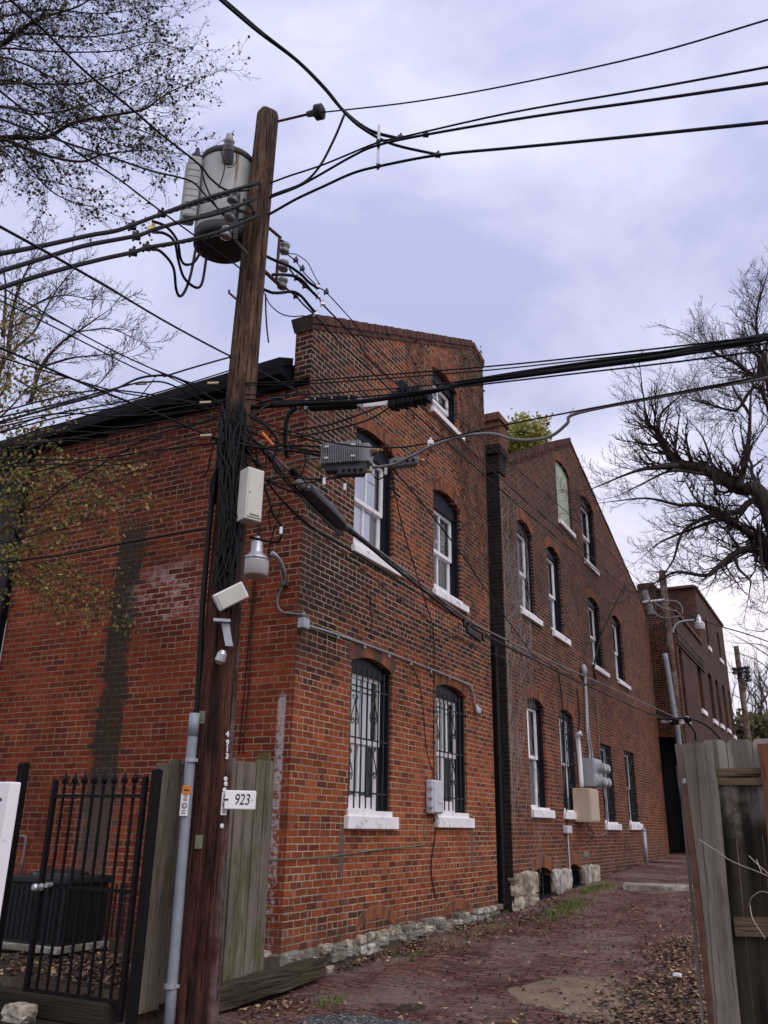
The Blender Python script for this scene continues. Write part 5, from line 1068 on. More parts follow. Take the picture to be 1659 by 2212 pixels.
for k in range(6): mb.rbox(a.lerp(b, (k + .8) / 8) - e3 * .06, u * L_ / 26, e2 * .04, e3 * (.03 + .012 * (k % 2)), .008)
mb.build('body', M_cable, o)
mb = MB()
for k in range(4): mb.tube(spline([a.lerp(b, .3 + .06 * k) - e3 * .08, a.lerp(b, .22 + .06 * k) - e3 * .14, a.lerp(b, .12 + .05 * k) - e3 * .2], 3), .014, 6)
mb.build('drop_port', M_cable, o)
a, b = between(7.0, 6.95, (785, 873), (838, 868)); u = (b - a) / 2; mb = MB(); mb.rbox((a + b) / 2, u, TOC * .004, Vector((0, 0, .032)) + u * 0.1, .002); one(mb, 'cable_tag', M_plastic, 'white plastic marker tag wrapped on the heavy cable between the two black cases', 'tag', (a + b) / 2)
a, b = between(7.35, 7.15, (700, 988), (802, 980)); o = thing('line_amplifier', 'grey finned metal amplifier hanging on the messenger wire before the upper window', 'amplifier', (a + b) / 2)
u = (b - a); L_ = u.length; u.normalize(); e2 = TOC - u * TOC.dot(u); e2.normalize(); e3 = Vector((0, 0, 1)); m_ = (a + b) / 2
M_amp = plain('amplifier_casting', (0.27, 0.27, 0.29), 0.5, 0.3, var=0.2, scale=10)
mb = MB(); mb.rbox(m_ - e3 * .005, u * L_ / 2, e2 * .06, e3 * .095, .012)
mb.build('body', M_amp, o)
mb = MB()
for k in range(22): mb.obox(m_ - u * L_ * .47 + u * L_ * .80 * k / 21 + e2 * .075, u * .0035, e2 * .018, e3 * (.10 + .004 * (k % 3)))
mb.build('cooling_fins', M_amp, o)
for i in (-.36, .2):
    for j in (-.055, .06): mb = MB(); mb.rbox(m_ + u * L_ * i + e3 * j + e2 * .095, u * .022, e2 * .006, e3 * .010, .004); mb.build('bolt_pair', M_plastic, o)
mb = MB(); mb.rbox(m_ - e3 * .13, u * L_ * .44, e2 * .05, e3 * .035, .008); mb.build('lower_housing', M_tankdark, o)
for s in (-1, 1): mb = MB(); mb.lathe(m_ + u * s * (L_ / 2 + .01) + e3 * .03 * s - e3 * (.06 if s < 0 else 0), u * s, [(0, .025), (.06, .025), (.07, .012), (.1, .012)], 8); mb.build('fitting', M_brass, o)
for (x0, y0, x1, y1, l, mt) in ((727, 1020, 790, 1018, 'dark grey tap box hanging under the finned amplifier', M_tankdark), (838, 1004, 902, 996, 'light grey tap box right of the finned amplifier', M_cablegrey)):
    a, b = between(7.25, 7.15, (x0, y0), (x1, y1)); u = b - a; L_ = u.length; u.normalize(); o = thing('cable_tap', l, 'tap box', (a + b) / 2, 'cable taps'); m_ = (a + b) / 2
    mb = MB(); mb.rbox(m_, u * L_ / 2, TOC * .05, Vector((0, 0, .042)), .012); mb.build('body', mt, o)
    for k in range(4): mb = MB(); mb.lathe(m_ + u * L_ * (-.3 + .2 * k) + TOC * .045, TOC * 1.0 - Vector((0, 0, .3)), [(0, .014), (.03, .014), (.035, .006)], 8); mb.build('port', M_cable, o)
    mb = MB(); mb.lathe(m_ + u * L_ / 2, u, [(0, .02), (.05, .018), (.06, .01)], 8); mb.build('fitting', M_brass, o)
a, b = between(7.35, 7.9, (655, 1052), (748, 1143)); o, u, e2, e3, L_ = case('splice_closure', 'fat glossy black splice closure slanting down from the pole across the brick corner', a, b, .07, M_cable)
M_gloss = plain('glossy_black', (0.016, 0.015, 0.018), 0.28, var=0.2, scale=8, spec=0.6)
mb = MB(); mb.lathe(a, u, [(0, .03), (.02, .062), (.06, .075), (L_ * .5, .080), (L_ * .85, .068), (L_ * .93, .05), (L_, .03)], 20); mb.build('body', M_gloss, o, smooth=True)
mb = MB(); mb.obox((a + b) / 2 + e3 * .075, u * L_ * .45, e2 * .012, e3 * .03); mb.build('flange', M_gloss, o)
mb = MB(); mb.lathe(a - u * .1, u, [(0, .02), (.02, .04), (.08, .04), (.1, .03)], 10); mb.build('end_cap', M_cablegrey, o)
a, b = between(7.3, 7.4, (626, 1012), (664, 1056)); o, u, e2, e3, L_ = case('splice_closure', 'small ribbed black closure just above the fat glossy one', a, b, .03, M_cable)
mb = MB(); mb.lathe(a, u, [(0, .01)] + sum([[(L_ * (.05 + .1 * k), .045), (L_ * (.09 + .1 * k), .028)] for k in range(9)], []) + [(L_, .015)], 12); mb.build('body', M_cable, o)
mb = MB(); a, b = between(7.1, 7.1, (566, 935), (590, 962)); mb.tube([a, b], .016, 8); one(mb, 'marker_sleeve', plain('orange_sleeve', (0.62, 0.13, 0.03), 0.5, var=0.1), 'short bright orange sleeve on a cable beside the pole', 'cable marker', a)
# cables going down the alley
G4 = 'cables along the alley'
FPX = 28.2
wire('thick cable from the glossy closure running down the alley to the far pole', [(548, 950), (600, 1010), (650, 1068), (745, 1140), (800, 1182), (860, 1232), (1000, 1340), (1060, 1378), (1200, 1448), (1300, 1495), (1400, 1540), (1455, 1562)], 7.3, 27.5, .018, 'cable', None, G4, Ds=[7.3, 7.35, 7.4, 7.9, 8.4, 9.1, 11.4, 12.6, 16.5, 20, 24.5, 27.5])
wire('grey messenger strand just above the thick alley cable', [(560, 955), (640, 1030), (750, 1135), (860, 1222), (1000, 1330), (1060, 1366), (1200, 1432), (1300, 1477), (1400, 1522), (1455, 1548)], 7.3, 27.5, .012, 'cable', M_cablegrey, G4, Ds=[7.3, 7.4, 7.9, 9.1, 11.4, 12.6, 16.5, 20, 24.5, 27.5])
wire('dark cable looping low under the beige box toward the far pole', [(525, 960), (560, 1015), (610, 1082), (660, 1130), (700, 1155), (800, 1215), (900, 1280), (1000, 1340), (1100, 1385)], 7.2, 13.5, .012, 'cable', None, G4)
wire('thin cable sagging across the brick from pole to conduit height', [(520, 950), (570, 1030), (620, 1090), (700, 1160), (800, 1245), (900, 1322), (1000, 1385), (1090, 1422)], 7.2, 12.8, .007, 'cable', None, G4)
wire('thin drop wire from the window tap box down to the brick between windows', [(846, 1018), (852, 1060), (870, 1140), (900, 1240), (930, 1335), (936, 1350)], 7.25, 8.9, .006, 'cable', None, G4, ends={5: A(936, 1350, .02)})
wire('black drop wire from the tap boxes slanting to the gabled house', [(850, 1015), (900, 1072), (950, 1135), (1010, 1215), (1040, 1260), (1090, 1330), (1140, 1400), (1175, 1450)], 7.25, 16, .009, 'cable', None, G4, ends={7: Bp(1175, 1450, .03)})
for q, l, r in (((( 345, 290), (460, 385), (520, 470), (640, 590), (720, 650), (952, 905)), 'uppermost service wire from the spool rack toward the far pole', .007), (((400, 440), (470, 530), (560, 610), (650, 690), (690, 750), (952, 1020)), 'middle service wire from the spool rack toward the far pole', .010), (((370, 600), (455, 670), (520, 740), (600, 815), (690, 910), (815, 1058)), 'lowest service wire from the spool rack over the parapet corner', .010)):
    px_ = cr(QI, *q)
    ext = {'upper': [(800, 742), (900, 830), (1000, 912), (1110, 1007), (1250, 1130), (1370, 1245), (1452, 1330)], 'middl': [(800, 778), (900, 868), (1000, 958), (1120, 1068), (1250, 1180), (1370, 1285), (1450, 1345)], 'lowes': [(790, 790), (880, 878), (1000, 985), (1130, 1100), (1250, 1200), (1370, 1298), (1447, 1358)]}[l[:5]]
    px_ = px_ + ext; n_ = len(px_); L_ = [0]
    for a_, b_ in zip(px_, px_[1:]): L_.append(L_[-1] + math.hypot(b_[0] - a_[0], b_[1] - a_[1]))
    wire(l, px_, 0, 0, r, 'power_line', None, 'service wires from the rack', cat='power line', Ds=[1 / ((1 - x_ / L_[-1]) / 7.5 + (x_ / L_[-1]) / 28.0) for x_ in L_])
for q, l, r in ((((165, 605), (205, 620), (260, 640), (330, 640), (430, 632), (500, 670), (560, 740), (620, 810)), 'thick jumper curling from the pole to the lowest rack wire', .016), (((260, 490), (350, 490), (450, 505), (520, 550), (580, 620), (640, 680)), 'thick jumper curling from the pole to the middle rack wire', .016), (((190, 325), (225, 345), (290, 375), (400, 420), (500, 490), (560, 550), (640, 605)), 'thick jumper curling from the pole to the top rack wire', .016),
              (((170, 600), (200, 660), (240, 740), (330, 815), (430, 838), (520, 833), (605, 850)), 'thin slack wire hanging from the pole to the parapet corner', .006), (((203, 650), (205, 800), (215, 950), (228, 1058)), 'loose wire hanging straight down the right side of the pole', .008), (((330, 325), (430, 315), (500, 345), (560, 400), (610, 500), (660, 580)), 'thin arching jumper above the rack wires', .005)):
    wire(l, cr(QI, *q), 7.4, 7.75, r, 'jumper', None, 'jumpers right of the pole', cat='cable')
for q, l in (((455, 370), 'bell shaped grip on the uppermost rack wire nearest the spool'), ((508, 440), 'bolted connector on the uppermost rack wire'), ((460, 520), 'bell shaped grip on the middle rack wire'), ((530, 585), 'bolted connector on the middle rack wire'), ((455, 670), 'bell shaped grip on the lowest rack wire'), ((640, 590), 'silver clamp joining the top jumper'), ((640, 672), 'silver clamp joining the middle jumper'), ((625, 815), 'silver clamp joining the lowest jumper at the parapet'), ((680, 732), 'silver clamp farther down the middle rack wire'), ((708, 635), 'dark clamp farther down the uppermost rack wire')):
    clamp(*cr(QI, q)[0], 7.75, l, 0.9, M_alu if 'silver' in l else None, 'clamps on the rack wires')
o = thing('splice_case', 'small black terminal block hanging on the alley cable under the upper right window', 'splice case', at(1022, 1364, 11.6))
a, b = at(998, 1342, 11.3), at(1046, 1378, 12.2); mb = MB(); mb.rbox((a + b) / 2 - Vector((0, 0, .06)), (b - a) * .32, TOC * .05, Vector((0, 0, .05)), .015); mb.build('body', M_cable, o)
for k in (.1, .3, .95): mb = MB(); c_ = a.lerp(b, k); mb.rbox(c_, (b - a) * .04, TOC * .04, Vector((0, 0, .05)), .008); mb.build('clip', M_cable, o)
# mass of cables strapped down the pole, and the tangle beside it
rc = random.Random(8)
cb = thing('cable_bundle', 'dense mass of black cables strapped down the front of the utility pole', 'cable bundle', at(495, 1100, 7.2))
for k in range(52):
    top = rc.uniform(860, 960); bot = rc.choice((rc.uniform(1180, 1340), rc.uniform(1000, 1340))); f = rc.uniform(-1, 1)
    px_ = []; y = top
    while y < bot:
        kk = (y - 870) / 470; xc = 503 - 16 * kk; wd = 25 - 11 * kk
        f = max(-1.15, min(1.15, f + rc.gauss(0, .30))); px_.append((xc + f * wd + rc.uniform(-3.5, 3.5), y)); y += rc.uniform(24, 60)
    if len(px_) < 3: continue
    D = 7.235 - 0.05 * (1 - f * f) - rc.uniform(0, .05)
    pts = [at(*q, D) for q in px_]; mb = MB(); mb.tube(spline(pts, 4), rc.choice((.007, .009, .011, .014)), 6); mb.build('cable', M_cable, cb, smooth=True)
mb = MB()
for k in range(3):
    pts = [at(500 - 12 * k + 20 * math.cos(w * .7 + k), 1170 + 70 * math.sin(w * .7) + 15 * k, 7.12) for w in range(10)]; mb.tube(spline(pts, 4), .007, 6)
mb.build('coil', M_cable, cb, smooth=True)
tg_ = thing('cable_tangle', 'tangle of looping black cables between the pole and the finned amplifier', 'cable tangle', at(600, 970, 7.2))
for px_, r in ([(500, 905), (540, 930), (580, 950), (640, 968), (700, 978)], .009), ([(505, 940), (560, 965), (620, 962), (690, 965)], .008), ([(510, 958), (570, 968), (640, 975), (698, 985)], .010), ([(520, 930), (560, 958), (600, 975), (640, 968), (660, 990), (650, 1030)], .006), \
        ([(540, 900), (575, 920), (600, 955), (590, 1000), (610, 1030), (650, 1072)], .010), ([(530, 985), (560, 1000), (570, 1030), (600, 1050), (640, 1065)], .008), ([(520, 935), (545, 990), (570, 1010), (575, 985), (560, 965), (540, 975)], .008), ([(560, 870), (600, 860), (622, 872), (632, 885)], .013), ([(556, 895), (570, 880), (600, 870), (640, 872), (665, 873)], .012), ([(640, 880), (622, 900), (616, 940), (618, 975), (622, 990)], .018), \
        ([(560, 1040), (610, 1030), (680, 1035), (740, 1030), (785, 1005)], .007), ([(545, 1015), (600, 1045), (680, 1040), (750, 1020), (795, 1000)], .006), ([(515, 900), (548, 950), (556, 1010), (548, 1050), (530, 1075)], .009), ([(512, 890), (560, 905), (585, 930), (570, 968), (545, 978), (538, 950), (560, 928)], .007), ([(505, 965), (550, 1020), (590, 1040), (640, 1050)], .008), ([(500, 985), (470, 1010), (455, 1050), (462, 1090)], .007), ([(490, 930), (462, 960), (450, 1010), (440, 1030)], .006), ([(640, 930), (720, 915), (790, 890), (850, 865)], .007), ([(640, 945), (720, 928), (800, 905), (858, 868)], .007), ([(550, 1010), (575, 1060), (590, 1110), (610, 1140), (600, 1170), (560, 1165), (540, 1160)], .010), ([(800, 985), (825, 975), (838, 1000), (830, 1040), (845, 1055), (865, 1075)], .007), ([(830, 955), (845, 975), (842, 1015), (820, 1035), (808, 1030)], .005), \
        ([(510, 915), (560, 925), (650, 945), (760, 975)], .006), ([(590, 1090), (580, 1110), (584, 1140)], .005), ([(610, 1080), (600, 1120), (585, 1170), (580, 1200)], .005):
    wire('', px_, 7.15, 7.3, r * 1.25, 'cable', None, None, parent=tg_)
for (x, y, l) in ((607, 1146, 'white tag hanging in the cable loop left of the closure'), (700, 1040, 'white tag hanging under the dark tap box'), (745, 1052, 'white drop filter dangling below the amplifier'), (833, 1018, 'white drop filter on the coil by the upper window')):
    mb = MB(); c_ = at(x, y, 7.2); mb.rbox(c_, RGT * .014, TOC * .01, Vector((0, 0, .035)), .006); one(mb, 'cable_tag', M_plastic, l, 'tag', c_, 'small white tags')
for q, l in ((((713, 1150), (706, 1260), (696, 1340), (670, 1480), (640, 1600)), 'left of two dark wires hanging on the yard brick wall'), (((718, 1150), (712, 1260), (708, 1380), (690, 1500), (672, 1650)), 'right of two dark wires hanging on the yard brick wall')):
    px_ = [(x * 0 + (548 if 'left' in l else 553) - (y - 1250) * .085 + (4 if y > 1400 and 'right' in l else 0), y) for x, y in ((0, 1130), (0, 1250), (0, 1350), (0, 1480), (0, 1630))]
    pipe_obj('cable', [on(x, y, 1, YL - .015) for x, y in px_], .006, M_cable, None, 5, l, 'cable', 'cables run down the brick walls')

# ---------------------------------------------------------------- far poles
def pole2(label, xt, yt, xb, yb, D, r):
    a = at(xt, yt, D); b = at(xb, yb, D); g = gz(a.x, a.y) - 0.2
    o = thing('utility_pole', label, 'utility pole', (a.x, a.y, g)); mb = MB(); n = 14
    mb.tube([(a.x, a.y, g), (a.x, a.y, (a.z + g) / 2), (a.x, a.y, a.z)], [r * 1.25, r * 1.1, r], n); mb.build('shaft', pole_mat('far_pole_wood') if 'far_pole_wood' not in bpy.data.materials else bpy.data.materials['far_pole_wood'], o, smooth=True); return o, a
o, a = pole2('brown wooden pole with a grey conduit at the far end of the alley', 1430, 1234, 1462, 1570, 27.9, .11)
pp = [at(x, y, 27.7) for x, y in ((1436, 1412), (1447, 1480), (1458, 1550), (1466, 1600))]; pp.append(Vector((pp[-1].x, pp[-1].y, 1.0)))
pipe_obj('conduit', pp, .085, bpy.data.materials['grey_conduit'], None, 10, 'long grey conduit up the pole at the far end of the alley', 'conduit', None, 4)
mb = MB(); q0, q1 = [at(*q, 27.6) for q in cr(QC, (358, 455), (438, 690))]; mb.tube([q0, q1], .09, 10); mb.obox(q1, (.12, 0, 0), (0, .12, 0), (0, 0, .05)); one(mb, 'cutout', M_cablegrey, 'slanted grey tube hung on wires left of the far alley pole', 'insulator', q0)
mb = MB(); q0, q1 = [at(*q, 27.5) for q in cr(QC, (300, 580), (560, 550))]; mb.tube([q0, q1], .035, 8); one(mb, 'arm', M_plastic, 'thin white arm reaching left from the far alley pole', 'arm', q0)
pts = [at(*q, 27.4) for q in cr(QC, (650, 890), (655, 850), (690, 800), (760, 770), (870, 760))]
yard_lamp('silver street lamp on a white arm on the far alley pole', at(*cr(QC, (922, 800))[0], 27.3), 1.05, pts, .032)
for q, l in ((((430, 560), (560, 640), (690, 668)), 'white wire sagging right of the slanted tube'), (((440, 680), (560, 738), (720, 718)), 'lower white wire sagging right of the slanted tube'), (((420, 575), (600, 560), (700, 575), (745, 640), (745, 700)), 'pale wire arching beside the far alley pole'), (((600, 600), (900, 735), (1160, 830), (1400, 900), (1640, 985)), 'dark line from the far alley pole toward the right edge')):
    wire(l, cr(QC, *q), 27.5, 27.5 if 'dark' not in l else 36, .022, 'wire', M_cablegrey if 'dark' not in l else None, 'wires at the far alley pole', cat='wire')
rc2 = random.Random(2); o = thing('cable_tangle', 'knot of cables and shiny fittings where the alley cables meet the far pole', 'cable tangle', at(1462, 1553, 27.3))
for k in range(9):
    c_ = at(1440 + k * 6, 1555 + rc2.uniform(-5, 5), 27.3); mb = MB(); mb.rbox(c_, (rc2.uniform(.06, .16), 0, 0), (0, .06, 0), (0, 0, rc2.uniform(.04, .08)), .015); mb.build('fitting', rc2.choice((M_alu, M_cable, M_cable, M_plastic)), o)
wire('', [(1400, 1540), (1440, 1552), (1490, 1552), (1530, 1570), (1560, 1600)], 26, 29, .03, 'cable', None, None, parent=o)
wire('', [(1480, 1555), (1500, 1580), (1503, 1600)], 27.3, 27.3, .03, 'cable', None, None, parent=o)
o, a = pole2('farthest dark pole standing right of the dull brick building', 1590, 1396, 1617, 1600, 44, .12)
for q in ((1285, 1278), (1350, 1270), (1410, 1265), (1415, 1310), (1420, 1358)):
    mb = MB(); spool(mb, at(*cr(QC, q)[0], 43.8), (0, 0, 1), 3.0); mb.build('insulator', M_tankdark, o)
mb = MB(); mb.tube([at(*q, 43.8) for q in cr(QC, (1340, 1268), (1400, 1262), (1405, 1355), (1370, 1362))], .03, 5); mb.build('bracket', M_rust, o)
# ---------------------------------------------------------------- wooden fence, iron gate, yard
M_fence = wood_mat('grey_fence_wood', (0.10, 0.082, 0.060), (0.235, 0.195, 0.15), (0.03, 0.023, 0.017), 'Z', ((0.085, 0.095, 0.025), 0.50, 0.75))
rf = random.Random(31)
FZ0, FZ1 = at(560, 1640, 8.55).z, at(345, 1640, 7.4).z
fe = thing('wooden_fence', 'short weathered board fence behind the utility pole beside the brick corner', 'fence', (-4.93, 6.3, 0.2))
FY0, FY1 = 5.47, 7.12; n = 11
for i in range(n):
    y0 = FY0 + (FY1 - FY0) * i / n; y1 = y0 + (FY1 - FY0) / n - 0.012; k = i / (n - 1); zt = FZ1 + (FZ0 - FZ1) * k + rf.uniform(-.03, .02); zb = 0.2 + rf.uniform(-.03, .02); xx = -4.93 + rf.uniform(-.006, .006)
    mb = MB(); c = 0.022
    prof = [(y0, zb), (y1, zb), (y1, zt - c), (y1 - c, zt), (y0 + c, zt), (y0, zt - c)]; m_ = len(prof)
    mb.add([(xx + .011, *q) for q in prof] + [(xx - .011, *q) for q in prof], [tuple(range(m_)), tuple(reversed(range(m_, 2 * m_)))] + [(q, m_ + q, m_ + (q + 1) % m_, (q + 1) % m_) for q in range(m_)])
    mb.build('board', M_fence, fe)
mb = MB(); z = at(548, 1624, 8.5).z; mb.box(-5.03, -4.94, 6.98, 7.07, .15, z); mb.box(-5.0, -4.945, FY0, FY1, .55, .64); mb.box(-5.0, -4.945, FY0, FY1, 1.45, 1.54); mb.build('rail', wood_mat('mossy_post', (0.07, 0.065, 0.03), (0.13, 0.12, 0.05), (0.02, 0.02, 0.01)), fe)

GY_ = 5.27
def G(x, y): return on(x, y, 1, GY_)
M_gate = plain('gate_iron', (0.006, 0.005, 0.006), 0.55, var=0.4, scale=14, dirt=((0.05, 0.016, 0.012), 0.6, 0.6), spec=0.15)
gt = thing('iron_gate', 'black iron spearhead gate left of the board fence', 'gate', G(180, 2150))
g8 = lambda *p: [G(*q) for q in cr(Q8, *p)]
tl, tr_, ml, mr, bl, br_ = g8((318, 655), (850, 655), (250, 1190), (785, 1222), (185, 1800), (712, 1890))
zt, zm, zb_ = (tl.z + tr_.z) / 2, (ml.z + mr.z) / 2, (bl.z + br_.z) / 2
st0 = g8((333, 560))[0]; st1 = g8((866, 540))[0]; xl, xr = st0.x, st1.x
mb = MB(); mb.box(xl - .018, xl + .018, GY_ - .018, GY_ + .018, zb_ - .12, st0.z); mb.build('stile', M_gate, gt)
mb = MB(); mb.box(xr - .018, xr + .018, GY_ - .018, GY_ + .018, zb_ - .12, st1.z); mb.build('stile', M_gate, gt)
for z in (zt, zm, zb_): mb = MB(); mb.box(xl, xr, GY_ - .012, GY_ + .012, z - .012, z + .012); mb.build('rail', M_gate, gt)
for i in range(8):
    x = xl + (xr - xl) * (i + 1) / 9; mb = MB(); mb.box(x - .0085, x + .0085, GY_ - .0085, GY_ + .0085, zb_ - .1, zt + .06); mb.build('picket', M_gate, gt)
    mb = MB(); b0 = (x, GY_, zt + .055); mb.lathe(b0, (0, 0, 1), [(0, .014), (.012, .018), (.02, .010), (.045, .010), (.06, .02), (.08, .022), (.10, .014), (.125, .004), (.135, .001)], 8)
    for s in (-1, 1): mb.tube([(x, GY_, zt + .095), (x + s * .028, GY_, zt + .105), (x + s * .034, GY_, zt + .125)], [.010, .010, .004], 5)
    mb.build('spearhead', M_gate, gt)
kb = g8((255, 1195))[0]; mb = MB(); mb.lathe((kb.x, GY_ - .01, kb.z), (0, -1, 0), [(0, .028), (.01, .028), (.012, .012), (.04, .012), (.05, .028), (.075, .03), (.09, .018)], 14); mb.build('knob', M_alu, gt); mb = MB(); mb.lathe((kb.x + .10, GY_ - .01, kb.z + .02), (0, -1, 0), [(0, .02), (.05, .02)], 10); mb.build('knob', M_alu, gt)
gp = g8((918, 515))[0]; mb = MB(); mb.box(gp.x - .03, gp.x + .03, GY_ + .0, GY_ + .06, .05, gp.z); mb.lathe((gp.x, GY_ + .03, gp.z), (0, 0, 1), [(0, .045), (.015, .045), (.03, .02)], 4); one(mb, 'gate_post', M_gate, 'square black iron post between the gate and the board fence', 'post', (gp.x, GY_, .05), 'gate posts')
gp = on(*cr(Q8, (138, 490))[0], 1, 5.6); mb = MB(); mb.box(gp.x - .035, gp.x + .035, 5.57, 5.64, .05, gp.z); mb.lathe((gp.x, 5.605, gp.z), (0, 0, 1), [(0, .055), (.03, .055), (.05, .04)], 4); one(mb, 'gate_post', M_gate, 'black iron post with a cap behind the white vinyl post', 'post', (gp.x, 5.6, .05), 'gate posts')
M_tie = wood_mat('rotten_timber', (0.022, 0.016, 0.011), (0.078, 0.058, 0.036), (0.008, 0.006, 0.004), 'Y', ((0.06, 0.065, 0.02), 0.50, 0.6), knots=False)
mb = MB(); mb.rbox((-6.0, 5.27, 0.21), (1.05, 0, 0), (0, .075, 0), (0, 0, .075), .012); one(mb, 'timber', wood_mat('dark_timber', (0.018, 0.014, 0.010), (0.045, 0.035, 0.024), (0.008, 0.006, 0.005), 'X'), 'dark damp timber lying under the iron gate', 'timber', (-6, 5.2, .13), 'old timbers')
mb = MB(); mb.rbox((-6.0, 5.07, 0.07), (1.08, 0, 0), (0, .12, 0), (0, 0, .07), .012); one(mb, 'timber', bpy.data.materials['dark_timber'], 'lower dark timber step in front of the iron gate', 'timber', (-6, 5.1, 0), 'old timbers')
mb = MB(); rg = random.Random(77); bm = bmesh.new(); bmesh.ops.create_cube(bm, size=2); bmesh.ops.subdivide_edges(bm, edges=list(bm.edges), cuts=7, use_grid_fill=True)
a, b = on(470, 2150, 2, .34), on(688, 2066, 2, .34); a = at(425, 2150, 7.78); a.z = .17; b.z = .25; ax = (b - a) * .5; u = ax.normalized(); v_ = Vector((-u.y, u.x, 0)); m_ = (a + b) / 2
for q in bm.verts:
    p = q.co; e = 1 - 0.05 * p.z; j = math.sin(p.x * 9 + 1) * .10 + math.sin(p.x * 23) * .05
    q.co = m_ + ax * (p.x * (1 + .02 * math.sin(p.z * 5 + p.y * 4))) + v_ * (.085 * p.y * e + .012 * j + rg.uniform(-.008, .008)) + Vector((0, 0, .078 * p.z + .05 * j * (p.z > 0) + rg.uniform(-.009, .009)))
bm.verts.index_update(); mb.add([q.co for q in bm.verts], [[q.index for q in f.verts] for f in bm.faces]); bm.free()
one(mb, 'timber', M_tie, 'big rotting mossy timber lying by the board fence and brick corner', 'timber', m_, 'old timbers')
# white post
wp = [on(x, y, 1, 2.80) for x, y in ((47, 1690), (0, 2060))]; xr_ = (wp[0].x + wp[1].x) / 2
mb = MB(); mb.rbox((wp[0].x - .11, 2.77, wp[0].z / 2), (.11, 0, 0), (0, .03, 0), (0, 0, wp[0].z / 2), .006); o = one(mb, 'vinyl_post', M_white, 'bright white vinyl post at the left edge in front of the iron gate', 'post', (wp[0].x, 2.8, 0))
mb = MB(); mb.lathe((wp[0].x - .045, 2.738, wp[0].z - .075), (0, -1, 0), [(0, .008), (.004, .006)], 8); mb.build('screw', M_rust, o)
# air conditioner
ac = thing('air_conditioner', 'dark green air conditioner unit behind the iron gate by the brick wall', 'air conditioner', (-6.75, 6.8, .38))
p = on(124, 2047, 2, .42); x1_, y0_ = p.x, p.y; x0_, y1_ = x1_ - .82, y0_ + .62; zt_ = on(124, 1903, 1, y0_).z
M_ac = plain('ac_enamel', (0.012, 0.016, 0.017), 0.5, var=0.2)
mb = MB(); mb.box(x0_ + .03, x1_ - .03, y0_ + .03, y1_ - .03, .42, zt_ - .03); mb.build('core', M_ac, ac)
mb = MB()
for k in range(26): z = .47 + (zt_ - .56) * k / 25; mb.box(x0_ + .01, x1_ - .01, y0_ + .01, y1_ - .01, z, z + .010)
for i in range(12): x = x0_ + .04 + i * .07; mb.box(x, x + .012, y0_, y0_ + .012, .45, zt_ - .05); mb.box(x1_ - .012, x1_, y0_ + .04 + i * .07, y0_ + .052 + i * .07, .45, zt_ - .05)
mb.build('grille', M_ac, ac)
mb = MB(); mb.rbox(((x0_ + x1_) / 2, (y0_ + y1_) / 2, zt_), (.42, 0, 0), (0, .32, 0), (0, 0, .035), .015); mb.lathe(((x0_ + x1_) / 2, (y0_ + y1_) / 2, zt_ + .03), (0, 0, 1), [(0, .27), (.03, .26), (.045, .2)], 24); mb.build('top_panel', M_ac, ac)
mb = MB(); mb.rbox(((x0_ + x1_) / 2, (y0_ + y1_) / 2, .39), (.43, 0, 0), (0, .33, 0), (0, 0, .03), .01); one(mb, 'concrete_pad', stone('pad_concrete', (0.42, 0.40, 0.36)), 'pale concrete pad under the dark air conditioner', 'pad', (x0_, y0_, .36))
pp = [on(*q, 1, YL - .05) for q in cr(Q8, (115, 895), (150, 895), (152, 930), (120, 1110))]; pipe_obj('pipe', pp, .015, M_cablegrey, None, 8, 'thin grey pipe on the brick wall above the air conditioner', 'pipe', None, 3)
# stones
rg = random.Random(12); p = Vector((-5.62, 5.06, .14)); mb = MB(); noisy_block(mb, p + Vector((0, 0, .05)), .12, .075, .055, rg, 0, .5); one(mb, 'rock', M_st[0], 'pale lump of limestone in front of the iron gate', 'rock', p)
p = on(1463, 2106, 2, .23); mb = MB(); noisy_block(mb, p, .035, .022, .014, rg, 0, .5); one(mb, 'litter', M_plastic, 'crumpled white scrap of litter on the leaves at the right', 'litter', p)

# ---------------------------------------------------------------- open board gate on the right
RY = 5.44
def Rr(x, y, Y): return on(x, y, 1, Y)
M_rw = wood_mat('silver_fence_wood', (0.075, 0.064, 0.053), (0.26, 0.225, 0.19), (0.03, 0.024, 0.019), 'Z', ((0.045, 0.042, 0.028), 0.54, 0.6))
M_rd = wood_mat('black_mossy_boards', (0.018, 0.016, 0.011), (0.075, 0.065, 0.048), (0.006, 0.006, 0.005), 'Z', ((0.035, 0.045, 0.014), 0.50, 0.6))
def topfade(name):
    t = NT(name); p = t.pos(); x, y, z = t.xyz(p); s = t.scale(p, (1, 1, .05)); g = t.noise(s, 60, 6, .65, .6); w = t.noise(s, 12, 4); m = t.noise(p, 3.2, 7, .75)
    top = t.mix(t.smooth(w, .4, .62), (0.14, 0.12, 0.10), (0.30, 0.27, 0.235)); lo = t.mix(t.smooth(w, .4, .62), (0.010, 0.009, 0.006), (0.045, 0.038, 0.025))
    c = t.mix(t.smooth(t.math('ADD', z, t.math('MULTIPLY', m, .9)), 1.95, 2.25), lo, top)
    c = t.mix(t.math('MULTIPLY', t.smooth(t.noise(p, 7, 6, .7), .56, .66), .55), c, (0.012, 0.012, 0.009)); c = t.mix(t.smooth(g, .6, .74), c, (0.012, 0.010, 0.008))
    return t.bsdf(c, .9, t.bump(g, .6, .01), 0, .2)
M_rt = topfade('stained_boards')
rgt = thing('board_gate', 'tall weathered grey board gate with dog eared tops at the right edge', 'gate', Rr(1560, 2212, RY))
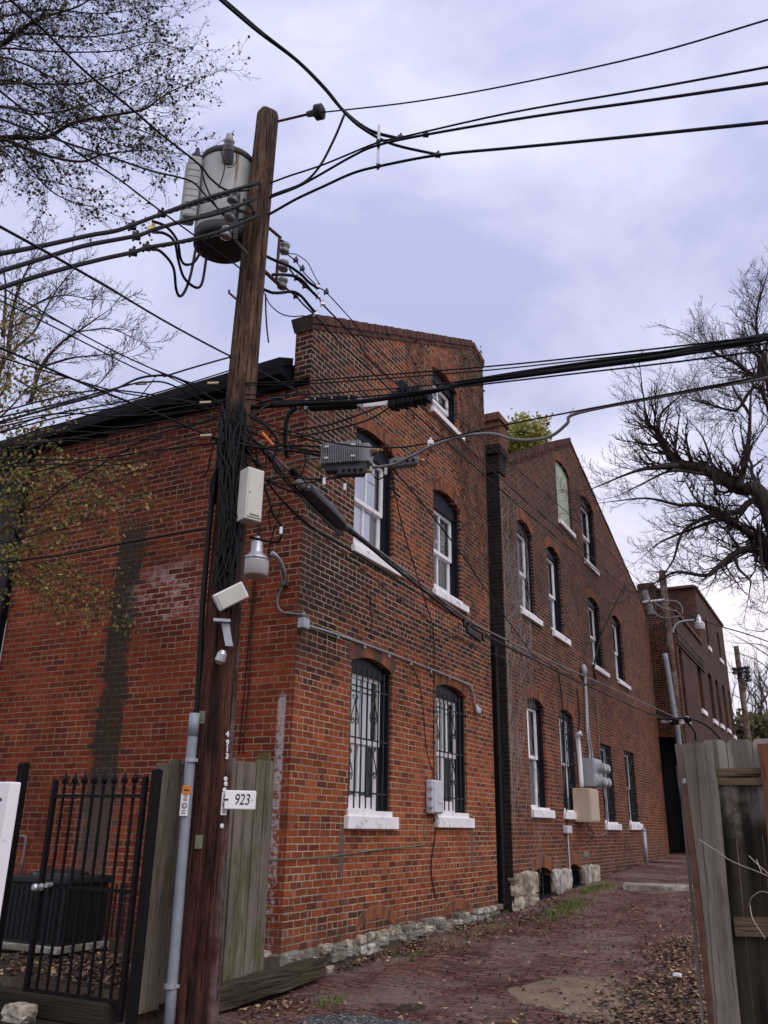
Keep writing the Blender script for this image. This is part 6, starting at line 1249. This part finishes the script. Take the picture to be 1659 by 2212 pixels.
def slab(mat, name, poly, Y, th, parent, ext=True):
    """poly: picture points clockwise from the top left; the last two run down to the ground"""
    q = [Rr(*a, Y) for a in poly]; q = [(v.x, v.z) for v in q]
    mb = MB(); n = len(q); mb.add([(x, Y, z) for x, z in q] + [(x, Y + th, z) for x, z in q], [tuple(reversed(range(n))), tuple(range(n, 2 * n))] + [(i, (i + 1) % n, n + (i + 1) % n, n + i) for i in range(n)])
    return mb.build(name, mat, parent)
def qr(*p): return cr(QR, *p)
slab(M_rw, 'board', qr((190, 137), (236, 135), (250, 160), (275, 400), (240, 410), (228, 405)), RY - .005, .02, rgt)
slab(M_rw, 'board', qr((250, 150), (270, 135), (335, 128), (348, 160), (470, 1660), (548, 2700), (490, 2700), (420, 1500)), RY - .01, .022, rgt)
slab(M_rw, 'board', qr((350, 135), (412, 135), (480, 110), (508, 330), (540, 560), (602, 1270), (640, 1660), (745, 2700), (555, 2700), (476, 1660)), RY - .012, .022, rgt)
slab(M_rw, 'board', qr((200, 300), (232, 405), (262, 640), (300, 1000), (340, 1400), (365, 1660), (455, 2700), (435, 2700), (280, 1000), (240, 600)), RY + .0, .02, rgt)
slab(M_rt, 'board', qr((412, 128), (430, 108), (490, 103), (560, 105), (590, 135), (612, 330), (680, 1000), (745, 1660), (850, 2700), (650, 2700), (560, 1660), (500, 900)), RY + .045, .02, rgt)
slab(M_rt, 'board', qr((600, 135), (622, 104), (760, 99), (790, 128), (815, 330), (890, 1000), (960, 1660), (1070, 2700), (855, 2700), (750, 1660), (690, 1000)), RY + .045, .02, rgt)
slab(M_rt, 'board', qr((797, 130), (815, 98), (1000, 92), (1030, 120), (1060, 400), (1180, 1660), (1280, 2700), (1075, 2700), (965, 1660), (895, 1000)), RY + .046, .02, rgt)
slab(M_rust, 'edge_strip', qr((248, 445), (285, 443), (330, 820), (385, 1270), (432, 1660), (535, 2700), (490, 2700), (385, 1660), (338, 1270), (290, 820)), RY - .016, .03, rgt)
M_rail = wood_mat('brown_rail_wood', (0.075, 0.052, 0.032), (0.20, 0.145, 0.09), (0.025, 0.018, 0.012), 'X', ((0.07, 0.08, 0.03), .56, .5))
slab(M_rail, 'rail', qr((488, 330), (1100, 322), (1105, 388), (494, 392)), RY + .015, .03, rgt)
slab(M_rail, 'rail', qr((496, 396), (1105, 392), (1110, 458), (506, 460)), RY + .012, .033, rgt)
c2 = (1900, 2900, 1.476)
slab(M_rail, 'rail', cr(c2, (1458, 1050), (2000, 1050), (2000, 1105), (1463, 1100)), RY + .015, .03, rgt)
slab(M_rail, 'rail', cr(c2, (1463, 1104), (2000, 1108), (2000, 1170), (1470, 1162)), RY + .012, .033, rgt)
slab(wood_mat('red_cedar_post', (0.10, 0.040, 0.022), (0.21, 0.085, 0.045), (0.04, 0.018, 0.012), 'Z'), 'post', qr((836, 136), (960, 132), (985, 400), (1100, 1660), (1210, 2700), (1090, 2700), (985, 1660), (885, 500)), RY - .03, .07, rgt)
for q, l in (((( 380, 885), (470, 940), (560, 1000), (640, 1055), (800, 1120), (960, 1185)), 'long pale dry stem slanting across the grey board gate'), (((770, 1010), (830, 1070), (900, 1130), (960, 1190)), 'second pale dry stem lower on the board gate'), (((830, 1040), (850, 1090), (872, 1145)), 'short dry twig crossing the pale stems'), (((770, 1400), (800, 1330), (880, 1290), (980, 1330)), 'curled dry vine low before the board gate'), (((780, 1400), (800, 1500), (860, 1600), (900, 1660)), 'drooping dry vine in the lower right corner')):
    wire(l, cr(QR, *q), 5.3, 5.15, .0021, 'dry_stem', plain('dry_stem', (0.42, 0.34, 0.27), 0.8, var=.2) if 'dry_stem' not in bpy.data.materials else bpy.data.materials['dry_stem'], 'dry weed stems', cat='weed')

# ---------------------------------------------------------------- trees
def leaf(mb, p, s, rg, mi=0, flat=False):
    a = Vector((rg.gauss(0, 1), rg.gauss(0, 1), rg.gauss(0, .25 if flat else 1))).normalized(); b = a.cross(Vector((rg.gauss(0, 1), rg.gauss(0, 1), rg.gauss(0, 1) + (3 if flat else 0)))).normalized(); c = a.cross(b)
    if flat: b = a.cross(Vector((rg.gauss(0, .3), rg.gauss(0, .3), 1))).normalized(); c = a.cross(b)
    q = s * .42; mb.add([p - a * s * .5, p + b * q + c * s * .12, p + a * s * .5, p - b * q + c * s * .12], [(0, 1, 2), (0, 2, 3)], mi)
def bend(d, rg, j, up):
    d = d + Vector((rg.gauss(0, j), rg.gauss(0, j), rg.gauss(0, j) + up)); return d.normalized()
def grow(tw, lf, p, d, L_, r, lev, cf, rg):
    n = 5 if lev < cf['max'] else 4; pts = [p]; q = d
    for i in range(n): q = bend(q, rg, cf['jit'], cf['up'] * (0.5 + i / n)); pts.append(pts[-1] + q * (L_ / n))
    tw.tube(pts, [r * (1 - .75 * i / n) for i in range(n + 1)], 3 if r < .02 else 5, 0, False)
    if lev < cf['max']:
        for k in range(cf['kids'][lev]):
            t_ = (0.15 + 0.85 * (k + rg.random()) / cf['kids'][lev]); i = min(n - 1, int(t_ * n)); b = pts[i].lerp(pts[i + 1], t_ * n - i)
            dd = (pts[i + 1] - pts[i]).normalized(); ax = dd.cross(Vector((rg.gauss(0, 1), rg.gauss(0, 1), rg.gauss(0, 1)))).normalized()
            a = rg.uniform(*cf['ang']); dd = (dd * math.cos(a) + ax * math.sin(a)).normalized()
            grow(tw, lf, b, dd, L_ * cf['rat'] * rg.uniform(.6, 1.2) * (1.1 - .5 * t_), max(r * .5, cf['rmin']), lev + 1, cf, rg)
    if lf is not None and lev >= cf['max'] - 1:
        for i in range(1, n + 1):
            for _ in range(cf['leaves']):
                if rg.random() < cf['lp']: leaf(lf, pts[i] + Vector((rg.gauss(0, 1), rg.gauss(0, 1), rg.gauss(0, 1))) * cf['lsp'], cf['ls'] * rg.uniform(.7, 1.3), rg, rg.randrange(cf['nm']))
def tree(label, base, joint, limbs, cf, seed, M_bark, M_leaf=None, group=None, name='bare_tree', trunk_r=.3):
    """limbs: (points, start radius, end radius, twigs per metre, twig length)"""
    rg = random.Random(seed); o = thing(name, label, 'tree', base, group); tk = MB(); tw = MB(); lf = MB() if M_leaf else None
    base, joint = Vector(base), Vector(joint)
    tk.tube(spline([base, base.lerp(joint, .5) + Vector((.1, .1, 0)), joint], 4), [trunk_r * (1.15 - .4 * i / 8) for i in range(9)], 12)
    for pts, r0, r1, dens, tl_ in limbs:
        q_ = proj(pts[0])
        if q_[0] < 5 or q_[0] > 1655: pts = [joint] + pts
        sp = spline(pts, 5); m = len(sp); tk.tube(sp, [r0 + (r1 - r0) * i / (m - 1) for i in range(m)], 7 if r0 > .03 else 5)
        tot = sum((b - a).length for a, b in zip(sp, sp[1:])); cnt = int(tot * dens * cf.get('dm', 1))
        for k in range(cnt):
            f = (k + rg.random()) / cnt * (m - 1); i = min(m - 2, int(f)); p = sp[i].lerp(sp[i + 1], f - i); d = (sp[i + 1] - sp[i]).normalized()
            ax = d.cross(Vector((rg.gauss(0, 1), rg.gauss(0, 1), rg.gauss(0, 1)))).normalized(); a = rg.uniform(*cf['ang'])
            grow(tw, lf, p, (d * math.cos(a) + ax * math.sin(a) + Vector((0, 0, cf['up0']))).normalized(), tl_ * rg.uniform(.5, 1.25), max(cf['rmin'], (r0 + (r1 - r0) * f / m) * .35), 0, cf, rg)
        grow(tw, lf, sp[-1], (sp[-1] - sp[-2]).normalized(), tl_ * 1.2, max(r1, cf['rmin']), 0, cf, rg)
    tk.build('trunk', M_bark, o, smooth=True); tw.build('twigs', M_bark, o)
    if lf: lf.build('crown', M_leaf, o)
    print('TREE', name, len(tw.f), len(lf.f) if lf else 0); return o
def bark(name, a, b):
    t = NT(name); p = t.pos(); n = t.noise(t.scale(p, (1, 1, .3)), 18, 6, .7); return t.bsdf(t.mix(t.smooth(n, .35, .65), a, b), .9, t.bump(n, .8, .02), 0, .15)
M_bark = bark('dark_bark', (0.022, 0.017, 0.015), (0.060, 0.046, 0.038)); M_bark2 = bark('grey_bark', (0.040, 0.032, 0.028), (0.10, 0.082, 0.07))
def lmat(name, c): 
    t = NT(name); p = t.pos(); k = t.ramp(t.noise(p, 3, 4), [(.3, .65), (.7, 1.35)]); x = t.n('ShaderNodeBsdfPrincipled'); t.put(x.inputs['Base Color'], t.mix(1.0, c, k, 'MULTIPLY')); x.inputs['Roughness'].default_value = .6
    tl_ = t.n('ShaderNodeBsdfTranslucent'); t.put(tl_.inputs['Color'], t.mix(1.0, c, k, 'MULTIPLY')); m = t.n('ShaderNodeMixShader', {0: .3}); t.put(m.inputs[1], x.outputs[0]); t.put(m.inputs[2], tl_.outputs[0]); t.nt.links.new(m.outputs[0], t.out.inputs[0]); return t.mat
def PL(c, D, *p): return [at(*q, D if not isinstance(D, tuple) else D[0] + (D[1] - D[0]) * i / (len(p) - 1)) for i, q in enumerate(cr(c, *p))]
J = at(1800, 1640, 20.5); D = 20
cf = dict(max=2, kids=[6, 5, 0], jit=.13, up=.13, ang=(.45, 1.1), rat=.55, rmin=.0044, dm=.95, up0=.10, leaves=0, lp=0, ls=0, lsp=0, nm=1)
RT = [(PL(QG, (20.5, 19), (1302, 1600), (1120, 1460), (900, 1340), (740, 1300), (660, 1200), (610, 1100), (560, 1060), (535, 960)), 0.208, 0.023, 5.0, 1.04),
      (PL(QG, 19, (610, 1090), (640, 990), (700, 930), (760, 880)), 0.042, 0.011, 8, 0.88), (PL(QG, (19.2, 18.5), (740, 1320), (600, 1330), (520, 1340), (400, 1380), (210, 1460)), 0.073, 0.011, 6, 0.88),
      (PL(QG, 20, (1120, 1460), (1160, 1300), (1185, 1120), (1195, 870)), 0.094, 0.023, 6, 1.10), (PL(QG, (20.5, 19.5), (1302, 1640), (1100, 1610), (950, 1630), (780, 1720), (715, 1900)), 0.104, 0.023, 5, 0.99),
      (PL(QG, (20, 18.5), (1000, 1590), (850, 1560), (740, 1560), (550, 1520), (330, 1540)), 0.062, 0.011, 6, 0.99), (PL(QG, (21, 20), (1302, 1850), (1200, 1750), (1090, 1680), (980, 1630)), 0.135, 0.046, 4, 0.99),
      (PL(QG, (21, 19), (1302, 1890), (1200, 1840), (1120, 1850), (1010, 1930), (920, 2000), (730, 1980), (600, 2045)), 0.125, 0.015, 5.5, 0.88), (PL(QG, 20, (1100, 1890), (1120, 1960), (1190, 2030), (1185, 2110)), 0.042, 0.011, 6, 0.66),
      (PL(QG, (21, 20), (1302, 800), (1230, 770), (1100, 680), (980, 620), (880, 560)), 0.083, 0.015, 6, 0.99), (PL(QG, (21, 20), (1302, 950), (1100, 975), (950, 940), (800, 900)), 0.062, 0.011, 6, 0.99), (PL(QG, (21, 20.5), (1320, 830), (1250, 600), (1230, 380), (1280, 180)), 0.073, 0.015, 6, 0.99),
      (PL(QG, 19.5, (900, 1370), (700, 1350), (520, 1430), (380, 1500)), 0.042, 0.008, 6, 0.88), (PL(QG, 20, (1040, 1640), (860, 1700), (660, 1780), (570, 1840)), 0.052, 0.009, 6, 0.88), (PL(QG, 20, (1190, 1000), (1100, 860), (1050, 760)), 0.042, 0.009, 6, 0.88), (PL(QG, 20, (980, 1500), (950, 1300), (900, 1150), (850, 1080)), 0.042, 0.009, 7, 0.88), (PL(QG, 20, (1240, 1680), (1262, 1900), (1275, 2050)), 0.042, 0.009, 5, 0.77)]
g0 = Vector((J.x + .6, J.y + .3, gz(J.x, J.y)))
tree('tall bare tree with heavy dark limbs reaching in from the right edge', g0, J, RT, cf, 41, M_bark, None, None, 'bare_tree', .42)
J = at(1790, 1500, 27); RT2 = [(PL(QC, (27, 26), (1700, 900), (1560, 880), (1420, 860)), .02, .008, 5, .5), (PL(QC, 26.5, (1720, 1180), (1560, 1080), (1400, 980), (1240, 890)), .025, .008, 4, .6), (PL(QC, 26.5, (1720, 1150), (1600, 1030), (1440, 1000), (1300, 995)), .02, .008, 4, .5), (PL(QC, 26.5, (1720, 1320), (1560, 1200), (1420, 1130), (1340, 1115)), .02, .008, 4, .5), (PL(QC, 26.5, (1720, 720), (1600, 690), (1490, 650)), .02, .008, 4, .5), (PL(QC, 26.5, (1700, 560), (1600, 580), (1500, 540)), .02, .008, 4, .5)]
cf2 = dict(cf, dm=1, kids=[3, 2, 0], max=1)
tree('slender bare tree with sparse twigs low at the right edge', Vector((J.x, J.y, gz(J.x, J.y))), J, RT2, cf2, 43, M_bark2, None, None, 'bare_tree', .12)
# leafy overhanging tree, top left
J = at(-420, 900, 9.5)
cl = dict(max=2, kids=[5, 4, 0], jit=.16, up=.03, ang=(.35, 1.0), rat=.55, rmin=.0024, up0=.0, leaves=1, lp=.11, ls=.042, lsp=.02, nm=2)
cb_ = dict(cl, lp=.10)
LT = [((0, 270), (100, 190), (240, 110), (460, 40), (580, -40)), ((0, 480), (100, 490), (250, 540), (400, 620), (600, 720)), ((0, 820), (250, 820), (330, 790), (450, 725), (700, 680), (850, 650), (930, 600), (1020, 540), (1180, 480)),
      ((0, 830), (150, 880), (300, 930), (480, 960), (600, 920), (750, 900), (960, 890)), ((0, 290), (200, 300), (450, 310), (700, 300), (880, 250)), ((0, 500), (300, 500), (500, 490), (700, 440), (900, 360)), ((50, 840), (180, 1000), (300, 1130), (430, 1200), (560, 1230)),
      ((0, 200), (200, 200), (500, 220), (750, 190), (900, 150)), ((0, 340), (250, 430), (450, 560), (650, 700), (850, 780), (980, 830)), ((0, 100), (300, 60), (600, 80), (880, 40)), ((0, 640), (250, 680), (500, 780), (700, 860), (860, 880)), ((0, 20), (200, -10), (500, 0), (760, -20)), ((0, 900), (120, 1000), (220, 1060), (330, 1080)), ((200, 680), (420, 650), (650, 580), (820, 500), (980, 430))]
rr_ = [.055, .028, .045, .035, .02, .025, .018, .028, .02, .02, .018, .02, .015, .016]
limbs = []; rg = random.Random(6)
for q, r in zip(LT, rr_): d = rg.uniform(8.3, 10.5); limbs.append((PL(Q1, (d + .3, d - .6), (-260, q[0][1] + 60), *q), r * .85, .005, 6.0, .62))
tree('big tree with thin branches and small dark leaves overhanging the top left', Vector((J.x - .5, J.y - .5, 0)), J, limbs, cl, 9, M_bark, [lmat('dark_leaf', (0.050, 0.032, 0.028)), lmat('olive_leaf', (0.085, 0.085, 0.020))], None, 'leafy_tree', .3)
# mid tree behind the roof
J = at(-30, 960, 21)
cm = dict(max=2, kids=[6, 4, 0], jit=.14, up=.10, ang=(.35, .9), rat=.55, rmin=.0075, up0=.08, leaves=1, lp=.0, ls=.1, lsp=.05, nm=2)
limbs = [(PL(Q5, 21, *q), r, .01, 4.5, 1.0) for q, r in ((((0, 860), (100, 700), (250, 560), (330, 400), (420, 250), (520, 130)), .05), (((220, 1080), (300, 820), (450, 640), (600, 540), (800, 400)), .06), (((60, 700), (100, 380), (180, 150), (270, -20)), .06), (((20, 600), (40, 300), (30, 100)), .05), (((300, 820), (500, 760), (650, 740), (900, 720)), .035), (((550, 570), (750, 540), (860, 560), (960, 610)), .02), (((200, 1000), (480, 900), (680, 960), (820, 830)), .03), (((170, 420), (330, 330), (480, 300), (650, 330)), .03), (((100, 900), (300, 1000), (550, 1000), (700, 1080)), .03))]
tree('bare fine branched tree rising behind the black cornice at the left', Vector((J.x, J.y, 0.5)), J, limbs, cm, 15, M_bark, None, None, 'bare_tree', .25)
# yellow leaves near the wall
J = at(-260, 1150, 9.6)
cy = dict(max=1, kids=[4, 0], jit=.16, up=-.06, ang=(.4, 1.1), rat=.6, rmin=.003, up0=-.05, leaves=2, lp=.50, ls=.045, lsp=.045, nm=3)
YT = [(Q6, ((-150, 300), (0, 100), (200, 60), (450, 30), (600, -20))), (Q6, ((-150, 300), (0, 420), (150, 440), (330, 520), (480, 620))), (Q6, ((-150, 500), (0, 560), (150, 640), (280, 720), (420, 800), (640, 900))), (Q6, ((-150, 200), (50, 210), (250, 190), (500, 170), (700, 120))), (Q6, ((-150, 250), (100, 330), (300, 350), (500, 300), (640, 250))), (Q6, ((-150, 400), (50, 500), (250, 600), (500, 740), (700, 860))), (Q6, ((600, -50), (750, 0), (850, 30), (950, 120))),
      (Q5, ((-150, 1500), (30, 1450), (120, 1350), (200, 1300))), (Q5, ((-150, 1200), (20, 1000), (60, 850), (100, 700))), (Q5, ((-150, 1300), (40, 1150), (200, 980), (300, 900), (400, 960))), (Q5, ((-150, 1100), (10, 800), (40, 560), (120, 450))), (Q5, ((-150, 1600), (0, 1600), (150, 1560), (250, 1500))), (Q5, ((200, 1650), (420, 1560), (520, 1520), (640, 1500)))]
limbs = []; rg = random.Random(16)
for c, q in YT: d = rg.uniform(8.8, 9.8); limbs.append((PL(c, (d, d), *q), .014, .004, 9, .40))
tree('yellow leaved tree spreading in front of the brick wall at the left edge', Vector((J.x, J.y, .2)), J, limbs, cy, 22, M_bark2, [lmat('yellow_leaf', (0.36, 0.30, 0.085)), lmat('green_leaf', (0.16, 0.165, 0.045)), lmat('tan_leaf', (0.30, 0.20, 0.07))], None, 'leafy_tree', .12)
# crown behind the gabled house
p = on(1125, 948, 1, 24.0); J = Vector((p.x, p.y, p.z - 1.4))
cg = dict(max=1, kids=[6, 0], jit=.15, up=.05, ang=(.4, 1.1), rat=.6, rmin=.008, up0=.1, leaves=3, lp=.85, ls=.13, lsp=.13, nm=2); rg = random.Random(3)
limbs = [([J + Vector((rg.uniform(-.2, .2), rg.uniform(-.2, .2), .3)), J + Vector((rg.uniform(-.75, .6), rg.uniform(-.8, .8), rg.uniform(.9, 1.75)))], .04, .015, 7, .45) for _ in range(11)]
tree('small yellow green tree top showing over the gabled house beside the chimney', Vector((J.x, J.y, 1.0)), J, limbs, cg, 7, M_bark2, [lmat('lime_leaf', (0.30, 0.31, 0.07)), lmat('gold_leaf', (0.38, 0.33, 0.10))], None, 'leafy_tree', .14)
# far thicket
cth = dict(max=1, kids=[4, 0], jit=.10, up=.2, ang=(.3, .8), rat=.5, rmin=.012, up0=.3, leaves=0, lp=0, ls=0, lsp=0, nm=1); rg = random.Random(30)
for i, (x, yt, l) in enumerate(((1600, 1470, 'thin bare tree just left of the farthest dark pole'), (1632, 1440, 'thin bare tree just right of the farthest dark pole'), (1652, 1452, 'outermost thin bare tree beyond the board gate'))):
    b = at(x, 1640, 58 + i); t_ = at(x + 3, yt, 58 + i); limbs = [([b.lerp(t_, rg.uniform(.0, .35)), b.lerp(t_, .6) + Vector((rg.uniform(-1.2, 1.2), 0, 0)), t_ + Vector((rg.uniform(-2.0, 2.0), 0, rg.uniform(-1.2, .6)))], .05, .015, 3.0, .9) for _ in range(9)]
    tree(l, Vector((b.x, b.y, gz(b.x, b.y))), b, limbs, cth, 50 + i, M_bark2, None, 'far bare trees', 'bare_tree', .1)
b = at(1640, 1625, 50); cs = dict(cg, ls=.3, lsp=.35, lp=.9, leaves=4); J = Vector((b.x, b.y, b.z - .6))
limbs = [([J + Vector((0, 0, .3)), J + Vector((rg.uniform(-1.6, 1.6), rg.uniform(-1, 1), rg.uniform(.6, 2.0)))], .06, .02, 5, .6) for _ in range(12)]
tree('dull olive evergreen shrub under the farthest dark pole', Vector((b.x, b.y, gz(b.x, b.y))), J, limbs, cs, 60, M_bark2, [lmat('olive_bush', (0.10, 0.10, 0.04)), lmat('dull_bush', (0.16, 0.13, 0.06))], None, 'evergreen_shrub', .12)

# ---------------------------------------------------------------- climbing vines
def vine(label, X, starts, steps, seed, mat, r, lm=None, leafzone=None, up=1.0, wander=.5):
    rg = random.Random(seed); o = thing('climbing_vine', label, 'vine', (X, starts[0][0], starts[0][1])); mb = MB(); lf = MB()
    def run(y, z, n, a, rr, lev):
        pts = [(X + .012, y, z)]
        for i in range(n):
            a += rg.gauss(0, wander); a += (math.pi / 2 * up - a) * .12; s = rg.uniform(.07, .13); y += math.cos(a) * s; z += math.sin(a) * s; y = max(ylim[0], min(ylim[1], y))
            if X == XA and (z > 7.35 + (y - YL) * .485 or any(a[0] < y < a[1] and a[2] < z < a[3] for a in WA)): break
            pts.append((X + .010 + rg.uniform(0, .012), y, z))
            if lev < 2 and rg.random() < .22: run(y, z, int(n * .45), a + rg.choice((-1, 1)) * rg.uniform(.5, 1.1), rr * .7, lev + 1)
            if lm and leafzone(y, z) > rg.random() and not any(a[0] - .05 < y < a[1] + .05 and a[2] - .15 < z < a[3] + .1 for a in WA): 
                for _ in range(2): leaf(lf, Vector((X + rg.uniform(.02, .06), y + rg.gauss(0, .05), z + rg.gauss(0, .05))), rg.uniform(.035, .07), rg, rg.randrange(len(lm)))
        mb.tube(pts, rr, 4, 0, False)
    for (y, z, ylim_) in starts:
        ylim = ylim_; run(y, z, steps, math.pi / 2 * up + rg.uniform(-.4, .4), r, 0)
    mb.build('stems', mat, o)
    if lm: lf.build('leaves', lm, o)
    return o
M_vs = plain('vine_stem', (0.12, 0.075, 0.055), .9, var=.3, scale=12); M_vg = plain('grey_vine_stem', (0.30, 0.27, 0.25), .9, var=.3, scale=12)
M_vl = [plain('russet_leaf', (0.12, 0.040, 0.022), .8, var=.3, scale=9), plain('brown_leaf', (0.085, 0.040, 0.026), .8, var=.3, scale=9)]
def lz(y, z): return .11 * math.exp(-((y - 11.0) / .9) ** 2 - ((z - 6.9) / 1.0) ** 2) + .06 * math.exp(-((y - 11.6) / .8) ** 2 - ((z - 8.4) / .6) ** 2) + .008
vine('russet dry creeper climbing the far edge of the corner house', XA, [(12.5 + .1 * k, 3.8 + .3 * k, (10.2, 13.46)) for k in range(9)] + [(11.5 + .2 * k, 5.8 + .2 * k, (10.2, 13.46)) for k in range(7)] + [(10.6, 6.0, (10.2, 12.5)), (10.9, 6.4, (10.2, 12.5)), (11.2, 6.5, (10.2, 13))], 42, 5, M_vs, .0038, M_vl, lz)
vine('grey leafless creeper hanging on the near edge of the gabled house', XB, [(13.95 + .13 * k, 7.6 - .25 * (k % 4), (13.88, 15.3)) for k in range(6)] + [(14.0 + .1 * k, 5.0 - .2 * k, (13.88, 15.3)) for k in range(4)], 38, 14, M_vg, .0032, None, None, -1.0)

# ---------------------------------------------------------------- litter and weeds
M_fl = [plain('litter_tan', (0.28, 0.18, 0.10), .85, var=.3, scale=3), plain('litter_brown', (0.13, 0.075, 0.045), .85, var=.3, scale=3), plain('litter_dark', (0.05, 0.034, 0.026), .85, var=.3, scale=3), plain('litter_yellow', (0.42, 0.30, 0.14), .85, var=.2, scale=3)]
def litter(name, spots, seed, zf, mats, weights, s0, s1):
    rg = random.Random(seed); mb = MB()
    for (cx_, cy_, sx, sy, n) in spots:
        for _ in range(n):
            x, y = cx_ + rg.gauss(0, sx), cy_ + rg.gauss(0, sy)
            if x < -4.93 and y > 7.3: x = -4.93 + abs(rg.gauss(0, .06))
            leaf(mb, Vector((x, y, zf(x, y) + rg.uniform(.012, .04))), rg.uniform(s0, s1), rg, rg.choices(range(len(mats)), weights)[0], True)
    return kind(mb.build(name, mats), 'stuff')
def al(x, y): return gz(x, y) + .006 + lump(x, y)
lp_ = []
for (x, y, sx, sy, n) in ((760, 2055, .16, .35, 330), (850, 2040, .25, .35, 420), (950, 2000, .25, .4, 220), (1060, 1985, .3, .6, 160), (1430, 2130, .24, .55, 1500), (1480, 2060, .22, .7, 1200), (1400, 2195, .4, .3, 1100), (1490, 2180, .2, .4, 700), (1200, 2205, .6, .22, 260), (600, 2140, .16, .3, 160), (540, 2200, .2, .2, 130), (1250, 2000, .9, 1.8, 420), (1100, 2090, 1.0, 1.1, 240), (1290, 1900, .3, 1.2, 220), (1180, 1948, .15, .7, 220), (1480, 1960, .3, 1.5, 300), (1150, 1960, .1, .5, 160), (470, 2212, .3, .15, 90)):
    p = on(x, y, 2, .22 if y > 1990 else .42); lp_.append((p.x, p.y, sx, sy, n))
lp_ = [(a_, b_, c_, d_, int(n_ * 1.5)) for a_, b_, c_, d_, n_ in lp_]
litter('fallen_leaves', lp_, 4, al, M_fl, (3, 7, 6, 1), .025, .06)
litter('fallen_leaves', [(-5.6, 6.0, .45, .35, 900), (-6.3, 6.2, .5, .4, 500), (-5.3, 6.6, .2, .5, 350), (-6.2, 4.9, .6, .15, 60)], 5, lambda x, y: yard(x, y) - .03, M_fl, (2, 6, 6, 1), .03, .065)
M_gr = [plain('grass_green', (0.10, 0.165, 0.03), .8, var=.3, scale=8), plain('grass_olive', (0.13, 0.13, 0.04), .8, var=.3, scale=8)]
rg = random.Random(19); mb = MB()
for (x, y, sx, sy, n, h) in ((1222, 1948, .13, .5, 900, .07), (1290, 1925, .12, .5, 700, .07), (710, 2135, .06, .12, 90, .06), (880, 2050, .15, .2, 130, .05), (1160, 2195, .3, .08, 60, .05), (1050, 2010, .1, .5, 120, .05), (560, 2175, .08, .15, 60, .06), (480, 2195, .1, .05, 40, .05), (1010, 1985, .1, .5, 120, .05)):
    p = on(x, y, 2, .22 if y > 1990 else .45)
    for _ in range(n):
        X, Y = p.x + rg.gauss(0, sx), p.y + rg.gauss(0, sy); X = max(X, -4.92); z = al(X, Y); d = Vector((rg.gauss(0, .5), rg.gauss(0, .5), 1)).normalized() * h * rg.uniform(.4, 1.2); w = Vector((rg.gauss(0, 1), rg.gauss(0, 1), 0)).normalized() * .007
        b0 = Vector((X, Y, z)); mb.add([b0 - w, b0 + w, b0 + d], [(0, 1, 2)], rg.randrange(2))
kind(mb.build('grass', M_gr), 'stuff')
